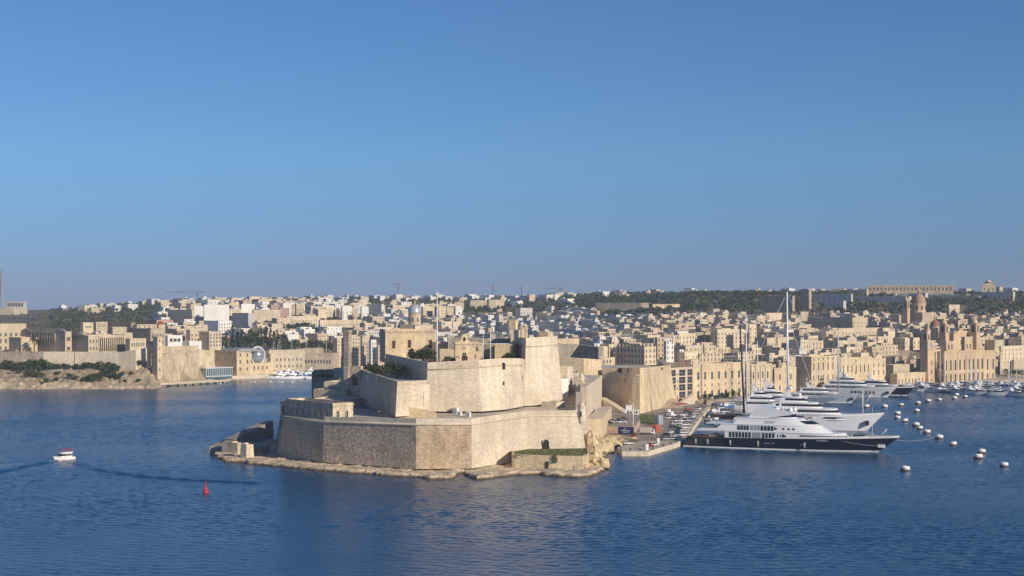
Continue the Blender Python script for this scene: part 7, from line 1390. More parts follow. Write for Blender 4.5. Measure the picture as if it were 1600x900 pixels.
side_windows(ny, [(X(u) - .45, X(u) + .45) for u in (1229, 1237, 1245)], 6.1, 8.5, 9.4, shape='round', name='porthole')
side_windows(ny, du(1144, 1179, 7), 6.25, 4.75, 7.0, tuck=.1); side_windows(ny, [(X(1180), X(1194))], 6.25, 4.75, 7.0, mat('curtained_glass', (.3, .32, .34)), tuck=.1); side_windows(ny, du(1195, 1216, 4), 6.25, 4.75, 7.0, tuck=.1); side_windows(ny, du(1218, 1227, 2, .6), 6.25, 5.2, 6.6, tuck=.1); side_windows(ny, [(X(1227), X(1234))], 6.25, 4.8, 6.9, tuck=.1, shape='arrow', name='arrow_window')
band(ny, X(1252), X(1331), 6.25, 5.35, 6.75, 16, WHITE, 2.0, .07, X(1254), 'window_frame_band')
for k in range(13):
    a = X(1256) + (X(1329) - X(1256)) * k / 13; b_ = X(1256) + (X(1329) - X(1256)) * (k + .8) / 13; xe, ns = X(1331), 16
    hw = lambda x: 6.33 * (math.cos(math.asin(min(.999, max(0, (x - xe + ns) / ns)))) ** .8)
    for sg in (1, -1): mb = MB(); q = [(a, sg * hw(a), 5.5), (b_, sg * hw(b_), 5.5), (b_ - .5, sg * (hw(b_) - .02), 6.6), (a - .5, sg * (hw(a) - .02), 6.6)]; mb.face(q if sg < 0 else q[::-1], GLASS); mb.build('window', ny)
band(ny, X(1250), X(1280), 5.6, 11.2, 12.4, 15, GLASS, 3.4, .25, X(1256), 'bridge_windscreen')
rails(ny, X(1096), X(1136), 5.7, 7.6, .1); rails(ny, X(1110), X(1152), 5.0, 10.5, .1); rails(ny, X(1288), X(1398), 4.0, 6.0, 20, 1.0)
for u in (1093, 1112, 1147, 1190, 1262): mb = MB(); mb.tube([(X(u), -6.95 if u > 1100 else -6.3, 3.6), (X(u), -6.95 if u > 1100 else -6.3, 1.4)], .4, GREYP, 8); mb.build('fender', ny)
side_windows(ny, [(X(u), X(u) + 1.2) for u in (1199, 1204, 1211, 1255, 1259)], 6.72, 2.6, 2.9, GREYP, name='port_light')
mb = MB(); mb.box(X(1378) - 1.3, X(1378) + 1.3, -2.2, 2.2, 2.2, 3.4, WHITE); mb.build('anchor_pocket', ny)
mb = MB(); mb.tube([(X(1363), 0, 5.5), (X(1363), 0, 19)], .14, WHITE, 6, .05); mb.build('fore_mast', ny); mb = MB(); mb.tube([(X(1373), 0, 6.3), (X(1385), 0, 9.4)], .13, WHITE, 6); mb.lathe([(.05, 9.3), (.3, 9.5), (.05, 9.8)], WHITE, (X(1385), 0), 6); mb.build('jackstaff', ny)
mb = MB(); mb.box(X(1334), X(1350), -2.2, 2.2, 5.4, 6.9, BLACK); mb.build('tender', ny)
for a, b_, z, hb in ((1104, 1124, 4.5, 3.6), (1112, 1128, 7.6, 3.4), (1256, 1268, 13.2, 2.6)):
    mb = MB(); rr = random.Random(a); [mb.box(X(a) + (X(b_) - X(a)) * k / 6, X(a) + (X(b_) - X(a)) * k / 6 + rr.uniform(.6, 1.3), y, y + rr.uniform(.7, 1.6), z, z + rr.uniform(.5, 1.2), rr.choice([WHITE, WHITE, TEAK, GREYP])) for k in range(6) for y in (-hb, -hb * .2, hb * .5)]; mb.build('deck_furniture', ny)
fc = bpy.data.curves.new('yacht_name', 'FONT'); fc.body = 'Samar'; fc.size = 1.7; fc.extrude = .02; fc.shear = .3; fo = bpy.data.objects.new('name_lettering', fc); COL.objects.link(fo); fo.location = (X(1200), -5.64, 11.2); fo.rotation_euler = (R(90), 0, 0); fc.materials.append(GREYP)
_me = bpy.data.meshes.new_from_object(fo.evaluated_get(bpy.context.evaluated_depsgraph_get())); bpy.data.objects.remove(fo); _me.name = 'name_lettering'
fo = link('name_lettering', _me, ny, (X(1200), -5.68, 11.2)); fo.rotation_euler = (R(90), 0, 0)

# the white yacht beyond it, and the others moored behind
def big_yacht(label, us, Ys, ub, Yb, hullm, zs, zb, beam, decks, ndomes=3, mast=True, stripe=WHITE, hullwin=0, dark=None):
    r_, L = place_yacht('motor_yacht', label, 'yacht', us, Ys, ub, Yb, 'large yachts moored along the quay'); hm, _ = hull_mb(L, beam, zs, zb, hullm, stripe, over=.11, bul=.7, bulm=hullm if hullm is not NAVY else WHITE); hm.build('hull', r_)
    z = zs - .1
    for k, (a, b_, f, ns) in enumerate(decks):
        x0, x1, hb = L * a, L * b_, beam * f / 2; mb = MB(); tier(mb, x0, x1, hb, z, z + 2.45, ns * L, GLOSSW, 1.6 + .6 * k, .6, .25, .9); mb.build('deck_house', r_); band(r_, x0 + 2, x1, hb, z + .95, z + 1.95, ns * L, GLASS, (1.6 + .6 * k) * .8, .2, x0 + 1.5)
        rails(r_, x0 - .06 * L, x0 + 1, hb * .9, z + .0, .1); z += 2.73
    top = z; xm = L * (decks[-1][0] * .6 + decks[-1][1] * .4)
    mb = MB(); [mb.prism([(xm - 2.4, y, top), (xm, y, top), (xm, y + .5, top), (xm - 2.4, y + .5, top)], [(xm - 3.6, y, top + 2.8), (xm - 2.4, y, top + 2.8), (xm - 2.4, y + .5, top + 2.8), (xm - 3.6, y + .5, top + 2.8)], GLOSSW) for y in (-1.9, 1.4)]; mb.box(xm - 4, xm - 2, -2.1, 2.1, top + 2.8, top + 3.2, GLOSSW); mb.build('radar_arch', r_)
    if mast: mb = MB(); mb.tube([(xm - 3, 0, top + 3.2), (xm - 3.2, 0, top + 7)], .2, WHITE, 6, .1); mb.box(xm - 3.3, xm - 2.9, -1.6, 1.6, top + 5, top + 5.25, WHITE); mb.build('mast', r_)
    domes(r_, [(xm + 1.5 * k - 1, (-1.6, 1.6, 0, -1.2)[k % 4], top + (0 if k else 3.2)) for k in range(ndomes)], .95 if L > 50 else .6)
    if hullwin: side_windows(r_, [(L * (.46 + .045 * k), L * (.46 + .045 * k) + 1.2) for k in range(hullwin)], beam / 2 - .02, zs * .45, zs * .8, name='hull_window')
    mb = MB(); mb.box(L * .885, L * .885 + 1.4, -beam * .28, beam * .28, zb * .35, zb * .6, BLACK); mb.build('anchor_pocket', r_); return r_, L
y2, L2 = big_yacht('long all-white yacht with cream bow directly behind the navy yacht', 1150, 740, 1381, 716, GLOSSW, 5.2, 8.3, 12.6, [(.16, .80, .93, .16), (.20, .72, .88, .15), (.26, .60, .74, .12), (.32, .50, .55, .08)], 4, hullwin=0)
mb = MB(); xq = pxx(y2, L2, 1348); mb.tube([(xq, 0, 7.5), (xq, 0, 20)], .3, WHITE, 8, .2); mb.tube([(xq + .4, 0, 12), (xq + 4, 0, 17.5)], .12, WHITE, 6); mb.build('bow_crane', y2); side_windows(y2, [(pxx(y2, L2, 1274), pxx(y2, L2, 1311))], 6.02, 5.9, 6.6, name='slit_window')
big_yacht('smaller white yacht with pale blue-grey hull and bow pointing at the buoys', 1222, 944, 1344, 926, mat('grey_hull', (.40, .44, .50), rough=.2, var=.05), 3.8, 5.6, 8.4, [(.15, .74, .9, .14), (.24, .6, .76, .1)], 2, hullwin=4)
big_yacht('large pale yacht with big hull windows beside the balconied palace', 1275, 1008, 1401, 984, mat('pale_hull', (.62, .64, .66), rough=.2, var=.05), 5.0, 6.6, 10.6, [(.10, .76, .93, .16), (.16, .64, .84, .12), (.24, .5, .6, .08)], 3, hullwin=7)
big_yacht('yacht with black-blue hull and white decks right of the pale yacht', 1330, 1022, 1428, 1000, NAVY, 4.6, 5.8, 9.0, [(.10, .78, .9, .14), (.18, .6, .76, .1)], 2)
big_yacht('white yacht nosing out between the white mast and the warehouse', 1150, 848, 1250, 838, GLOSSW, 4.2, 5.8, 9, [(.12, .74, .92, .14), (.18, .62, .84, .12), (.24, .5, .6, .08)], 4)
big_yacht('white yacht with tall radar arches moored behind the gabled palace front', 1172, 910, 1262, 898, GLOSSW, 3.8, 5.2, 8.4, [(.12, .74, .92, .14), (.2, .58, .8, .1), (.26, .46, .6, .07)], 3)

SHEET = []
def sail_yacht(label, us, Ys, ub, Yb, beam, z, um, ztop, rad, hullm, mastm, lean=0.0, stays=True, group='sailing yachts'):
    r_, L = place_yacht('sailing_yacht', label, 'sailing yacht', us, Ys, ub, Yb, group); hm, _ = hull_mb(L, beam, z, z * 1.3, hullm, WHITE, over=.14, stern=.7, fine=.35); hm.build('hull', r_)
    xm = pxx(r_, L, um); mb = MB(); tier(mb, L * .28, L * .62, beam * .3, z - .1, z + 1.1, L * .1, GLOSSW if mastm is not BLACK else GREYP, 1.0, .3, .2, .2); mb.build('coachroof', r_); band(r_, L * .3, L * .62, beam * .3, z + .3, z + .8, L * .1, GLASS, .6, .1)
    top = Vector((xm - lean, 0, ztop)); mb = MB(); mb.tube([(xm, 0, z - .2), top], rad, mastm, 8, rad * .6); [mb.box(xm - lean * f - .08, xm - lean * f + .08, -rad * 5 * (1.2 - f), rad * 5 * (1.2 - f), z + (ztop - z) * f, z + (ztop - z) * f + .15, mastm) for f in (.28, .52, .76)]; mb.build('mast', r_)
    mb = MB(); mb.tube([(xm - .3, 0, z + 2.2), (xm - L * .36, 0, z + 2.4)], rad * .75, mastm, 8); mb.build('boom', r_); mb = MB(); mb.tube([(xm - .8, 0, z + 2.6), (xm - L * .34, 0, z + 2.75)], rad * 1.1, mat('sail_cover', (.45, .44, .42)), 8); mb.build('furled_sail', r_)
    if stays: mb = MB(); sr = max(.03, rad * .13); [mb.tube([top * f + Vector((xm * (1 - f), 0, 0)), q], sr, STEEL if mastm is not WHITE else WHITE, 4) for f, q in ((.99, (L * .985, 0, z * 1.3)), (.78, (L * .8, 0, z * 1.2)), (.99, (L * .02, 0, z)), (.75, (xm - .5, beam / 2, z)), (.75, (xm - .5, -beam / 2, z)))]; mb.build('rigging', r_)
    return r_
sail_yacht('sailing yacht with the tallest thick white mast in the harbour', 1150, 945, 1309, 912, 10, 3.0, 1231.5, ZP(456, 925), .75, mat('grey_hull', (.4, .44, .5)), WHITE, .8)
sail_yacht('dark sailing yacht with a tall black mast behind the navy yacht stern', 1108, 800, 1212, 772, 8, 2.4, 1163, ZP(511, 785), .6, NAVY, BLACK, 2.6)
sail_yacht('white sailing yacht whose mast rises left of the tallest mast, before the warehouse', 1120, 905, 1203, 885, 7, 2.2, 1167, ZP(490, 893), .42, GLOSSW, WHITE, .6)
sail_yacht('slim white sailing yacht between the warehouse and the gabled palace', 1150, 935, 1212, 918, 6, 2.0, 1184, ZP(532, 926), .26, GLOSSW, WHITE, .3)
sail_yacht('white sailing yacht with thick mast in front of the balconied palace', 1262, 985, 1345, 955, 8, 2.4, 1310, ZP(523, 968), .50, GLOSSW, WHITE, .3)

# small craft: prototypes, then copies
BP = {}
def small_boat(kind):
    if kind in BP: return BP[kind]
    P = []
    if kind in ('cruiser', 'flybridge', 'dark_cruiser'):
        L, B = (13.0, 4.2) if kind != 'flybridge' else (16.0, 4.8); hm, _ = hull_mb(L, B, 1.5, 2.2, GLOSSW if kind != 'dark_cruiser' else NAVY, mat('antifoul', (.05, .06, .12)), over=.12, fine=.4); P.append(('hull', hm))
        mb = MB(); tier(mb, L * .25, L * .68, B * .38, 1.5, 2.75, L * .2, GLOSSW, 1.8, .3, .2, .3); P.append(('cabin', mb))
        lo = MB(); 
        o_ = outline(L * .3, L * .68 - .1, B * .385, L * .2); hi = outline(L * .3, L * .68 - 1.3, B * .36, L * .19)
        for i in range(len(o_) - 1): lo.face([(*o_[i + 1], 2.0), (*o_[i], 2.0), (*hi[i], 2.62), (*hi[i + 1], 2.62)], GLASS)
        P.append(('windscreen', lo))
        if kind == 'flybridge': mb = MB(); tier(mb, L * .28, L * .5, B * .3, 3.0, 3.7, L * .08, GLOSSW, .8, .2, .15, .1); mb.prism([(L * .28, -1.3, 3.9), (L * .36, -1.3, 3.9), (L * .36, 1.3, 3.9), (L * .28, 1.3, 3.9)], [(L * .24, -1.3, 5.0), (L * .42, -1.3, 5.0), (L * .42, 1.3, 5.0), (L * .24, 1.3, 5.0)], GLOSSW); P.append(('flybridge', mb))
        mb = MB(); mb.box(.3, L * .22, -B * .36, B * .36, 1.35, 1.42, TEAK); mb.box(.4, 1.2, -B * .3, B * .3, 1.42, 1.9, mat('cushion', (.35, .33, .30))); P.append(('cockpit', mb))
    elif kind == 'sailboat':
        L, B = 12.0, 3.8; hm, _ = hull_mb(L, B, 1.2, 1.6, GLOSSW, mat('antifoul', (.05, .06, .12)), over=.13, stern=.75, fine=.35); P.append(('hull', hm)); mb = MB(); tier(mb, L * .32, L * .66, B * .28, 1.15, 1.75, L * .12, GLOSSW, .7, .2, .15, .1); P.append(('cabin', mb))
        mb = MB(); mb.tube([(L * .58, 0, 1.2), (L * .58, 0, 18.5)], .13, WHITE, 6, .09); mb.box(L * .58 - .05, L * .58 + .05, -1.2, 1.2, 9.5, 9.6, WHITE); P.append(('mast', mb)); mb = MB(); mb.tube([(L * .57, 0, 2.6), (L * .18, 0, 2.7)], .22, mat('sail_cover_blue', (.04, .07, .16), rough=.7), 7); P.append(('boom', mb))
    elif kind == 'fishing':
        L, B = 8.0, 2.8; hm, _ = hull_mb(L, B, 1.1, 1.8, mat('boat_blue', (.05, .16, .34), rough=.5), mat('boat_yellow', (.55, .36, .05), rough=.5), over=.08, fine=.45, stern=.6); P.append(('hull', hm)); mb = MB(); mb.box(L * .3, L * .55, -.9, .9, 1.1, 2.6, WHITE); mb.box(L * .27, L * .6, -1.0, 1.0, 2.6, 2.75, WHITE); P.append(('cabin', mb)); mb = MB(); mb.box(L * .551, L * .56, -.7, .7, 1.8, 2.4, GLASS); P.append(('windscreen', mb))
    else:
        L, B = 7.0, 2.4; mb = MB(); pts = [(.2, -1, .55), (4.8, -1, .55), (6.2, -.6, .65), (6.8, 0, .75), (6.2, .6, .65), (4.8, 1, .55), (.2, 1, .55)]; mb.tube(pts, .32, mat('rib_tube', (.16, .16, .17), rough=.6), 8); P.append(('inflatable_tube', mb)); mb = MB(); mb.poly([(0, -1), (4.8, -1), (6.3, 0), (4.8, 1), (0, 1)], .1, .5, WHITE, GREYP); P.append(('floor', mb)); mb = MB(); mb.box(2.4, 3.2, -.4, .4, .5, 1.4, WHITE); P.append(('console', mb)); mb = MB(); mb.box(-.3, .2, -.25, .25, .3, 1.3, BLACK); P.append(('outboard_motor', mb))
    BP[kind] = ([(n_, mb.data(n_)) for n_, mb in P], L); return BP[kind]
BOATS = []
BN = {'cruiser': ('motor_cruiser', 'white motor cruiser', 'motor boat'), 'flybridge': ('flybridge_cruiser', 'tall white flybridge cruiser', 'motor boat'), 'dark_cruiser': ('motor_cruiser', 'dark-hulled motor cruiser', 'motor boat'), 'sailboat': ('sailboat', 'white sailboat with bare mast', 'sailboat'), 'fishing': ('fishing_boat', 'small blue painted fishing boat', 'fishing boat'), 'rib': ('inflatable_boat', 'grey inflatable boat', 'dinghy')}
def boat(kind, u, py, ang, place, group, s=1.0, Y=None):
    parts, L = small_boat(kind); p = W(u, py, 0) if Y is None else (XU(u, Y), Y, 0); c, sn = math.cos(R(ang)), math.sin(R(ang)); nm, lab, cat = BN[kind]
    r_ = empty(nm, (p[0] - c * L * s / 2, p[1] - sn * L * s / 2, 0), R(ang), f'{lab} {place}', cat, group); r_.scale = (s, s, s)
    for n_, me in parts: link(n_, me, r_)
    BOATS.append(r_); return r_
BR = random.Random(31)
MG = 'small craft packed in the right-hand marina'
for row in range(6):
    u = 1392 + BR.uniform(0, 8)
    while u < 1625:
        y0 = np.interp(u, (1390, 1400, 1450, 1500, 1550, 1625), (606.5, 608, 611.5, 614.5, 617.5, 620.5)); Y = 138660 / (y0 - 480) + row * (26 if row < 4 else 24) + BR.uniform(-4, 4)
        if Y < rowY(u) - q_(u) - 10:
            kind = BR.choices(['cruiser', 'flybridge', 'dark_cruiser', 'sailboat', 'cruiser'], [3, 3, .8, 1.6 if u < 1540 else 6, 1])[0]; s = BR.uniform(.95, 1.35) if kind != 'sailboat' else BR.uniform(1.0, 1.7)
            boat(kind, u, 0, -42 + BR.gauss(0, 10), ('in front row' if row == 0 else 'in second row' if row == 1 else 'in middle rows' if row < 4 else 'in back row') + (' before the arcade' if u < 1440 else ' before the museum' if u < 1545 else ' at the marina end'), MG, s, Y)
        u += BR.uniform(8.5, 14.5)
KG = 'boats moored in the creek beyond the fort'
for k, (u, py, kind, a, s) in enumerate(((432, 592, 'flybridge', -150, 1.25), (451, 592.5, 'flybridge', -140, 1.3), (466, 592, 'cruiser', -130, 1.2), (487, 592.5, 'cruiser', -120, 1.35), (440, 588, 'cruiser', -150, 1.1), (459, 588, 'sailboat', -140, 1.3), (476, 588, 'fishing', -140, 1.2), (499, 589, 'cruiser', -120, 1.0), (428, 586, 'cruiser', -150, 1.2), (446, 584.5, 'flybridge', -150, 1.0), (463, 584.5, 'fishing', -140, 1.2), (480, 584.5, 'flybridge', -140, 1.2), (497, 584, 'sailboat', -140, 1.2), (510, 585, 'cruiser', -130, 1.1), (436, 581.5, 'sailboat', -150, 1.4), (452, 581.5, 'cruiser', -150, 1.0), (470, 581, 'sailboat', -150, 1.3), (486, 581, 'cruiser', -150, 1.1), (503, 581, 'flybridge', -150, 1.1), (517, 581, 'sailboat', -150, 1.1), (440, 579, 'fishing', -150, 1.1), (474, 579, 'fishing', -150, 1.2), (492, 579, 'flybridge', -150, 1.2), (508, 578.5, 'cruiser', -150, 1.1), (424, 582, 'sailboat', -150, 1.2), (430, 579, 'sailboat', -150, 1.5), (444, 576.5, 'sailboat', -140, 1.3), (458, 576.5, 'sailboat', -150, 1.5), (466, 578, 'sailboat', -150, 1.2), (480, 577, 'sailboat', -150, 1.4), (490, 576.5, 'cruiser', -150, 1.2), (500, 577, 'sailboat', -150, 1.3), (512, 576, 'sailboat', -150, 1.4))): boat(kind, u, py, a, 'in the creek beyond the fort', KG, s)
for k, (u, Y, kind, a, s) in enumerate(((1112, 770, 'rib', 30, 1.2), (1120, 765, 'fishing', 20, 1.1), (1110, 795, 'rib', 10, 1.2), (1124, 812, 'cruiser', 0, .9), (1131, 800, 'rib', 20, 1.1), (1117, 830, 'fishing', 10, 1.1), (1130, 845, 'cruiser', 5, .9), (1142, 858, 'rib', 0, 1.2), (1121, 862, 'rib', 0, 1.2), (1136, 878, 'fishing', 10, 1.2), (1147, 890, 'cruiser', -10, .9), (1128, 893, 'rib', 30, 1.2), (1158, 905, 'cruiser', -20, .9), (1176, 912, 'fishing', -20, 1.1))): boat(kind, u, 0, a, 'in the basin behind the navy yacht', 'small craft in the basin behind the navy yacht', s, Y)
unique_labels(BOATS, lambda o: US(o.location.x, o.location.y))
# covered pontoon stuff in the basin
for u, Y, w_, lab in ((1118, 780, 16, 'low floating pontoon nearest the navy yacht stern'), (1128, 850, 22, 'low floating pontoon in the middle of the boat basin')):
    t_ = empty('pontoon', (XU(u, Y), Y, 0), R(5), lab, 'pontoon', 'floating pontoons'); mb = MB(); mb.box(-w_ / 2, w_ / 2, -1.2, 1.2, -.3, .5, STONE_D, TEAK); mb.build('deck', t_); mb = MB(); [mb.tube([(x, 1.1, -1), (x, 1.1, 2.4)], .14, WOODB, 6) for x in (-w_ / 2, 0, w_ / 2)]; mb.build('posts', t_)

# mooring buoys
RUST = mat('rust_band', (.12, .05, .035), rough=.8, var=.3, scale=1); bm = MB(); bm.lathe([(1.2, -.5), (1.55, -.25), (1.6, .25), (1.6, .45)], RUST, n=16); buoy_a = bm.data('rust_base')
bm = MB(); bm.lathe([(1.6, .45), (1.6, 1.25), (1.45, 1.55), (1.0, 1.7), (.25, 1.72)], WHITE, n=16); buoy_b = bm.data('drum'); bm = MB(); bm.tube([(.35 * math.cos(a), 0, 1.72 + .35 * math.sin(a)) for a in np.linspace(0, math.pi, 8)], .07, STEEL, 5); buoy_c = bm.data('mooring_ring')
BUO = []
for k, (u, py) in enumerate(((1382, 637), (1408, 634.5), (1434, 631.5), (1450, 628.5), (1467.5, 626), (1491, 623.5), (1494.5, 619), (1508, 621.5), (1432, 644), (1402, 648), (1402, 654.5), (1414, 659.5), (1431, 666), (1437, 671), (1448, 677), (1467, 685.5), (1489.5, 696), (1533.5, 708.5), (1528.5, 717), (1568.5, 729), (1414, 735.5), (1354, 637))):
    p = W(u, py, 0); r_ = empty('mooring_buoy', p, k * 1.3, 'white drum mooring buoy ' + ('before the far marina' if py < 627 else 'in the upper row off the white yacht bow' if py < 640 else 'stacked beside another near the white yacht bow' if u < 1404 else 'nearest the navy yacht bow, tied to its line' if py > 733 else 'in the slanting near row'), 'buoy', 'white mooring buoys'); s = (1.15, 1.0, 1.08)[k % 3]; r_.scale = (s, s, s); tl = ((4, 7), (-6, 5), (9, -3), (2, -10), (-3, 3))[k % 5]; r_.rotation_euler = (R(tl[0]), R(tl[1]), k * 1.3)
    link('rust_base', buoy_a, r_); link('drum', buoy_b, r_); link('mooring_ring', buoy_c, r_); BUO.append(r_)
unique_labels(BUO, lambda o: US(o.location.x, o.location.y))
def rope(label, a, b_, sag, r=.05):
    a, b_ = Vector(a), Vector(b_); mb = MB(); mb.tube([a.lerp(b_, f) - Vector((0, 0, sag * 4 * f * (1 - f))) for f in np.linspace(0, 1, 9)], r, mat('rope', (.55, .52, .46)), 5); tag(mb.build('mooring_line'), label, 'rope', 'mooring lines')
mwn = lambda r_, x, y, z: Vector((r_.location.x + x * math.cos(r_.rotation_euler.z) - y * math.sin(r_.rotation_euler.z), r_.location.y + x * math.sin(r_.rotation_euler.z) + y * math.cos(r_.rotation_euler.z), z))
rope('mooring line slanting from the navy bow down to the nearest white buoy', mwn(ny, X(1378), -1.5, 2.6), W(1413, 731, 1.6), .6); rope('mooring line stretched from the navy bow toward the slanting row of buoys', mwn(ny, X(1398), -.4, 5.6), W(1466, 681, 1.6), 1.4); rope('slack mooring line hanging along the navy hull below the foredeck', mwn(ny, X(1318), -6.4, 4.9), mwn(ny, X(1378), -1.8, 2.9), .5)
# red channel mark
p = W(321.5, 770, 0); rb_ = empty('channel_buoy', p, 0, 'red pillar channel buoy standing alone in the open water', 'buoy'); rb_.scale = (.85, .85, .9); mb = MB(); mb.lathe([(.9, -.6), (1.15, -.1), (1.15, .45), (.8, .7), (.42, 2.2), (.3, 2.6)], REDP, n=12); mb.build('float', rb_); mb = MB(); [mb.tube([(a * .3, b_ * .3, 2.5), (a * .16, b_ * .16, 3.8)], .06, REDP, 4) for a, b_ in ((1, 1), (-1, 1), (1, -1), (-1, -1))]; mb.box(-.3, .3, -.3, .3, 2.9, 3.5, REDP); mb.build('lattice', rb_); mb = MB(); mb.lathe([(.12, 3.8), (.18, 4.1), (.05, 4.4)], REDP, n=8); mb.build('lantern', rb_)
# ferry and its wake
p = W(98, 719, 0); fy = empty('ferry_boat', (p[0] + 2.6, p[1] + 4.4, 0), R(236), 'small white passenger ferry with red-lined hull crossing the open water at left', 'ferry')
fy.scale = (1.15, 1.25, 1.15)
hm, _ = hull_mb(8.2, 3.0, 1.0, 1.6, WHITE, REDP, over=.1, fine=.45); hm.build('hull', fy); mb = MB(); tier(mb, 1.2, 6.0, 1.2, .95, 2.4, 1.6, WHITE, .7, .2, .1, .5); mb.build('cabin', fy); side_windows(fy, [(1.6 + .95 * k, 2.3 + .95 * k) for k in range(3)], 1.2, 1.4, 2.1); band(fy, 1.4, 6.0, 1.2, 1.5, 2.2, 1.6, GLASS, .4, .05, 4.3)
mb = MB(); mb.box(1.0, 5.4, -1.3, 1.3, 3.5, 3.62, REDP); [mb.tube([(x, y, 2.6), (x, y, 3.5)], .05, STEEL, 4) for x in (1.1, 5.3) for y in (-1.2, 1.2)]; mb.build('canopy', fy); mb = MB(); mb.tube([(5.2, 0, 3.6), (5.2, 0, 5.0)], .05, STEEL, 4); mb.build('mast', fy)
FOAM = mat('foam', (.7, .72, .74), rough=.9, var=.2, scale=1.0); mb = MB(); fr = random.Random(2)
for k in range(60): p = W(fr.uniform(78, 92) if k < 40 else fr.uniform(103, 116), fr.gauss(720.6, .5), .05); s_ = fr.uniform(.15, .5); mb.face([(p[0] - s_, p[1] - s_, .05 + .002 * k), (p[0] + s_, p[1] - s_ * .7, .05 + .002 * k), (p[0] + s_ * .6, p[1] + s_, .05 + .002 * k), (p[0] - s_, p[1] + s_ * .6, .05 + .002 * k)], FOAM)
tag(mb.build('foam'), 'white foam streaks in the water around the small ferry', 'foam', kind='stuff')
for k, (u, py) in enumerate(((376, 597), (398, 597.5), (422, 597), (441, 598), (456, 598), (345, 600))): p = W(u, py, 0); t_ = empty('marker_float', p, 0, 'tiny ' + ('red' if k == 0 else 'white') + ' marker float in the creek mouth', 'float', 'marker floats in the creek mouth'); mb = MB(); mb.lathe([(.2, -.4), (.7, -.1), (.75, .3), (.3, .9)], REDP if k == 0 else WHITE, n=8); mb.build('ball', t_)
unique_labels([o for o in bpy.data.objects if o.name.startswith('marker_float')], lambda o: US(o.location.x, o.location.y))

# ------------------------------------------------------------------ old landing on the left of the fort
wall_thing('sea_wall', 'low broken sea wall running along the shaded left shore of the fort', [(346, 603), (372, 628), (400, 665), (428, 700)], -1, [3.2, 4.4, 5.2, 6.2], 5.0, STONE_D, batter=.5)
wall_thing('sea_wall', 'short inner wall between the sea wall and the sea bastion', [(396, 592), (421, 598), (433, 588)], 0, [3.5, 4.2, 6.0], 1.2, STONE_D)
def ruin(label, u0, u1, Y, t, D, h, m, seed):
    (x, y), L = obb(u0, u1, Y, t); r_ = empty('ruined_block', (x, y, 0), R(-t), label, 'ruin', 'ruined landing blocks'); mb = MB(); mb.prism([(0, 0, -.5), (L, 0, -.5), (L, D, -.5), (0, D, -.5)], [(.2, .2, h), (L - .1, .1, h + .3), (L - .2, D - .2, h - .2), (.1, D - .1, h + .1)], m); mb.build('masonry', r_); mb = MB(); mb.box(.5, L * .6, .4, D * .6, h - .1, h + .6, m); mb.build('broken_top', r_)
ruin('wide ruined masonry block at the left tip of the fort', 346, 371, 592, 35, 6, 5.4, STONE, 1); ruin('narrow lit ruined pier standing at the water left of the fort', 375, 385, 576, 38, 4, 6.4, STONE_L, 2); ruin('low dark masonry block beside the foot of the sea bastion', 421, 433, 590, 30, 5, 4.4, STONE_D, 3)
gt2 = empty('iron_fence', (XU(392, 583), 583, .8), R(-6), 'dark iron railing between the ruined pier and the bastion foot', 'fence'); mb = MB(); [mb.tube([(k * .62, 0, 0), (k * .62, 0, 3.0)], .07, BLACK, 4) for k in range(12)]; mb.box(0, 7, -.05, .05, 2.7, 2.85, BLACK); mb.box(0, 7, -.05, .05, .5, .65, BLACK); mb.build('railing', gt2)
pole('signal_pole', 'thin dark signal pole on the sea wall left of the barrack', 382, 640, 4, ZP(653, 640), .12, BLACK)
# boulders right of the fort
BO = random.Random(17)
def boulder(label, u, Y, z, sx, sy, sz, seed, m=ROCKY):
    mb = MB(); V = []; n, k_ = 14, 9
    for j in range(k_ + 1):
        th = math.pi * j / k_
        for i in range(n):
            ph = 2 * math.pi * i / n; d = Vector((math.sin(th) * math.cos(ph), math.sin(th) * math.sin(ph), math.cos(th))); q = 1 + .45 * mnoise.fractal(d * 1.6 + Vector((seed, 0, 0)), .8, 2, 4) - .12 * mnoise.cell(d * 2.2 + Vector((0, seed, 0))); V.append((d.x * q * sx, d.y * q * sy, d.z * q * sz))
    mb.mesh(V, [(j * n + i, (j + 1) * n + i, (j + 1) * n + (i + 1) % n, j * n + (i + 1) % n) for j in range(k_) for i in range(n)], m); o = mb.build('boulder', None, (XU(u, Y), Y, z)); tag(o, label, 'boulder', 'yellow boulders at the right foot of the fort')
for a in (('tallest yellow crag against the right end of the sea bastion', 924, 580, 4.5, 3.2, 4.0, 6.0, 1), ('yellow crag right of the tallest crag with a notched top', 934, 590, 3.6, 3.4, 3.6, 5.2, 2), ('rounded boulder below the end of the garden wall', 927, 551, 2.0, 2.6, 3.0, 3.6, 3), ('broad boulder at the water edge right of the garden wall', 936, 549, 1.2, 3.4, 3.2, 2.8, 4), ('long low yellow rock behind the crags near the inlet', 944, 612, 2.4, 4.5, 4.5, 4.2, 5), ('small rock at the right tip of the shelf', 943, 556, 1.2, 2.4, 2.2, 2.0, 6), ('low flat rock in the inlet beside the quay', 950, 632, 1.6, 5.0, 4, 2.8, 7), ('leaning boulder between the garden wall and the crags', 931, 565, 3.2, 2.4, 2.8, 3.6, 8)): boulder(*a)
boulder('long ledge of yellow rock under the raised car park wall', 966, 662, .5, 9, 4, 2.2, 9); boulder('shorter ledge of rock under the dark blue board', 986, 655, .5, 6, 4, 1.8, 10)

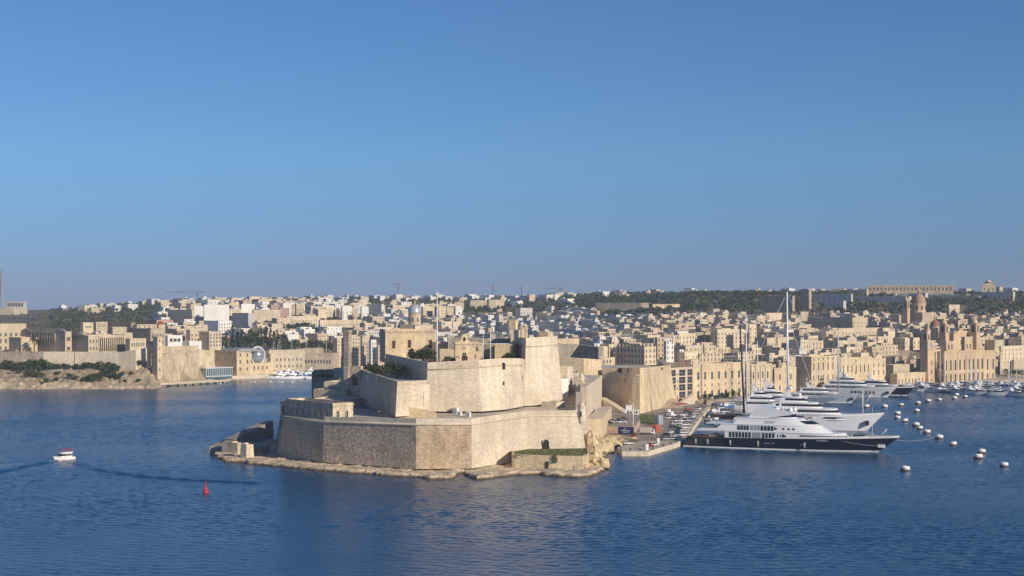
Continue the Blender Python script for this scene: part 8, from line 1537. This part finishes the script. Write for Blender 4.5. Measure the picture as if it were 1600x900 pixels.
# ------------------------------------------------------------------ people
def person_mesh(seed, cols):
    rnd = random.Random(seed); SK = mat('skin', (.38, .22, .15), var=0); HAIR = mat('hair', (.03, .02, .015), var=0); T_, P_ = [mat('cloth_' + c, v, var=.05) for c, v in cols]
    st = .22 if seed % 2 else .1; b = MB()
    for sg in (1, -1): b.tube([(sg * .09, 0, .92), (sg * .1, sg * st * .6, .48), (sg * .1, sg * st, .06)], .10, P_, 8, .055); b.box(sg * .1 - .05, sg * .1 + .05, sg * st - .18, sg * st + .08, 0, .07, BLACK)
    b.lathe([(.15, .86), (.17, 1.0), (.155, 1.12), (.2, 1.36), (.16, 1.46), (.06, 1.5)], T_, n=10, sy=.65)
    for sg in (1, -1): b.tube([(sg * .2, 0, 1.42), (sg * .26, -sg * .05, 1.14), (sg * .25, -.1 - sg * .08, .88)], .055, T_, 7, .035); b.lathe([(.02, .78), (.045, .83), (.03, .89)], SK, (sg * .25, -.1 - sg * .08), 6)
    b.tube([(0, 0, 1.46), (0, 0, 1.56)], .055, SK, 7); b.lathe([(.05, 1.54), (.09, 1.6), (.1, 1.67), (.085, 1.74), (.03, 1.78)], SK, n=9, sy=1.1)
    hr = MB(); hr.lathe([(.1, 1.68), (.105, 1.72), (.085, 1.78), (.02, 1.81)], HAIR, (0, .015), 9, sy=1.1)
    return b.data('body'), hr.data('hair')
CL = {'red': (.4, .05, .04), 'white': (.7, .7, .7), 'blue': (.05, .1, .3), 'black': (.02, .02, .02), 'grey': (.2, .2, .2), 'khaki': (.3, .24, .14), 'yellow': (.5, .38, .06)}
for k, (u, py, z, tc_, pc_, where_) in enumerate(((656, 734, 1.2, 'red', 'blue', 'on the rock shelf, leftmost of three'), (664, 733, 1.2, 'white', 'black', 'on the rock shelf, middle of three'), (682, 733, 1.2, 'black', 'grey', 'on the rock shelf, rightmost of three'), (896, 735, 1.2, 'blue', 'khaki', 'on the rocks before the garden wall'), (914, 733, 1.2, 'red', 'black', 'on rocks at the garden wall corner'), (1057, 652, 2.01, 'white', 'blue', 'walking among the quay vans'), (1051, 654, 2.01, 'black', 'khaki', 'standing by the white car'), (1018, 686, 2.01, 'khaki', 'black', 'standing behind the white truck'), (1026, 686, 2.01, 'red', 'black', 'standing near the orange container'), (998, 697, 2.01, 'yellow', 'grey', 'on the bare quay tip'))):
    b, hr = person_mesh(k, ((tc_, CL[tc_]), (pc_, CL[pc_]))); p = W(u, py, z); r_ = empty('person', p, k * 1.1, f'person in {tc_} top and {pc_} trousers {where_}', 'person'); link('body', b, r_); link('hair', hr, r_)
